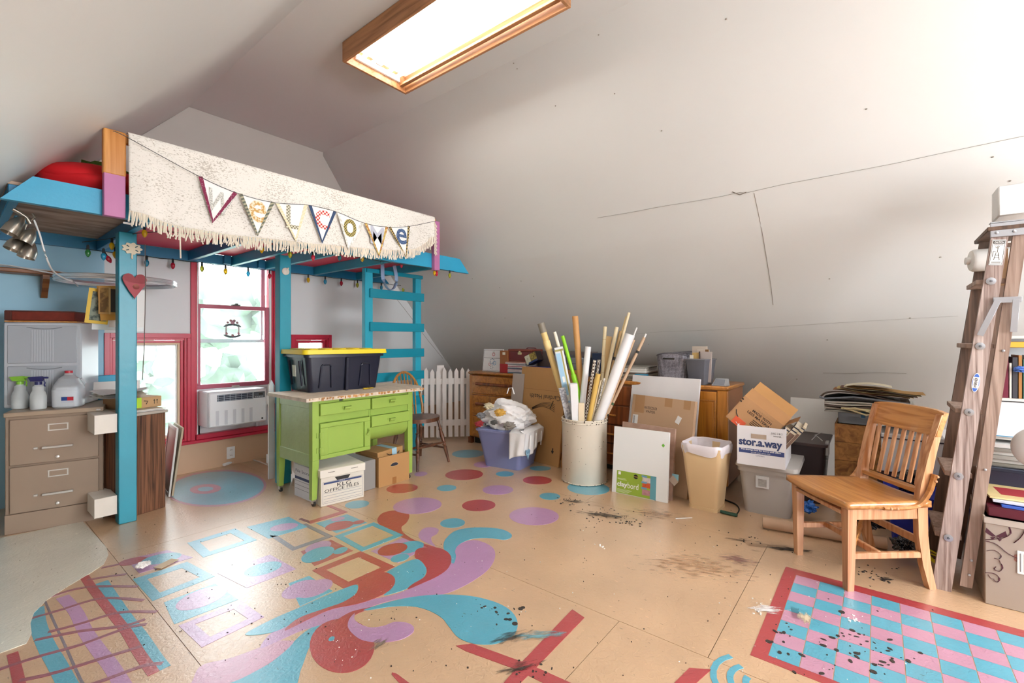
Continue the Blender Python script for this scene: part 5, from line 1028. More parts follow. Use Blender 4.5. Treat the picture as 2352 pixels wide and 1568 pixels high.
# ---------------------------------------------------------------- blue bin of bagged clothes
a = at(1122, 1070); b = at(1243, 1083); 
LR_ = R(-81); LC = (3.44, 2.775)
bl = thing('laundry_bin', 'slate blue plastic bin with sloping sides in front of the lettered carton', 'bin', (LC[0], LC[1], 0), LR_)
SB = mat('#7D84B0', .35, var=.06, vs=3)
G().taper(.38, .33, .47, .40, 0, .25, b=.045, seg=4).build('tub_lower', SB, bl); G().taper(.475, .405, .51, .43, .25, .345, b=.05, seg=4, open_=True).build('tub_upper', SB, bl); G().taper(.53, .45, .535, .455, .338, .352, b=.05, seg=4, open_=True, th=.02).build('rim', mat('#8C93C0', .35), bl)
def crumple(c, rx, ry, rz_, seed, sub=4, amp=.16, fr=3.3):
    g = G(); r = bmesh.ops.create_icosphere(g.bm, subdivisions=sub, radius=1); q = random.Random(seed); ax = [(V((q.gauss(0, 1), q.gauss(0, 1), q.gauss(0, 1))).normalized(), q.uniform(0, 6), q.uniform(2, 9)) for _ in range(14)]
    for v in r['verts']:
        p = v.co.copy(); f = 1.
        for d, ph, fq in ax: f -= amp*.28*abs(math.sin(fq*p.dot(d)*fr*.4+ph))**.6*(.5 if fq > 5 else 1)
        v.co = V((c[0]+p.x*rx*f, c[1]+p.y*ry*f, c[2]+p.z*rz_*f))
    return g
BAGW = mat('#E6E3E2', .4, var=.08, vs=8, bump=.5, bs=16)
g = crumple((-.01, 0, .45), .45, .36, .29, 11, 5, .2); H2 = G(); 
cb = g.build('bagged_clothes', BAGW); cb.location = (LC[0], LC[1], 0); cb.rotation_euler = (0, 0, LR_); tg(cb, 'heap of white plastic bags and cloth bulging out of the slate blue bin', 'bags')
crumple((-.24, -.08, .36), .13, .14, .12, 14, 4, .3).build('hanging_corner', mat('#DCD6CE', .6, var=.3, vs=20, bump=.5), cb)
for dx, dy, dz, s_, c in ((.02, -.22, .53, .055, '#D9A84C'), (-.14, -.16, .57, .05, '#D6C9A8'), (-.22, -.20, .40, .045, '#A8323C'), (-.02, -.26, .44, .035, '#55534F'), (.13, -.24, .42, .06, '#8A847C'), (-.24, -.14, .47, .05, '#8E8F94')):
    G().blob((0, 0, 0), s_, s_*.3, s_*.6, .25, 3, seed=int(dx*100)+50, T=Tm((dx, dy, dz), rx=-.6)).build('printed_patch', mat(c, .6, var=.35, vs=40), cb)
G().tube([(-.02, -.02, .68), (0, -.02, .735), (.04, -.02, .74), (.06, -.02, .68)], .009, 6, flat=.5).build('bag_handle', WHP, cb)
def drape(u, v):
    L1 = .13; s = u*.52
    if s < L1: x, y, nx, ny = .14+s, -.245, 0, -1
    else: x, y, nx, ny = .285, -.245+(s-L1), 1, 0
    w_ = .008*math.sin(u*34+v*2)+.008*math.sin(u*13); k = max(0, 1-abs(s-L1)/.05); o_ = .01+w_*v+.008*v
    if v < .12: kk = 1-v/.12; return (x-nx*.06*kk+nx*o_, y-ny*.06*kk+ny*o_, .362+.03*kk)
    z = .362-(.24-.10*u-.02*math.sin(u*9))*((v-.12)/.88)
    return (x+nx*o_-nx*.02*v, y+ny*o_-ny*.01*v, z)
t = G().grid(drape, 60, 16); o = t.build('hanging_bag', mat('#E4E2E2', .45, var=.06, bump=.35, bs=14)); o.modifiers.new('s', 'SOLIDIFY').thickness = .003; o.location = cb.location; o.rotation_euler = cb.rotation_euler; tg(o, 'white drawstring bag with a blue heart hanging over the side of the slate blue bin', 'bag')
YZ = M(((0, 0, 1, 0), (1, 0, 0, 0), (0, 1, 0, 0), (0, 0, 0, 1)))
G().prism([(-.185+.04*x_/.062, .185+.04*z_/.058*.8) for x_, z_ in hp], .004, T=M.Translation((.292, 0, 0)) @ YZ).build('blue_heart', check('#9CBED2', '#6E94AE', 40, kind='noise'), o)
for y0 in (-.16, -.05, .06): G().tube([(.31, y0, .34), (.312, y0-.01, .28), (.308, y0-.012, .21)], .004, 5).build('drawstring', WHP, o)
# ---------------------------------------------------------------- barrel of rolls
BC = V((3.455, 1.965, 0)); br = thing('metal_drum', 'cream painted metal drum with a chipped rim holding paper rolls', 'barrel', BC)
CRM = mat('#DDD3C2', .4, var=.07, vs=4, bump=.05); BH = .535
g = G(); g.lathe([(0, .006), (.186, .006), (.190, .012), (.190, BH-.02), (.194, BH-.012), (.194, BH), (.184, BH), (.184, .02), (0, .02)], 48); g.build('drum_body', CRM, br)
for z in (.008, BH-.03, BH-.004): G().tube([(.1925*math.cos(2*math.pi*i/48), .1925*math.sin(2*math.pi*i/48), z) for i in range(48)], .0045, 6, closed=True).build('rolled_rim', CRM, br)
g = G()
for k in range(64):
    a = rnd.uniform(2.4, 6.2); z = rnd.choice((BH-.002, BH-.030, BH-.012, BH-.018, .006, .01)); da = rnd.uniform(.01, .05); g.tube([(.1965*math.cos(a+da*i/3), .1965*math.sin(a+da*i/3), z+rnd.uniform(-.002, .002)) for i in range(4)], rnd.uniform(.0015, .004), 4)
g.build('rust_chips', mat('#3A2A22', .8), br, kind='stuff')
g = G()
for k in range(30): a = rnd.uniform(2.6, 5.8); z = rnd.uniform(.03, BH-.05); g.blob((.190*math.cos(a), .190*math.sin(a), z), .003, .003, rnd.uniform(.001, .005), 0, 1)
g.build('paint_nicks', mat('#6B5A4A', .8), br, kind='stuff')
def roll(name, lab, top, rim, r, m, dz=0., cat='paper roll', cap=None, flat=1., ext=.34, tipdz=None, n=14):
    Zb = BC.x*FW[0]+BC.y*FW[1]+dz; pr_ = aZ(*rim, Zb+0.); pt = aZ(*top, Zb+(tipdz if tipdz is not None else dz*.5)); d = (pt-pr_).normalized()
    k = (pr_.z-.06)/max(.2, d.z) ; p0 = pr_-d*min(k, ext)
    rel = V((p0.x-BC.x, p0.y-BC.y)); 
    if rel.length > .165-r: rel *= (.165-r)/rel.length; p0 = V((BC.x+rel.x, BC.y+rel.y, p0.z))
    t = thing(name, lab, cat, p0, 0, 'rolls standing in the drum'); del t['group']
    L_ = [V(), pr_-p0, pt-p0]; g = G(); g.tube(L_, r, n, flat=flat); o = g.build('roll_body', m, t)
    if cat == 'paper roll' and flat == 1.: d2 = (pt-pr_).normalized(); G().tube([L_[2]-d2*.004, L_[2]+d2*.0012], r*.72, n).build('open_end', mat('#8F7F68', .8), t)
    return t, L_, d
CRMR = mat('#E0CBA0', .6, var=.06); MAN = mat('#E6D3AC', .6, var=.05); WR = mat('#E6E4E4', .55, var=.03)
t, L_, d = roll('mailing_tube', 'pale yellow mailing tube with a grey end cap leaning furthest left in the drum', (1243, 745), (1306, 950), .027, mat('#E2C583', .5, var=.05), .05, 'tube')
G().tube([L_[2]-d*.075, L_[2]+d*.012], .031, 14).build('end_cap', mat('#857C6E', .5), t); G().tube([L_[2]-d*.23, L_[2]-d*.15], .031, 14).build('masking_tape', mat('#EACF90', .6), t)
def slab(name, lab, top, rim, w_, th, m, dz, cat, tilt=None):
    Zb = BC.x*FW[0]+BC.y*FW[1]+dz; a_ = aZ(*rim, Zb); b_ = aZ(*top, Zb); d = (b_-a_).normalized(); L_ = (b_-a_).length; e = .22; bs_ = a_-d*e; rel = V((bs_.x-BC.x, bs_.y-BC.y)); mxr = .15-w_/2
    if rel.length > mxr: rel *= mxr/rel.length; bs_ = V((BC.x+rel.x, BC.y+rel.y, bs_.z)); d = (b_-bs_).normalized(); a_ = bs_+d*e; L_ = (b_-a_).length
    rt = V((RT[0], RT[1], 0)); nx = (rt-d*rt.dot(d)).normalized(); ny = d.cross(nx); Mx = M(((nx.x, ny.x, d.x, a_.x), (nx.y, ny.y, d.y, a_.y), (nx.z, ny.z, d.z, a_.z), (0, 0, 0, 1)))
    e = .22; base = a_-d*e; t = thing(name, lab, cat, base); Tq = M.Translation(-base) @ Mx
    g = G(); g.box(-w_/2, w_/2, -th/2, th/2, -e, L_, .002); g.build('body', m, t, T=Tq); return t, Tq, L_
t, Tq, L_ = slab('patterned_carton', 'long narrow box with blue white and olive print leaning left in the drum', (1282, 797), (1313, 950), .075, .05, mat('#DADCDD', .6), .0, 'box')
sd = -1
for yy in (-.0262, .0262):
    G().box(-.034, .006, yy-.0006, yy+.0006, .10, L_-.05).build('blue_panel', mat('#9CC3DC', .6), t, T=Tq); G().box(.010, .022, yy-.0007, yy+.0007, .0, L_-.02).box(-.036, .036, yy-.0007, yy+.0007, L_-.035, L_-.018).build('olive_band', mat('#A39A5A', .6), t, T=Tq)
    g = G(); g.box(-.02, .0, yy-.0009, yy+.0009, .28, .33).box(-.03, -.012, yy-.0009, yy+.0009, .2, .24).box(-.015, .005, yy-.0009, yy+.0009, .12, .17); g.build('drawn_motif', mat('#E6E8E4', .6), t, T=Tq)
roll('white_tube', 'white cardboard strip tucked behind the yellow mailing tube', (1274, 762), (1312, 900), .014, mat('#E6E0D0', .6), .04, 'tube')
LM = mat('#8FD11E', .45, var=.04)
t, L_, d = roll('lime_tube', 'lime green tube leaning left beside the patterned box', (1292, 771), (1332, 915), .016, LM, .06, 'tube'); G().tube([L_[1].lerp(L_[2], -.1), L_[1].lerp(L_[2], .38)], .023, 14).build('outer_sleeve', LM, t)
roll('kraft_roll', 'tall tan kraft paper roll standing in the middle of the drum', (1321, 726), (1337, 925), .027, mat('#C8945A', .6, var=.06), .08)
roll('white_roll', 'white paper roll wrapped in plastic to the right of the tan kraft roll', (1351, 796), (1338, 925), .026, WR, .02)
PLD = check('#D8CFC0', '#5A4436', 70); 
roll('plaid_roll', 'brown and white plaid paper roll beside the wrapped white roll', (1366, 827), (1348, 940), .014, PLD, .03)
roll('dotted_roll', 'dark flecked paper roll just right of the plaid roll', (1376, 826), (1358, 940), .014, check('#DAD2C8', '#4C3A30', 120, kind='noise'), .05)
t, L_, d = roll('parchment_roll', 'tall beige parchment roll with faint grid lines', (1390, 750), (1381, 900), .016, mat('#DCCBA4', .6, var=.06), .09)
for f in (.3, .55, .8): G().tube([L_[1].lerp(L_[2], f)-d*.001, L_[1].lerp(L_[2], f)+d*.001], .0165, 12).build('grid_line', KR2, t)
slab('tan_board', 'flat tan board standing behind the parchment roll', (1400, 772), (1382, 920), .05, .006, mat('#BD9E6C', .6), .12, 'board')
roll('cream_roll', 'slim cream roll leaning right in front of the brown roll', (1417, 751), (1380, 925), .016, MAN, .07)
t, L_, d = roll('brown_roll', 'thin brown roll with a black band behind the slim cream roll', (1425, 760), (1390, 910), .012, mat('#A98758', .6, var=.15), .1); G().tube([L_[1].lerp(L_[2], .55), L_[1].lerp(L_[2], .6)], .0128, 12).build('black_band', BLK, t)
roll('long_roll', 'longest cream roll with a round end reaching highest to the right', (1445, 718), (1395, 900), .012, MAN, .12)
roll('long_roll', 'long cream roll just left of the highest one', (1439, 727), (1390, 900), .010, mat('#D9C08E', .6), .13)
roll('poster_roll', 'thick white paper roll leaning right across the front of the drum', (1447, 768), (1378, 955), .042, WR, -.06, n=20)
roll('white_rod', 'thin white rod showing past the thick white roll', (1463, 752), (1420, 860), .006, WHP, .02, 'rod')
roll('brown_edge_roll', 'tan roll edge right behind the thick white roll', (1456, 780), (1392, 950), .012, mat('#C9A887', .6), -.01)
t, L_, d = roll('kraft_tube', 'slim kraft tube with a white tip and black bands leaning furthest right', (1480, 775), (1393, 955), .013, mat('#C9A98A', .6), .02, 'tube')
G().tube([L_[2]-d*.001, L_[2]+d*.035], .007, 10).build('white_tip', WHP, t)
for f, c in ((.80, BLK), (.14, mat('#3E5A3A', .6)), (.0, BLK)): G().tube([L_[1].lerp(L_[2], f), L_[1].lerp(L_[2], f+.03)], .0138, 12).build('tape_band', c, t)
roll('gold_roll', 'short golden yellow roll standing in front of the plaid rolls', (1374, 858), (1354, 958), .021, mat('#D9B25E', .5, var=.05), -.08)
roll('cream_stick', 'thin cream stick beside the golden roll', (1380, 873), (1362, 955), .007, MAN, -.04, 'stick'); roll('flecked_stick', 'grey flecked roll edge between the golden roll and the thick white roll', (1388, 868), (1367, 955), .009, check('#DAD6CE', '#6B655C', 120, kind='noise'), -.05)
slab('white_carton', 'narrow white carton standing at the front left of the drum', (1317, 880), (1318, 960), .062, .05, mat('#E2E0E0', .6), -.12, 'box')
slab('marbled_sleeve', 'grey marbled paper sleeve leaning out at the left of the drum', (1290, 890), (1305, 955), .055, .02, check('#B9B8BA', '#8A8A90', 60, kind='noise'), -.06, 'sleeve')
slab('manila_folder', 'short cream carton at the front of the drum beside the white carton', (1335, 925), (1335, 962), .05, .02, mat('#DCC9A8', .6), -.13, 'folder')
# ---------------------------------------------------------------- boards leaning on the chest
def leanboard(name, lab, cat, pL, pR, pT, th, m, lean, h=None, z=.001):
    a, rz_, w_ = frame(pL, pR); t = thing(name, lab, cat, (a.x, a.y, z), rz_); Zr = (at(*pR)-O).dot(V((FW[0], FW[1], 0))); hh = h or (pR[1]-pT)/F*Zr*1.03
    G().box(0, w_, 0, th, 0, hh, .001).build('board_face', m, t, T=Tm(rx=-lean)); return t, w_, hh, Tm(rx=-lean)
t, w_, hh, T_ = leanboard('foam_board', 'large white foam board leaning behind the cardboard sleeve', 'board', (1428, 1105), (1588, 1148), 868, .018, mat('#DEDCDD', .6), .17, h=.90); t.location += V((.09, .03, 0))
t, w_, hh, T_ = leanboard('cardboard_sleeve', 'flat cardboard sleeve marked WATERCOLOR PAPER leaning on the white board', 'sleeve', (1432, 1105), (1576, 1152), 912, .03, mat('#C4A282', .75, var=.05, vs=3), .15, h=.735); t.location += V((.045, .01, 0))
text('WATERCOLOR', mat('#3A3530', .7), t, T_ @ Tm((w_*.22, -.001, hh-.11)) @ FRONT, w=.13, h=.022); text('PAPER', mat('#3A3530', .7), t, T_ @ Tm((w_*.26, -.001, hh-.14)) @ FRONT, w=.09, h=.02)
G().box(.02, .075, -.001, 0, hh-.30, hh-.17).build('shipping_label', WHP, t, T=T_); G().box(.03, .045, -.002, 0, hh-.29, hh-.18).build('barcode', check('#E8E8E8', '#202020', 60, kind='stripe'), t, T=T_)
o = G().box(-.02, .02, -.0015, 0, -.03, .03).build('barcode_label', WHP, t, T=T_ @ Tm((w_*.78, 0, hh-.16), ry=.4)); 
for x0, w0 in ((0.03, .1), (w_*.55, .07), (w_*.84, .06)): G().box(x0, x0+w0, -.0008, 0, hh-.07 if x0 > .04 else hh-.15, hh).build('packing_tape', mat('#B58C62', .35), t, T=T_)
text('SIZE', BLK, t, T_ @ Tm((w_*.38, -.001, hh-.36)) @ FRONT, w=.035, h=.02); G().box(w_*.46, w_*.6, -.001, 0, hh-.365, hh-.335).build('printed_block', BLK, t, T=T_)
t, w_, hh, T_ = leanboard('wrapped_panel', 'plastic wrapped panel behind the white artist panel', 'panel', (1418, 1120), (1540, 1152), 985, .02, mat('#B89684', .3, var=.3, vs=14, bump=.3, bs=20), .12, h=.53); t.location += V((.02, .0, 0))
G().box(w_+.002, w_+.004, -.003, .02, .2, .28).build('edge_flap', mat('#A9907C', .3), t, T=T_); G().box(-.03, .03, -.001, 0, -.025, .025).build('price_tag', mat('#C9B6A4', .6), t, T=T_ @ Tm((w_+.01, -.003, .15), ry=.7)); G().box(-.025, .025, .0005, .0015, -.02, .03).build('blue_tag', mat('#8FC2D0', .6), t, T=T_ @ Tm((w_+.02, -.002, .17)))
t, w_, hh, T_ = leanboard('artist_panel', 'white artist panel with a green claybord label leaning in front', 'panel', (1405, 1129), (1533, 1156), 992, .02, mat('#E4E4E2', .55, var=.01), .10, h=.512)
G().box(.038, w_*.80, -.001, 0, .004, .175).build('green_label', mat('#94AE3A', .5), t, T=T_); G().box(w_*.70, w_*.80, -.0016, 0, .004, .175).build('blue_label_edge', mat('#5F9BA8', .5), t, T=T_)
text('clay', WHP, t, T_ @ Tm((.043, -.002, .045)) @ FRONT, h=.048, w=.085, bold=.03); text('bord', WHP, t, T_ @ Tm((.13, -.002, .052)) @ FRONT, h=.043, w=.085)
G().lathe([(0, 0), (.017, 0), (.017, .001), (0, .001)], 24, T=T_ @ Tm((w_*.44, -.0015, .148)) @ FRONT).build('round_badge', mat('#262421', .5), t); G().box(w_*.44-.016, w_*.44+.016, -.0035, -.002, .146, .15).build('badge_line', mat('#C9A94A', .5), t, T=T_)
for z, c in ((.135, '#D8C9C4'), (.10, '#D2582E'), (.045, '#B9868C')): G().box(w_*.56, w_*.70, -.0018, 0, z-.02, z+.02).build('label_picture', mat(c, .5, var=.3, vs=50), t, T=T_)
for z in (.162, .118, .075): G().box(w_*.545, w_*.64, -.0024, 0, z-.007, z+.007).build('label_caption', mat('#6F9CB4', .5), t, T=T_)
g = G(); g.box(.05, .07, -.002, 0, .145, .167); g.build('label_logo', WHP, t, T=T_); g = G()
for k in range(4): g.box(.045, .045+.09+.01*k, -.002, 0, .012+.007*k, .0145+.007*k)
g.box(.045, .11, -.002, 0, .115, .118).box(.045, .12, -.002, 0, .108, .111).build('small_print', mat('#D5DDB4', .5), t, T=T_, kind='stuff')
G().prism([(w_*.9, hh-.085), (w_*.9+.012, hh-.10), (w_*.9, hh-.115), (w_*.9-.012, hh-.10)], .001, T=T_ @ FRONT).build('green_diamond', mat('#6DB23A', .5), t)
# things on the chest (front x=3.845)
def onc(name, lab, cat, px, y, r=0, z=0.): return ond(name, lab, cat, px, y, r, z, None, x0=3.845)
NP = [mat('#C9C4BC', .8), mat('#8D8880', .8), mat('#B0A89C', .8), mat('#6B5A52', .8), mat('#DAD6CF', .8)]
z = 0
for k in range(7): t = onc('newspaper', ['lowest', 'second', 'third', 'fourth', 'fifth', 'sixth', 'seventh', 'eighth', 'ninth', 'tenth', 'eleventh'][k]+(' folded newspaper from the bottom' if k else ' folded newspaper')+' of the pile left of the woven basket', 'newspaper', 1425, .08, rnd.uniform(-.06, .06), z); t['group'] = 'newspapers piled on the chest'; hh = .014+.004*(k % 3); G().box(-.02, .24, 0, .3, 0, hh-.001, .003).build('folded_sheets', NP[k % 5], t); z += hh
t = onc('blue_red_tin', 'small blue and red boxed kit in front of the newspapers', 'box', 1458, .02); w_ = wpx(1458, 1484, 3.865); G().box(0, w_, 0, .05, 0, .06, .003).build('box_body', mat('#8E3A3C', .5), t); g = G(); g.box(-.002, w_+.002, -.002, .052, .045, .062, .002).box(-.002, .012, -.003, 0, .01, .05).box(w_-.012, w_+.002, -.003, 0, .01, .05); g.build('blue_lid', mat('#2E86A8', .45), t)
G().box(.02, w_-.02, -.002, 0, .012, .032).build('label', mat('#D8D0CC', .6), t)
def basketmat():
    m, n, l, p = _base('basket_grey'); p.inputs['Base Color'].default_value = lin('#55535A'); p.inputs['Roughness'].default_value = .5
    tc = n.new('ShaderNodeTexCoord'); t = n.new('ShaderNodeTexVoronoi'); t.inputs['Scale'].default_value = 85; t.inputs['Randomness'].default_value = .2; l.new(tc.outputs['Object'], t.inputs['Vector'])
    r = n.new('ShaderNodeValToRGB'); r.color_ramp.elements[0].color = lin('#9C99A2'); r.color_ramp.elements[1].color = lin('#4C4950'); r.color_ramp.elements[0].position = .2; r.color_ramp.elements[1].position = .75
    l.new(t.outputs['Distance'], r.inputs[0]); l.new(r.outputs[0], p.inputs['Base Color']); b = n.new('ShaderNodeBump'); b.invert = True; b.inputs['Strength'].default_value = .8; b.inputs['Distance'].default_value = .006; l.new(t.outputs['Distance'], b.inputs['Height']); l.new(b.outputs[0], p.inputs['Normal']); return m
BK = basketmat()
def basket(px, y, lab, w_, d_=.26, hh=.255):
    t = onc('woven_basket', lab, 'basket', px, y); cx, cy = w_/2, d_/2; g = G(); n = 40
    def rg(s, z0, wob):
        q = []
        for k in range(n):
            a = 2*math.pi*k/n; c_, s_ = math.cos(a), math.sin(a); x = cx+math.copysign(abs(c_)**.55, c_)*w_/2*s; y_ = cy+math.copysign(abs(s_)**.55, s_)*d_/2*s; q.append(g.bm.verts.new((x, y_, z0-(wob*(abs(x-cx)/(w_/2))**2 if wob else 0))))
        return q
    rs = [rg(.88, .0, 0), rg(.94, hh*.5, 0), rg(1, hh, .03), rg(.96, hh, .03), rg(.86, .01, 0)]
    for a, b in zip(rs, rs[1:]):
        for i in range(n): g.bm.faces.new((a[i], a[(i+1) % n], b[(i+1) % n], b[i]))
    g.bm.faces.new(list(reversed(rs[0]))); g.bm.faces.new(rs[-1]); g.build('basket_body', BK, t)
    q = [(p.x, p.y, p.z) for p in []]; e = []
    for k in range(40): a = 2*math.pi*k/40; c_, s_ = math.cos(a), math.sin(a); x = cx+math.copysign(abs(c_)**.55, c_)*w_/2; e.append((x, cy+math.copysign(abs(s_)**.55, s_)*d_/2, hh-.03*(abs(x-cx)/(w_/2))**2))
    G().tube(e, .006, 6, closed=True).build('rim', mat('#5C5A60', .45), t)
    G().tube([(w_*.28, -.0, hh-.05), (w_*.6, -.0, hh-.05)], .011, 8, flat=.6).build('handle_opening', BLK, t)
basket(1502, .04, 'grey woven plastic basket beside the newspapers', wpx(1502, 1582, 3.88)); b2 = basket(1545, .30, 'second grey woven basket behind the first, only its rim showing', .30, .16, .262)
t = onc('file_bin', 'grey tapered bin stuffed with papers and envelopes on the chest', 'bin', 1583, .03, R(-8)); t.location.x += .08; t.location.y -= .07; w_ = .15
G().taper(.13, .18, .165, .22, 0, .205, b=.012, open_=True).build('bin_body', mat('#5F6068', .45), t); G().taper(.175, .23, .178, .233, .2, .208, b=.012, open_=True, th=.01).build('rim', mat('#77787E', .45), t)
for k, (x, y, w0, h0, c) in enumerate(((-.06, .05, .13, .31, '#CDBFB0'), (-.02, .02, .10, .285, '#D9CCC0'), (-.03, -.04, .06, .26, '#C9A86A'), (.01, -.05, .012, .27, '#4C3E38'), (.02, -.02, .10, .27, '#B9ADA8'), (-.05, -.07, .03, .24, '#E2DCCF'), (.05, .0, .03, .285, '#7C5A34'))):
    G().box(x-w0*.3, x+w0*.7, y, y+.006, .02, h0, .001, T=Tm(ry=.04*math.sin(k*2))).build('paper', mat(c, .7, var=.05), t)
t = onc('digital_clock', 'small silver wedge-shaped device with a grey screen on the right end of the chest', 'clock', 1634, .05, R(-15)); SIL = mat('#C9CACC', .3, .6)
g = G(); g.hull([(0, 0, 0), (.115, 0, 0), (.115, .07, 0), (0, .07, 0)], [(.012, .045, .055), (.105, .045, .055), (.105, .07, .055), (.012, .07, .055)]); g.build('case', SIL, t)
g = G(); g.hull([(.012, .007, .008), (.103, .007, .008), (.103, .003, .005), (.012, .003, .005)], [(.022, .040, .049), (.096, .040, .049), (.096, .036, .050), (.022, .036, .050)]); g.build('screen', mat('#8C9098', .3), t)
# ---------------------------------------------------------------- tan waste bin with liner
wb_ = thing('waste_bin', 'tall tan plastic waste bin with a white liner folded over its rim', 'bin', (3.455, .96, 0), R(-92))
TN = mat('#DDBE92', .42, var=.03); G().taper(.19, .20, .275, .285, .0, .445, b=.03, seg=3, open_=True).build('bin_body', TN, wb_); G().taper(.20, .21, .202, .212, .0, .022, b=.03, seg=3).build('foot_band', TN, wb_)
g = G(); n = 56
def lr(s, z, amp, dr_=0):
    q = []
    for k in range(n):
        a = 2*math.pi*k/n; c_, s_ = math.cos(a), math.sin(a); f = s*(1+amp*math.sin(9*a)+amp*.6*math.sin(17*a+1)); q.append(g.bm.verts.new((math.copysign(abs(c_)**.45, c_)*.1425*f, math.copysign(abs(s_)**.45, s_)*.147*f, z+amp*.5*math.sin(7*a+2))))
    return q
rs = [lr(1.0, .395, .02), lr(1.05, .425, .015), lr(1.06, .452, .008), lr(1.02, .465, .004), lr(.95, .46, .006), lr(.86, .36, .03), lr(.72, .15, .04)]
for a, b in zip(rs, rs[1:]):
    for i in range(n): g.bm.faces.new((a[i], a[(i+1) % n], b[(i+1) % n], b[i]))
g.build('bin_liner', mat('#E3DCE0', .35, var=.05, bump=.3, bs=18), wb_)
t = thing('power_strip', 'dark green plug on a black cable lying on the floor beside the waste bin', 'cord', (3.42, .80, 0))
q = [at(x, y)-V((3.42, .80, 0)) for x, y in ((1655, 1178), (1693, 1187))]; g = G(); g.tube([q[0]+V((0, 0, .012)), q[1]+V((0, 0, .012))], .014, 8, flat=.8); g.build('plug', mat('#1F4A3A', .5, var=.3, vs=60), t)
q = [at(x, y)-V((3.42, .80, 0))+V((0, 0, .006)) for x, y in ((1690, 1185), (1698, 1172), (1690, 1160), (1672, 1152), (1640, 1140))]; G().tube(spline(q, 4, False), .005, 6).build('cable', BLK, t)
tg(G().tube([at(1590, 1190), at(1552, 1192)], .003, 5).build('white_stick', WHP, T=M.Translation((0, 0, .004))), 'short white stick lying on the floor in front of the boards', 'stick')
# ---------------------------------------------------------------- grey tote, stor-a-way box and contents
gt2 = thing('storage_tote', 'light grey lidded tote on the floor beneath the white file box', 'tote', (3.74, .60, 0), R(-88))
GT = mat('#B3AEAA', .42, var=.03); G().taper(.28, .42, .34, .48, 0, .30, b=.04, seg=4).build('tub', GT, gt2); G().taper(.36, .50, .365, .505, .29, .32, b=.04, seg=4).build('rim', GT, gt2); G().taper(.385, .525, .375, .515, .322, .348, b=.05, seg=4).build('lid', mat('#BDB8B3', .42), gt2)
lb = G().box(-.06, .02, -.245, -.236, .19, .27, T=Tm(rx=.0)).build('label', mat('#D2D2D2', .5), gt2, T=Tm((0, -.0, 0), rx=.0)); G().box(-.045, .005, -.247, -.245, .2, .25).build('label_picture', mat('#A9A6A2', .5, var=.3, vs=60), lb)
SW = mat('#E3E1E4', .6, var=.02)
t, w_ = carton('file_box', 'open white file box lettered stor.a.way on top of the light grey tote', 'box', (1693, 1064), (1804, 1080), .40, .265, SW, h=.349); ZS = .35
G().box(w_*.30, w_*.62, -.0012, 0, .185, .215).build('hand_hole', mat('#B4A08E', .7), t)
text('stor.a.way', mat('#33436F', .6), t, Tm((w_*.04, -.0018, .118)) @ FRONT, w=w_*.9, h=.062, bold=.035)
G().box(.012, w_-.006, -.0012, 0, .082, .112).build('printed_band', mat('#3B4A80', .6), t); text('The storage box for home and office.', WHP, t, Tm((w_*.08, -.0022, .099)) @ FRONT, w=w_*.84, h=.012, bold=.03); text('LETTER AND LEGAL SIZE', WHP, t, Tm((w_*.3, -.0022, .086)) @ FRONT, w=w_*.4, h=.007); text('CONTENTS', mat('#33436F', .6), t, Tm((w_*.4, -.0018, .066)) @ FRONT, w=w_*.18, h=.009)
text('DISC 2 & 3', BLK, t, Tm((w_*.72, -.0015, .225)) @ FRONT, w=w_*.22, h=.012); text('WINTER', BLK, t, Tm((w_*.76, -.0015, .208)) @ FRONT, w=w_*.16, h=.009)
BXM = t.matrix_basis if False else M.Translation(t.location) @ M.Rotation(t.rotation_euler.z, 4, 'Z')
# tilted open shipping box
p = BXM @ V((.015, .16, .20)); t = thing('shipping_box', 'open cardboard shipping box tilted in the white file box, printed MADE WITH LESS MATERIAL', 'box', p, BXM.to_euler().z)
K3 = mat('#BE9166', .75, var=.05); T_ = M.Translation((.05, -.10, -.085)) @ M.Rotation(R(33), 4, 'Y') ; bw_, bd_, bh_ = .30, .20, .20
T_ = M.Translation((-.10, -.10, .105)) @ M.Rotation(R(38), 4, 'Y')
g = G(); g.box(0, bw_, 0, .004, 0, bh_).box(0, bw_, bd_-.004, bd_, 0, bh_).box(0, .004, 0, bd_, 0, bh_).box(bw_-.004, bw_, 0, bd_, 0, bh_).box(0, bw_, 0, bd_, 0, .004); g.build('carton', K3, t, T=T_)
f_ = G().box(0, bw_, 0, .003, 0, .11).build('flap', mat('#A8794C', .75), t, T=T_ @ M.Translation((0, 0, bh_)) @ M.Rotation(R(-58), 4, 'X')); G().box(0, bw_, -.003, 0, 0, .12).build('flap', mat('#C08D55', .75), t, T=T_ @ M.Translation((0, bd_, bh_)) @ M.Rotation(R(-35), 4, 'X')); G().box(-.003, 0, 0, bd_, 0, .09).build('flap', mat('#8E6238', .75), t, T=T_ @ M.Translation((bw_, 0, bh_)) @ M.Rotation(R(25), 4, 'Y'))
TXm = mat('#3A2E26', .7); text('MADE WITH', TXm, t, T_ @ Tm((.10, -.0008, .145)) @ FRONT, w=.14, h=.018, bold=.02); text('LESS MATERIAL', TXm, t, T_ @ Tm((.08, -.0008, .12)) @ FRONT, w=.18, h=.018, bold=.02); text('THE BOX IS NOW', mat('#9A7A56', .7), t, T_ @ Tm((.12, -.0008, .170)) @ FRONT, w=.12, h=.010)
g = G()
for k in range(4): g.box(.14, .23, -.001, 0, .10-.012*k, .105-.012*k)
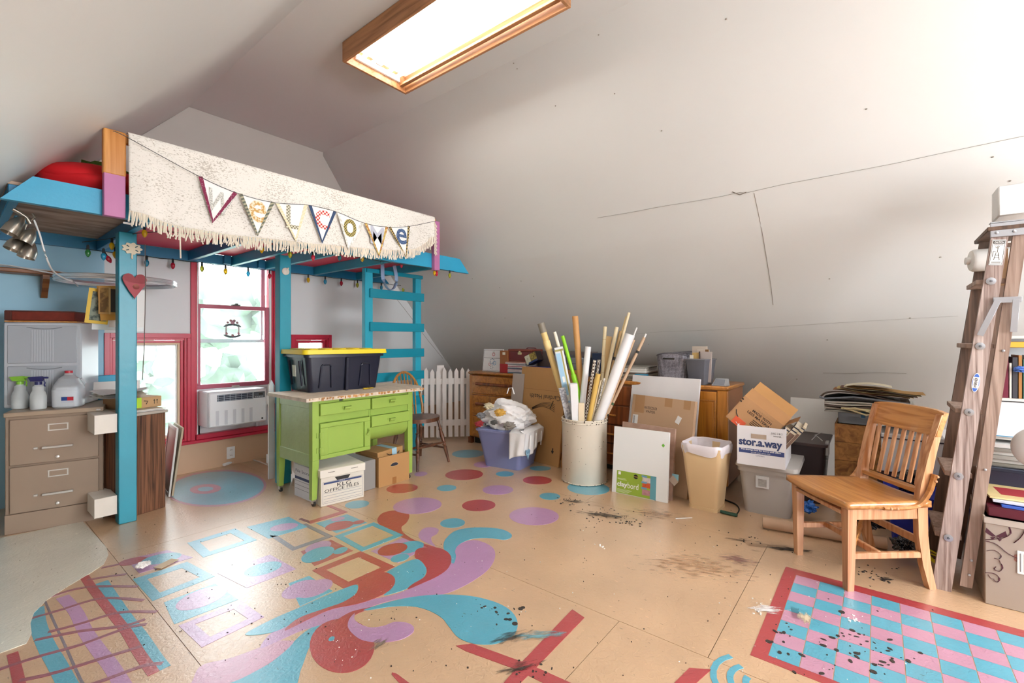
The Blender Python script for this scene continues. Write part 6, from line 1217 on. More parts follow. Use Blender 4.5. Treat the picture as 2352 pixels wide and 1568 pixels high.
g.build('small_print', TXm, t, T=T_, kind='stuff'); g = G(); g.box(.0, .012, -.001, 0, .17, .18).box(.0, .012, -.001, 0, .15, .16); g.build('edge_mark', BLK, t, T=T_); G().tube([(.02, -.001, .09), (.035, -.001, .07), (.06, -.001, .055)], .003, 5).build('curved_mark', BLK, t, T=T_)
lb = G().box(.045, .125, -.003, -.001, .0, .055).build('orange_label', mat('#E5623E', .6), t, T=T_); G().tube([(.07, -.0035, .02), (.085, -.0035, .014), (.10, -.0035, .024)], .002, 5).build('smile_mark', WHP, lb)
ct = mat('#D9CBB4', .6); cv_ = mat('#7A6052', .6); kb = 0
for k, (x, y, a_, w0, h0, c) in enumerate(((.20, .08, 35, .035, .23, '#D6C6AC'), (.245, .07, 35, .045, .25, '#D9CBB4'), (.285, .06, 36, .02, .25, '#CDBDA2'), (.165, .06, 33, .02, .2, '#C9B294'))):
    p = BXM @ V((x-.05, y, .085)); t = thing('boxed_set', ['cream slipcase standing tilted beside the tilted shipping box', 'widest cream slipcase with navy stripes leaning in the white file box', 'cream slipcase at the right end of the white file box', 'thin tan slipcase against the tilted shipping box'][k], 'book', p, BXM.to_euler().z)
    Tb = M.Rotation(R(a_), 4, 'Y'); G().box(0, w0, 0, .19, 0, h0, .002).build('slipcase', mat(c, .6), t, T=Tb)
    g = G(); g.box(-.0006, w0+.0006, -.0006, .1906, h0-.045, h0-.037).box(-.0006, w0+.0006, -.0006, .1906, h0-.02, h0-.012); g.build('navy_stripe', mat('#2E3446', .6), t, T=Tb); G().box(w0*.1, w0*.9, -.001, 0, .03, h0-.06).build('spine_panel', cv_, t, T=Tb)
# ---------------------------------------------------------------- open dark tote, white board, wooden crates
dk = thing('open_tote', 'open black storage tote behind the grey tote', 'tote', (4.20, .44, 0), R(-90)); BT2 = mat('#33292B', .45, var=.06)
G().taper(.24, .40, .30, .48, 0, .44, b=.03, open_=True, seg=3).build('tub', BT2, dk); G().taper(.325, .50, .33, .505, .425, .445, b=.03, open_=True, seg=3, th=.02).build('rim', mat('#45393A', .4), dk)
for z in (.15, .3): pass
G().box(.145, .166, -.2, -.12, .36, .46, .003).build('handle_clip', mat('#9A9896', .4), dk)
t = thing('wire_hook', 'thin white wire handle standing up in the black tote', 'wire', (4.20, .44, .36)); G().tube([(-.1, -.05, 0), (-.1, -.05, .08), (-.08, -.08, .12), (-.1, -.12, .09), (-.1, -.12, .03)], .003, 6).tube([(-.08, -.07, .12), (-.1, -.12, .15)], .002, 5).build('wire', mat('#C8C8C8', .4), t)
tg(G().box(0, .36, 0, .008, 0, .27, .001, T=M.Translation((4.40, .57, .455)) @ M.Rotation(R(-93), 4, 'Z') @ M.Rotation(-.2, 4, 'X')).build('white_board', mat('#E2E2DE', .5)), 'white board propped across the open black tote', 'board')
CRT = wood('#B07A40', '#7A4E26', 1, 7, .55, 8, .3)
def crate(lab, z, ht, x0=4.02, y0=.24, w_=.46, d_=.34):
    t = thing('wooden_crate', lab, 'crate', (x0, y0, z), R(-90)); n_ = 3 if ht > .3 else 2; ph = ht/n_
    for k in range(n_): G().box(0, w_, 0, .014, ph*k+.001, ph*(k+1)-.001, .002).build('slat', CRT, t)
    for k in range(n_): G().box(0, .014, .0145, d_, ph*k+.001, ph*(k+1)-.001, .002).build('slat', CRT, t)
    G().box(w_-.014, w_, .0145, d_, 0, ht).box(0.015, w_-.015, d_-.014, d_, 0, ht).box(.015, w_-.015, .0145, d_-.015, 0, .012).build('carcass', CRT, t)
crate('lower wooden crate behind the oak chair', .001, .205); crate('upper wooden crate with knots behind the oak chair back', .21, .39)
t = thing('clear_storage_box', 'clear plastic box with blue latches full of tubes on top of the wooden crate', 'box', (4.03, .22, .603), R(-90)); G().box(0, .42, 0, .3, 0, .085, .006).build('box_body', glassy('#CBD2DA', milky=.4), t)
for x in (.13, .27): G().box(x, x+.025, -.004, .0, .05, .092, .002).build('latch', mat('#2B6C94', .4), t)
for k, (x, c) in enumerate(((.05, '#6A7890'), (.17, '#C9B06A'), (.24, '#D8D0C4'))): G().tube([(x, .06, .03), (x+.07, .07, .03)], .016, 8).build('paint_tube', mat(c, .4), t)
z = .69
for k in range(5): t = thing('newspaper', ['lowest', 'second', 'third', 'fourth', 'fifth', 'sixth', 'seventh', 'eighth', 'ninth', 'tenth', 'eleventh'][k]+(' newspaper from the bottom' if k else ' newspaper')+' of the pile above the clear crate-top box', 'newspaper', (4.0+rnd.uniform(-.02, .02), .30, z), R(-90)+rnd.uniform(-.08, .08), 'newspapers piled on the crate'); G().grid(lambda u, v, k=k: (u*.5, v*.32, .004*math.sin(u*9+k)+.003*math.sin(v*7)), 14, 6).build('sheets', NP[(k+1) % 5], t); t.children[0].modifiers.new('s', 'SOLIDIFY').thickness = .008; z += .015
t = thing('rolled_newspaper', 'folded tan newspaper loop hanging over the edge of the pile', 'newspaper', (3.97, .18, .715), R(-90)); g = G(); g.tube([(.0, .0, .0), (.06, -.02, .012), (.12, -.025, .0), (.16, -.02, -.018), (.12, -.02, -.03), (.06, -.01, -.012), (.01, 0, 0)], [.006]*7, 6); g.box(-.02, .18, .0, .2, -.004, .004); g.build('folded_sheets', mat('#CDBE94', .8), t)
t = thing('portfolio', 'bulging dark portfolio case full of papers on top of the pile', 'portfolio', (4.0, .33, .775), R(-90))
def pf(u, v): x = u*.5; k = math.sin(math.pi*min(1, u*1.15)**.6); return (x, v*.28, .012+.05*k*(1-.5*v))
G().grid(pf, 20, 6).build('upper_cover', mat('#4A3A30', .6, var=.4, vs=20), t); t.children[0].modifiers.new('s', 'SOLIDIFY').thickness = .01
G().tube([(.0, 0, .012), (.03, 0, .0), (.2, 0, .022), (.5, 0, .0)], .007, 6).build('zip_edge', mat('#6B7078', .5), t); G().hull([(.02, .01, .0), (.5, .01, -.004), (.5, .27, -.004), (.02, .27, 0)], [(.2, .01, .03), (.48, .01, .01), (.48, .27, .01), (.1, .27, .02)]).build('inner_cover', mat('#2A2A30', .5), t)
for k in range(5): G().grid(lambda u, v, k=k: (.08+u*.42+.02*k, v*.24+.01*k, .068-.035*u+.006*k+.004*math.sin(9*u+k)), 8, 3).build('loose_paper', mat(['#8A5A34', '#C9B27C', '#6A4A3A', '#D8CBA8', '#A88048'][k], .8), t)
tg(G().grid(lambda u, v: (4.05+.2*v, .18-.26*u, .868+.02*math.sin(3*u)), 8, 4).build('paper_sheet', mat('#DAD0B8', .8)), 'curled cream sheet lying on top of the dark portfolio', 'paper')
# ================================================================ oak chair in front
OK1 = wood('#CD9A70', '#A86C3E', 2, 6, .36, 14, .1, .2); OK2 = wood('#C98D50', '#A2642C', 0, 6, .28, 14, .1, .4)
oc = thing('oak_chair', 'light oak side chair with a slatted back beside the stepladder', 'chair', (2.975, .092, 0), R(39.7))
# local +y faces the seat front (towards the room), x is width
def bar(name, p0, p1, w_, d_, m, par=None, rot=0.):
    a, b = V(p0), V(p1); d = b-a; L_ = d.length; q = d.to_track_quat('Z', 'Y').to_matrix().to_4x4()
    g = G(); g.box(-w_/2, w_/2, -d_/2, d_/2, 0, L_, .003, T=M.Translation(a) @ q @ M.Rotation(rot, 4, 'Z')); return g.build(name, m, par or oc)
def poly_leg(name, pts, w_, m):    # curved rear post swept in the y-z plane
    g = G(); 
    for (x, y, z, d_), (x2, y2, z2, d2) in zip(pts, pts[1:]):
        g.hull([(x-w_/2, y-d_/2, z), (x+w_/2, y-d_/2, z), (x+w_/2, y+d_/2, z), (x-w_/2, y+d_/2, z)], [(x2-w_/2, y2-d2/2, z2), (x2+w_/2, y2-d2/2, z2), (x2+w_/2, y2+d2/2, z2), (x2-w_/2, y2+d2/2, z2)])
    bmesh.ops.remove_doubles(g.bm, verts=g.bm.verts, dist=1e-5)
    return g.build(name, m, oc)
for s_ in (-1, 1):
    g = G(); g.hull([(s_*.185-.016, .175-.016, 0), (s_*.185+.016, .175-.016, 0), (s_*.185+.016, .175+.016, 0), (s_*.185-.016, .175+.016, 0)], [(s_*.19-.022, .175-.022, .395), (s_*.19+.022, .175-.022, .395), (s_*.19+.022, .175+.022, .395), (s_*.19-.022, .175+.022, .395)]); g.build('leg', OK1, oc)
    poly_leg('leg', [(s_*.175, -.235, 0, .034), (s_*.175, -.205, .12, .04), (s_*.178, -.185, .26, .046), (s_*.18, -.18, .40, .048), (s_*.182, -.19, .50, .044), (s_*.185, -.225, .66, .036), (s_*.19, -.275, .84, .026)], .03, OK1)
    bar('stretcher', (s_*.185, .165, .165), (s_*.178, -.19, .165), .02, .03, OK1)
    bar('seat_rail', (s_*.19, .16, .37), (s_*.18, -.17, .37), .02, .062, OK1, rot=0)
    g = G(); g.tube([tuple(p) for p in spline([(s_*.212, .03, .402), (s_*.214, -.08, .403), (s_*.214, -.15, .42), (s_*.214, -.195, .48), (s_*.212, -.222, .56)], 5, False)], .016, 6, flat=.6); ba = g.build('side_brace', OK2, oc)
    for y, z in ((.0, .402), (-.03, .402), (-.214, .53), (-.222, .552)): G().blob((s_*.226, y, z), .006, .007, .007, 0, 2).build('wood_plug', OK1, ba)
bar('seat_rail', (-.17, .175, .37), (.17, .175, .37), .062, .02, OK1); bar('seat_rail', (-.17, -.175, .37), (.17, -.175, .37), .062, .02, OK1)
bar('cross_stretcher', (-.18, .02, .168), (.18, .02, .168), .02, .03, OK1); bar('cross_stretcher', (-.17, .15, .18), (.17, -.17, .18), .02, .03, OK2); bar('back_stretcher', (-.175, -.2, .22), (.175, -.2, .22), .02, .035, OK1)
g = G(); n = 18
def seatf(u, v):
    x = (u-.5)*2; y = (v-.5)*2; w_ = .232-.03*(1-v); z = .432-.014*math.exp(-((x*1.1)**2+(y*.9+.3)**2)*1.4)+.006*(abs(y) < .1)*0
    r_ = 1.0; yy = .215*y*(1+.0)-.0+(.018*(1-x*x) if y > 0 else 0)*y; return (x*w_*(1-.03*y*y*0), yy, z)
g.grid(seatf, 20, 20); st = g.build('seat', OK2, oc); mm_ = st.modifiers.new('s', 'SOLIDIFY'); mm_.thickness = .03; mm_.offset = -1
def crest(z0, z1, y0, y1, name):
    g = G(); 
    for k in range(10):
        x0 = -.205+.041*k; x1 = x0+.041; c0 = -.02*(1-(x0/.205)**2); c1 = -.02*(1-(x1/.205)**2)
        zt0 = z1-.012*(abs(x0)/.205)**4; zt1 = z1-.012*(abs(x1)/.205)**4
        g.hull([(x0, y0+c0-.012, z0), (x1, y0+c1-.012, z0), (x1, y0+c1+.012, z0), (x0, y0+c0+.012, z0)], [(x0, y1+c0-.012, zt0), (x1, y1+c1-.012, zt1), (x1, y1+c1+.012, zt1), (x0, y1+c0+.012, zt0)])
    bmesh.ops.remove_doubles(g.bm, verts=g.bm.verts, dist=1e-5); return g.build(name, OK2, oc)
crest(.735, .86, -.245, -.285, 'crest_rail')
bar('lower_back_rail', (-.17, -.195, .465), (.17, -.195, .465), .045, .022, OK2)
for k in range(7): x = -.138+.046*k; bar('back_slat', (x, -.20-.006*(1-(x/.14)**2), .485), (x, -.25-.016*(1-(x/.14)**2), .74), .022, .012, OK1)
# cardboard tube and floor things behind the chair
a, b = at(1752, 1212), at(1925, 1242); d = b-a; t = thing('cardboard_tube', 'kraft cardboard tube lying on the floor behind the oak chair', 'tube', (a.x, a.y, .036), math.atan2(d.y, d.x)); 
g = G(); n = 20; g.lathe([(.0, 0), (.024, 0), (.034, .0), (.034, .62), (.0, .62)], 20, T=M.Rotation(R(90), 4, 'Y')); g.build('tube_wall', mat('#BD9C80', .6, var=.05), t); G().tube([(-.0012, 0, 0), (.002, 0, 0)], .025, 18).build('open_end', mat('#7D5F48', .8), t)
BG = mat('#15151B', .16, var=.2, vs=12, bump=.8, bs=13, spec=.7)
for c, r_, sd, lb_ in (((3.42, .06, .13), (.17, .2, .13), 3, 'shiny black trash bag slumped on the floor under the oak chair'), ((3.60, -.16, .36), (.17, .16, .13), 5, 'black trash bag on top of the blue bin behind the stepladder'), ((3.26, -.12, .09), (.10, .12, .09), 8, 'black trash bag with yellow drawstrings beside the stepladder')):
    o = crumple((0, 0, 0), *r_, sd, 5, .3, 4).build('trash_bag', BG); o.location = c; tg(o, lb_, 'bag')
for q in ([(-.05, -.09, .02), (-.07, -.15, .0), (-.04, -.17, -.02), (-.02, -.1, -.01)], [(-.05, -.08, .0), (-.10, -.12, -.03), (-.08, -.14, -.05), (-.04, -.09, -.03)]): G().tube(spline(q, 4, False), .007, 6, flat=.5).build('drawstring', mat('#D8D01E', .4), o)
o = crumple((0, 0, 0), .15, .12, .08, 21, 4, .3, 4).build('blue_bag', mat('#2F66B4', .2, var=.3, vs=8, bump=.7, bs=12)); o.location = (3.60, .36, .09); tg(o, 'bright blue plastic bag on the floor behind the oak chair legs', 'bag')
t = thing('blue_bin', 'deep blue plastic bin behind the stepladder', 'bin', (3.66, -.20, 0), R(-90)); G().taper(.26, .3, .32, .36, 0, .30, b=.03, seg=3, open_=True).build('tub', mat('#1C2A9C', .3), t); G().taper(.34, .38, .345, .385, .285, .305, b=.03, seg=3, open_=True, th=.015).build('rim', mat('#2434B4', .3), t)
tg(G().box(3.58, 3.9, -.62, -.40, .0, .26, .004).build('blue_crate', mat('#1E2468', .4)), 'dark blue crate on the floor between the ladder and the floral box', 'crate')
def rbox(name, lab, cat, x0, x1, y0, y1, z0, z1, m, r=0.): 
    t = thing(name, lab, cat, (x0, y1, z0), R(-90)+r); w_ = y1-y0; G().box(0, w_, 0, x1-x0, 0, z1-z0, .003).build('body', m, t); return t, w_, z1-z0
WB = mat('#D4D4D6', .5); DK = mat('#2A2430', .5)
t, w_, h_ = rbox('drawer_box', 'white storage box with a black-edged lid behind the oak chair back', 'box', 3.78, 4.1, -.32, -.02, .36, .60, WB); G().box(-.004, w_+.004, -.004, .324, h_-.03, h_-.022).build('lid_edge', DK, t)
t, w_, h_ = rbox('dark_crate', 'dark brown crate under the white storage box', 'crate', 3.80, 4.1, -.34, .0, .0, .355, mat('#3A2A2C', .6)); 
tg(G().grid(lambda u, v: (3.78+.3*v, .0-.34*u, .64+.10*u*(1-v*.3)), 6, 6).build('white_sheet', mat('#DDDDD6', .7)), 'large pale sheet sloping on top of the white storage box', 'paper')
# ================================================================ stepladder
WDL = wood('#BBA9A1', '#765F57', 2, 9, .6, 17, .4); WDK = wood('#6B5242', '#453328', 2, 8, .6, 14, .3); WDM = wood('#AC9486', '#7A6254', 2, 8, .6, 14, .35)
sl_ = thing('stepladder', 'weathered wooden stepladder folded shut and leaning at the right', 'ladder', (3.0, -.24, 0)); LP = M.Translation((-3.0, .24, 0)); GAL = mat('#B4B7BE', .3, .75, var=.08)
def rail_(name, m, x0, x1, yb, yt, wb_, wt_, zb, zt, xt=0.):
    g = G(); g.T = LP; g.hull([(x0, yb-wb_/2, zb), (x1, yb-wb_/2, zb), (x1, yb+wb_/2, zb), (x0, yb+wb_/2, zb)], [(x0+xt, yt-wt_/2, zt), (x1+xt, yt-wt_/2, zt), (x1+xt, yt+wt_/2, zt), (x0+xt, yt+wt_/2, zt)]); return g.build(name, m, sl_)
yb0, yt0 = -.240, -.442; xt_ = .03
def fy(z): return yb0+(yt0-yb0)*z/1.70
def ry_(z): return -.325+(-.505+.325)*z/1.68
nr = rail_('front_rail', WDL, 3.0, 3.025, yb0, yt0, .070, .055, 0, 1.70, xt_); fr2 = rail_('front_rail', WDK, 3.40, 3.425, yb0, yt0, .07, .06, 0, 1.70, -.06)
rr = rail_('rear_rail', WDM, 3.005, 3.03, -.325, -.505, .042, .045, .04, 1.69, xt_); rail_('rear_rail', WDK, 3.37, 3.39, -.325, -.505, .042, .045, .04, 1.68, -.06)
for z in (.245, .545, .85, 1.16, 1.46):
    g = G(); g.T = LP; y = fy(z); f = xt_*z/1.7; g.box(3.026+f, 3.399-.06*z/1.7, y-.045, y+.05, z, z+.022, .002); s = g.build('step', WDM, sl_)
    g = G(); g.T = LP; g.lathe([(0, 0), (.017, 0), (.017, .003), (.008, .005), (0, .005)], 16, T=M.Translation((2.9995+f, y+.004, z+.01)) @ M.Rotation(R(-90), 4, 'Y')); b_ = g.build('bolt_washer', GAL, sl_); g = G(); g.T = LP; g.lathe([(0, 0), (.006, 0), (.005, .003), (0, .004)], 10, T=M.Translation((2.995+f, y+.004, z+.01)) @ M.Rotation(R(-90), 4, 'Y')); g.build('bolt_head', mat('#7C8088', .3, .8), b_)
for z in (.05, .12, .55, 1.1): 
    g = G(); g.T = LP; g.blob((3.003+xt_*z/1.7, ry_(z+.05), z+.05), .003, .006, .006, 0, 2); g.build('rivet', GAL, sl_)
g = G(); g.T = LP; g.box(3.02, 3.39, yt0-.09, yt0+.045, 1.70, 1.72, .003); g.build('top_board', WDK, sl_)
g = G(); g.T = LP; g.box(3.022, 3.030, yt0-.15, yt0+.035, 1.67, 1.735, .002).box(3.022, 3.06, yt0-.15, yt0+.035, 1.735, 1.741, .001); tc_ = g.build('top_bracket', GAL, sl_)
for y in (yt0+.015, yt0-.04, yt0-.1): g = G(); g.T = LP; g.blob((3.021, y, 1.69), .004, .007, .007, 0, 2); g.build('rivet', GAL, tc_)
# spreaders
g = G(); g.T = LP; g.box(3.012, 3.016, -.505, -.415, 1.368, 1.394, .001); g.build('spreader_plate', GAL, sl_)
for p0, p1 in (((3.010, -.43, 1.38), (3.010, -.372, 1.22)), ((3.010, -.487, 1.38), (3.010, -.478, 1.235))):
    a_, b_ = V(p0), V(p1); d = b_-a_; g = G(); g.T = LP @ M.Translation(a_) @ d.to_track_quat('Z', 'X').to_matrix().to_4x4(); g.box(-.011, .011, -.0015, .0015, 0, d.length, .0005); g.build('spreader_arm', GAL, sl_)
# labels on the near rail
XW = M(((0, 0, -1, 0), (-1, 0, 0, 0), (0, 1, 0, 0), (0, 0, 0, 1)))   # drawing x -> -y, drawing y -> z, faces -x
tl = math.atan2(-.202, 1.70); LBT = lambda z, dy=0.: LP @ M.Translation((2.9985+xt_*z/1.7, fy(z)+dy, z)) @ M.Rotation(-tl, 4, 'X') @ M.Rotation(.0176, 4, 'Y') @ XW
def LG(name, f, m, z, par=None, dy=0.):
    g = G(); f(g); return g.build(name, m, par or nr, T=LBT(z, dy))
LG('caution_label', lambda g: g.prism([(-.022, -.058), (.022, -.058), (.022, .058), (-.022, .058)], .001), WHP, 1.60)
LG('label_border', lambda g: [g.prism([(x0, y0), (x1, y0), (x1, y1), (x0, y1)], .0014) for x0, y0, x1, y1 in ((-.020, -.055, .020, -.0535), (-.020, .0535, .020, .055), (-.020, -.0535, -.0188, .0535), (.0188, -.0535, .020, .0535), (-.018, .040, .018, .0525))], BLK, 1.60)
text('CAUTION', WHP, nr, LBT(1.60) @ Tm((-.015, .0425, .0018)), w=.030, h=.0075, bold=.03)
LG('warning_drawing', lambda g: [g.tube(q, .0008, 4) for q in ([(0, .03, .0015), (-.004, .026, .0015), (0, .022, .0015), (.004, .026, .0015), (0, .03, .0015)], [(0, .022, .0015), (0, -.0, .0015)], [(0, .018, .0015), (-.01, .026, .0015)], [(-.004, 0, .0015), (-.008, -.035, .0015)], [(.004, 0, .0015), (.01, -.035, .0015)], [(-.006, -.012, .0015), (.006, -.012, .0015)], [(-.008, -.024, .0015), (.008, -.024, .0015)], [(-.014, .005, .0015), (-.014, -.02, .0015)], [(-.014, .005, .0015), (-.006, .004, .0015)])], BLK, 1.60)
LG('small_print', lambda g: [g.prism([(-.015, y), (.015, y), (.015, y+.0015), (-.015, y+.0015)], .0014) for y in (.036, .033, -.044, -.047, -.050)], mat('#555555', .7), 1.60).__setitem__('kind', 'stuff')
LG('maker_oval', lambda g: g.prism([(.0135*math.cos(a), .045*math.sin(a)) for a in [2*math.pi*i/32 for i in range(32)]], .001), WHP, 1.00)
LG('oval_band', lambda g: g.prism([(.0115*math.cos(a), .042*math.sin(a)) for a in [2*math.pi*i/32 for i in range(32)]], .0014), mat('#3E6CC4', .5), 1.00)
LG('oval_centre', lambda g: g.prism([(-.0095, -.026), (.0095, -.026), (.0095, .026), (-.0095, .026)], .0018), WHP, 1.00)
text('WERNER', BLK, nr, LBT(1.00) @ Tm((.0045, -.024, .0022), rz=R(90)), w=.048, h=.010, bold=.03)
g = G(); g.T = LP; z = 1.55; g.box(3.352, 3.3545, fy(z)-.025, fy(z)+.02, z-.06, z+.04); dl_ = g.build('danger_label', WHP, fr2); g = G(); g.T = LP; g.box(3.350, 3.3525, fy(z)-.023, fy(z)+.018, z+.018, z+.037); g.build('black_header', BLK, dl_); g = G(); g.T = LP; g.lathe([(0, 0), (.012, 0), (.012, .001), (0, .001)], 20, T=M.Translation((3.350, fy(z), z+.028)) @ M.Rotation(R(-90), 4, 'Y') @ M.Diagonal((.6, 1.2, 1, 1))); g.build('red_oval', mat('#C22A2A', .5), dl_)
# bare wood cleat between rails
g = G(); g.T = LP; g.box(3.06, 3.075, -.47, -.445, 1.45, 1.62, .002, T=M()); g.build('pale_cleat', mat('#DDBB94', .6), sl_)
# paper roll and white block behind
tg(G().lathe([(0, -.05), (.018, -.05), (.018, -.035), (.05, -.03), (.056, -.02), (.056, .14), (0, .14)], 24, T=M.Translation((3.27, -.40, 1.60)) @ M.Rotation(R(10), 4, 'Z') @ M.Rotation(R(90), 4, 'X')).build('paper_towel_roll', mat('#E6E4E0', .7, var=.02)), 'white paper towel roll fixed to the sloping wall behind the stepladder', 'paper towel')
tg(G().box(3.22, 3.38, -.95, -.46, 1.80, 1.95, .006).build('foam_block', mat('#E6E4E2', .7, bump=.3, bs=30)), 'white foam block on the top of the tall shelf at the right edge', 'block')
# ---------------------------------------------------------------- shelves and stacks at the right edge
SHW = mat('#D6D0C8', .5)
ru = thing('shelf_unit', 'pale shelf unit with books behind the stepladder at the right edge', 'shelf', (3.42, -.42, 0), R(-90))
for z in (.70, .90, 1.22): G().box(0, .75, 0, .30, z-.014, z).build('shelf_board', SHW, ru)
G().box(0, .012, 0, .3, 0.0, 1.22).build('side_panel', SHW, ru); G().box(.0, .75, .285, .30, .0, 1.22).build('back_panel', mat('#C9CDD2', .5), ru)
for k, (w0, h0, c, lb_) in enumerate(((.014, .20, '#B4884C', 'tan'), (.012, .19, '#6A3A2C', 'brown'), (.03, .235, '#6E1832', 'burgundy'), (.008, .18, '#D8CFC2', 'cream'), (.018, .21, '#3C3A40', 'charcoal'), (.012, .22, '#A8743C', 'ochre'), (.022, .20, '#2F5E52', 'dark green'), (.02, .22, '#8A8F98', 'grey'), (.026, .21, '#C9C4BC', 'off-white'), (.02, .2, '#43507A', 'slate blue'))):
    x = .045+sum((.014, .012, .03, .008, .018, .012, .022, .02, .026, .02)[:k])+.003*k
    t = thing('book', lb_+' book standing in the row on the shelf behind the stepladder', 'book', (3.43, -.42-x, .9005), R(-90)); G().box(0, w0, 0, .17, 0, h0, .001).build('cover', mat(c, .55, var=.1), t)
o = crumple((0, 0, 0), .05, .08, .035, 33, 4, .3, 4).build('blue_cloth', mat('#4E74C2', .6, bump=.4)); o.location = (3.40, -.57, 1.05); tg(o, 'bunched blue cloth hanging in front of the books', 'cloth')
t = thing('yellow_folder', 'yellow folder lying above the row of books', 'folder', (3.43, -.48, 1.16), R(-90)); G().box(0, .25, 0, .2, 0, .03, .002).build('body', mat('#D9A93A', .5), t)
t = thing('white_cabinet_box', 'plain white box on the shelf below the books at the right edge', 'box', (3.40, -.44, .7005), R(-90)); G().box(0, .3, 0, .25, 0, .18, .002).build('body', mat('#E0E0E2', .5), t); G().box(.02, .12, -.001, 0, .004, .008).build('blue_line', mat('#2C8CB4', .5), t)
z = .47
for k, (c, hh, xx) in enumerate((('#2C2C3C', .012, 0), ('#D8D8D8', .006, .01), ('#5A6070', .01, -.01), ('#E0DED8', .008, .02), ('#8A8478', .014, 0), ('#C9C4BC', .02, .01), ('#A8A49C', .02, .0), ('#D6D2CC', .02, .015), ('#8C8880', .018, -.005), ('#DADAD8', .02, .0))):
    t = thing('paper_stack', ['lowest', 'second', 'third', 'fourth', 'fifth', 'sixth', 'seventh', 'eighth', 'ninth', 'tenth', 'eleventh'][k]+(' sheaf from the bottom' if k else ' sheaf')+' of the pile under the white box at the right edge', 'papers', (3.38+xx, -.44, .585+0*z), R(-90)+rnd.uniform(-.05, .05), 'flat sheaves piled at the right edge'); t.location.z = z+.05; G().box(0, .3, 0, .25, 0, hh-.001, .001).build('sheets', mat(c, .6, var=.1), t); z += hh
t = thing('floral_box', 'tall taupe box printed with brown butterflies and scrolls at the right edge', 'box', (2.972, -.383, 0), R(-90)); FB = mat('#A8998C', .6, var=.1, vs=4, bump=.05); FW2 = .55; FH = .395
G().box(0, FW2, 0, .40, 0, FH, .003).build('box_body', FB, t); G().box(-.004, FW2+.004, -.004, .404, FH-.028, FH, .002).build('lid_rim', mat('#B5A89C', .6), t)
MR = mat('#4E2230', .6); 
def scroll(pts, w_=.0022, m=MR, par=t): G().tube([(p.x, -.0012, p.y) for p in spline(pts, 6, False)], w_, 5, flat=.4).build('printed_scroll', m, par)
scroll([(.0, .29), (.03, .30), (.06, .315), (.08, .34), (.075, .37)], .003); scroll([(.0, .285), (.035, .28), (.07, .25), (.10, .235)], .003); scroll([(.005, .24), (.03, .25), (.05, .235), (.045, .215), (.03, .215)]); scroll([(.045, .21), (.055, .18), (.045, .16), (.03, .165), (.035, .178)], .003); scroll([(.0, .14), (.03, .145), (.045, .13), (.04, .11), (.028, .115)], .003); scroll([(.09, .30), (.11, .33), (.125, .37)], .004); scroll([(.01, .135), (.02, .12), (.03, .12)])
g = G()
for s_ in (-1, 1):
    g.prism([(.035, .315), (.035+s_*.03, .345), (.035+s_*.035, .325), (.035+s_*.012, .31)], .0014, T=FRONT); g.prism([(.035, .312), (.035+s_*.018, .305), (.035+s_*.012, .295)], .0014, T=FRONT)
g.build('printed_butterfly', MR, t); g = G()
for cx, cz, rr_ in ((.115, .235, .028), (.16, .085, .04)):
    for k in range(7): a = 2*math.pi*k/7; g.prism([(cx+rr_*.6*math.cos(a)+rr_*.35*math.cos(b), cz+rr_*.6*math.sin(a)+rr_*.35*math.sin(b)) for b in [2*math.pi*i/8 for i in range(8)]], .0012+.0001*k, T=FRONT)
g.build('printed_flower', mat('#8A5A4C', .6), t, kind='stuff'); G().prism([(.135, .10), (.155, .095), (.16, .06), (.145, .05)], .0025, T=FRONT).build('printed_petal', MR, t)
pl_ = G().box(.10, .22, -.004, -.001, .17, .27).build('price_label', WHP, t); g = G()
for k in range(6): g.box(.108+.012*k, .111+.012*k, -.005, -.004, .18, .26)
g.build('small_print', mat('#8A8A8A', .7), pl_, kind='stuff')
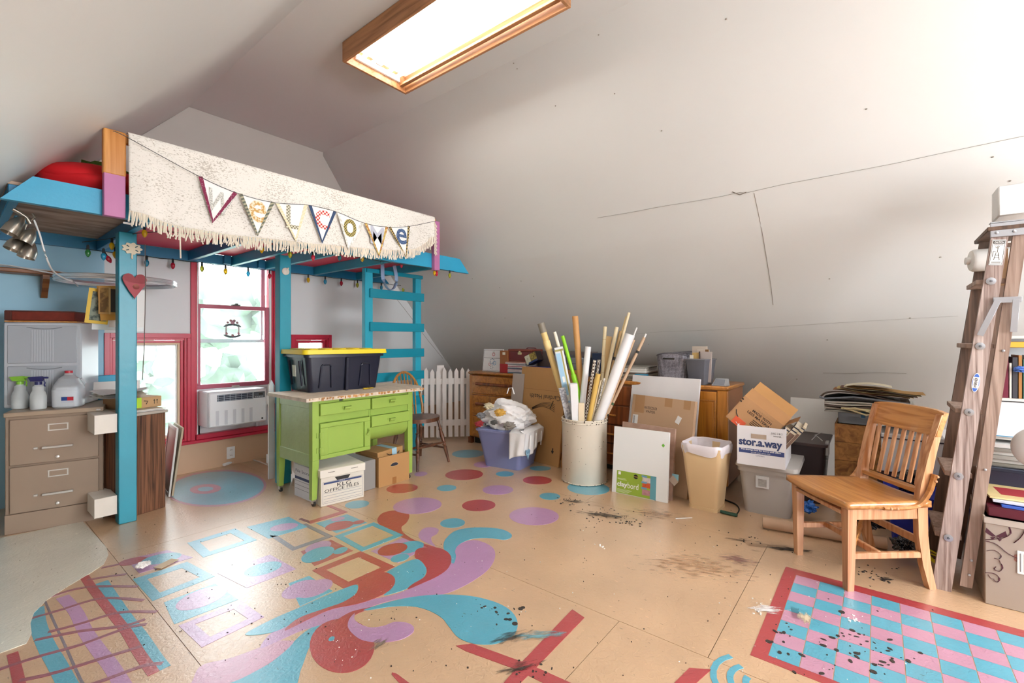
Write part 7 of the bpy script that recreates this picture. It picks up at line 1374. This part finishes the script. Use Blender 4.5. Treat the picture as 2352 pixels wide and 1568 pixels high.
t = thing('burgundy_album', 'burgundy leather album lying on the floral box', 'album', (2.985, -.395, .396), R(-90)); G().box(0, .5, .005, .38, 0, .045, .004).build('cover', mat('#5A1226', .4), t)
for k, (c, z0, dx, lb_) in enumerate((('#3E62C0', .442, .045, 'blue folder lying on the burgundy album'), ('#D8DCE8', .456, .02, 'pale blue stapled booklet above the blue folder'), ('#D9C48C', .467, .012, 'topmost illustrated magazine with a red corner on the burgundy album'))):
    t = thing('magazine', lb_, 'magazine', (3.0+.02*k, -.395-dx, z0), R(-90)+(-.05 if k < 2 else .06)); G().box(0, .4, 0, .28, 0, .009, .001).build('cover', mat(c, .5, var=.15, vs=20), t)
    if k == 2: G().box(.05, .4, .06, .2, .009, .0096).build('red_corner', mat('#A83038', .5), t)
t = thing('binder', 'dark navy box file with a white end standing behind the magazines', 'binder', (3.30, -.40, .44), R(-90)); G().box(.03, .4, 0, .2, 0, .105, .002).build('case', mat('#23243A', .5), t); G().box(.0, .029, 0, .2, 0, .105, .001).build('white_end', mat('#D9D9D6', .6), t)
t = thing('plastic_dome', 'round white plastic cover with a small red mark at the right edge', 'cover', (3.15, -.62, .70), 0); G().blob((0, 0, 0), .09, .13, .11, 0, 4).build('shell', mat('#E9E9E9', .4), t); 

# scraps on the floor at the left
c = at(328, 1306); o = crumple((0, 0, 0), .085, .06, .03, 77, 4, .35, 4).build('crumpled_tissue', mat('#EFEBE8', .6, bump=.4)); o.location = (c.x, c.y, .021); tg(o, 'crumpled white tissue lying on the painted floor near the cream patch', 'paper')
c = at(382, 1296); o = G().box(-.05, .05, -.025, .025, .0045, .0065).build('card_scrap', mat('#D8C3A6', .7)); o.location = (c.x, c.y, 0); o.rotation_euler = (0, 0, R(25)); tg(o, 'flat tan card scrap on the floor beside the crumpled white tissue', 'card')
g = G(); g.prism([(-.012, -.012), (.012, -.012), (0, .014)], .002, T=M.Translation((-.088, .0, .03)) @ M.Rotation(R(-90), 4, 'Z') @ FRONT); g.build('red_mark', mat('#C8424A', .6), bpy.data.objects['plastic_dome'])
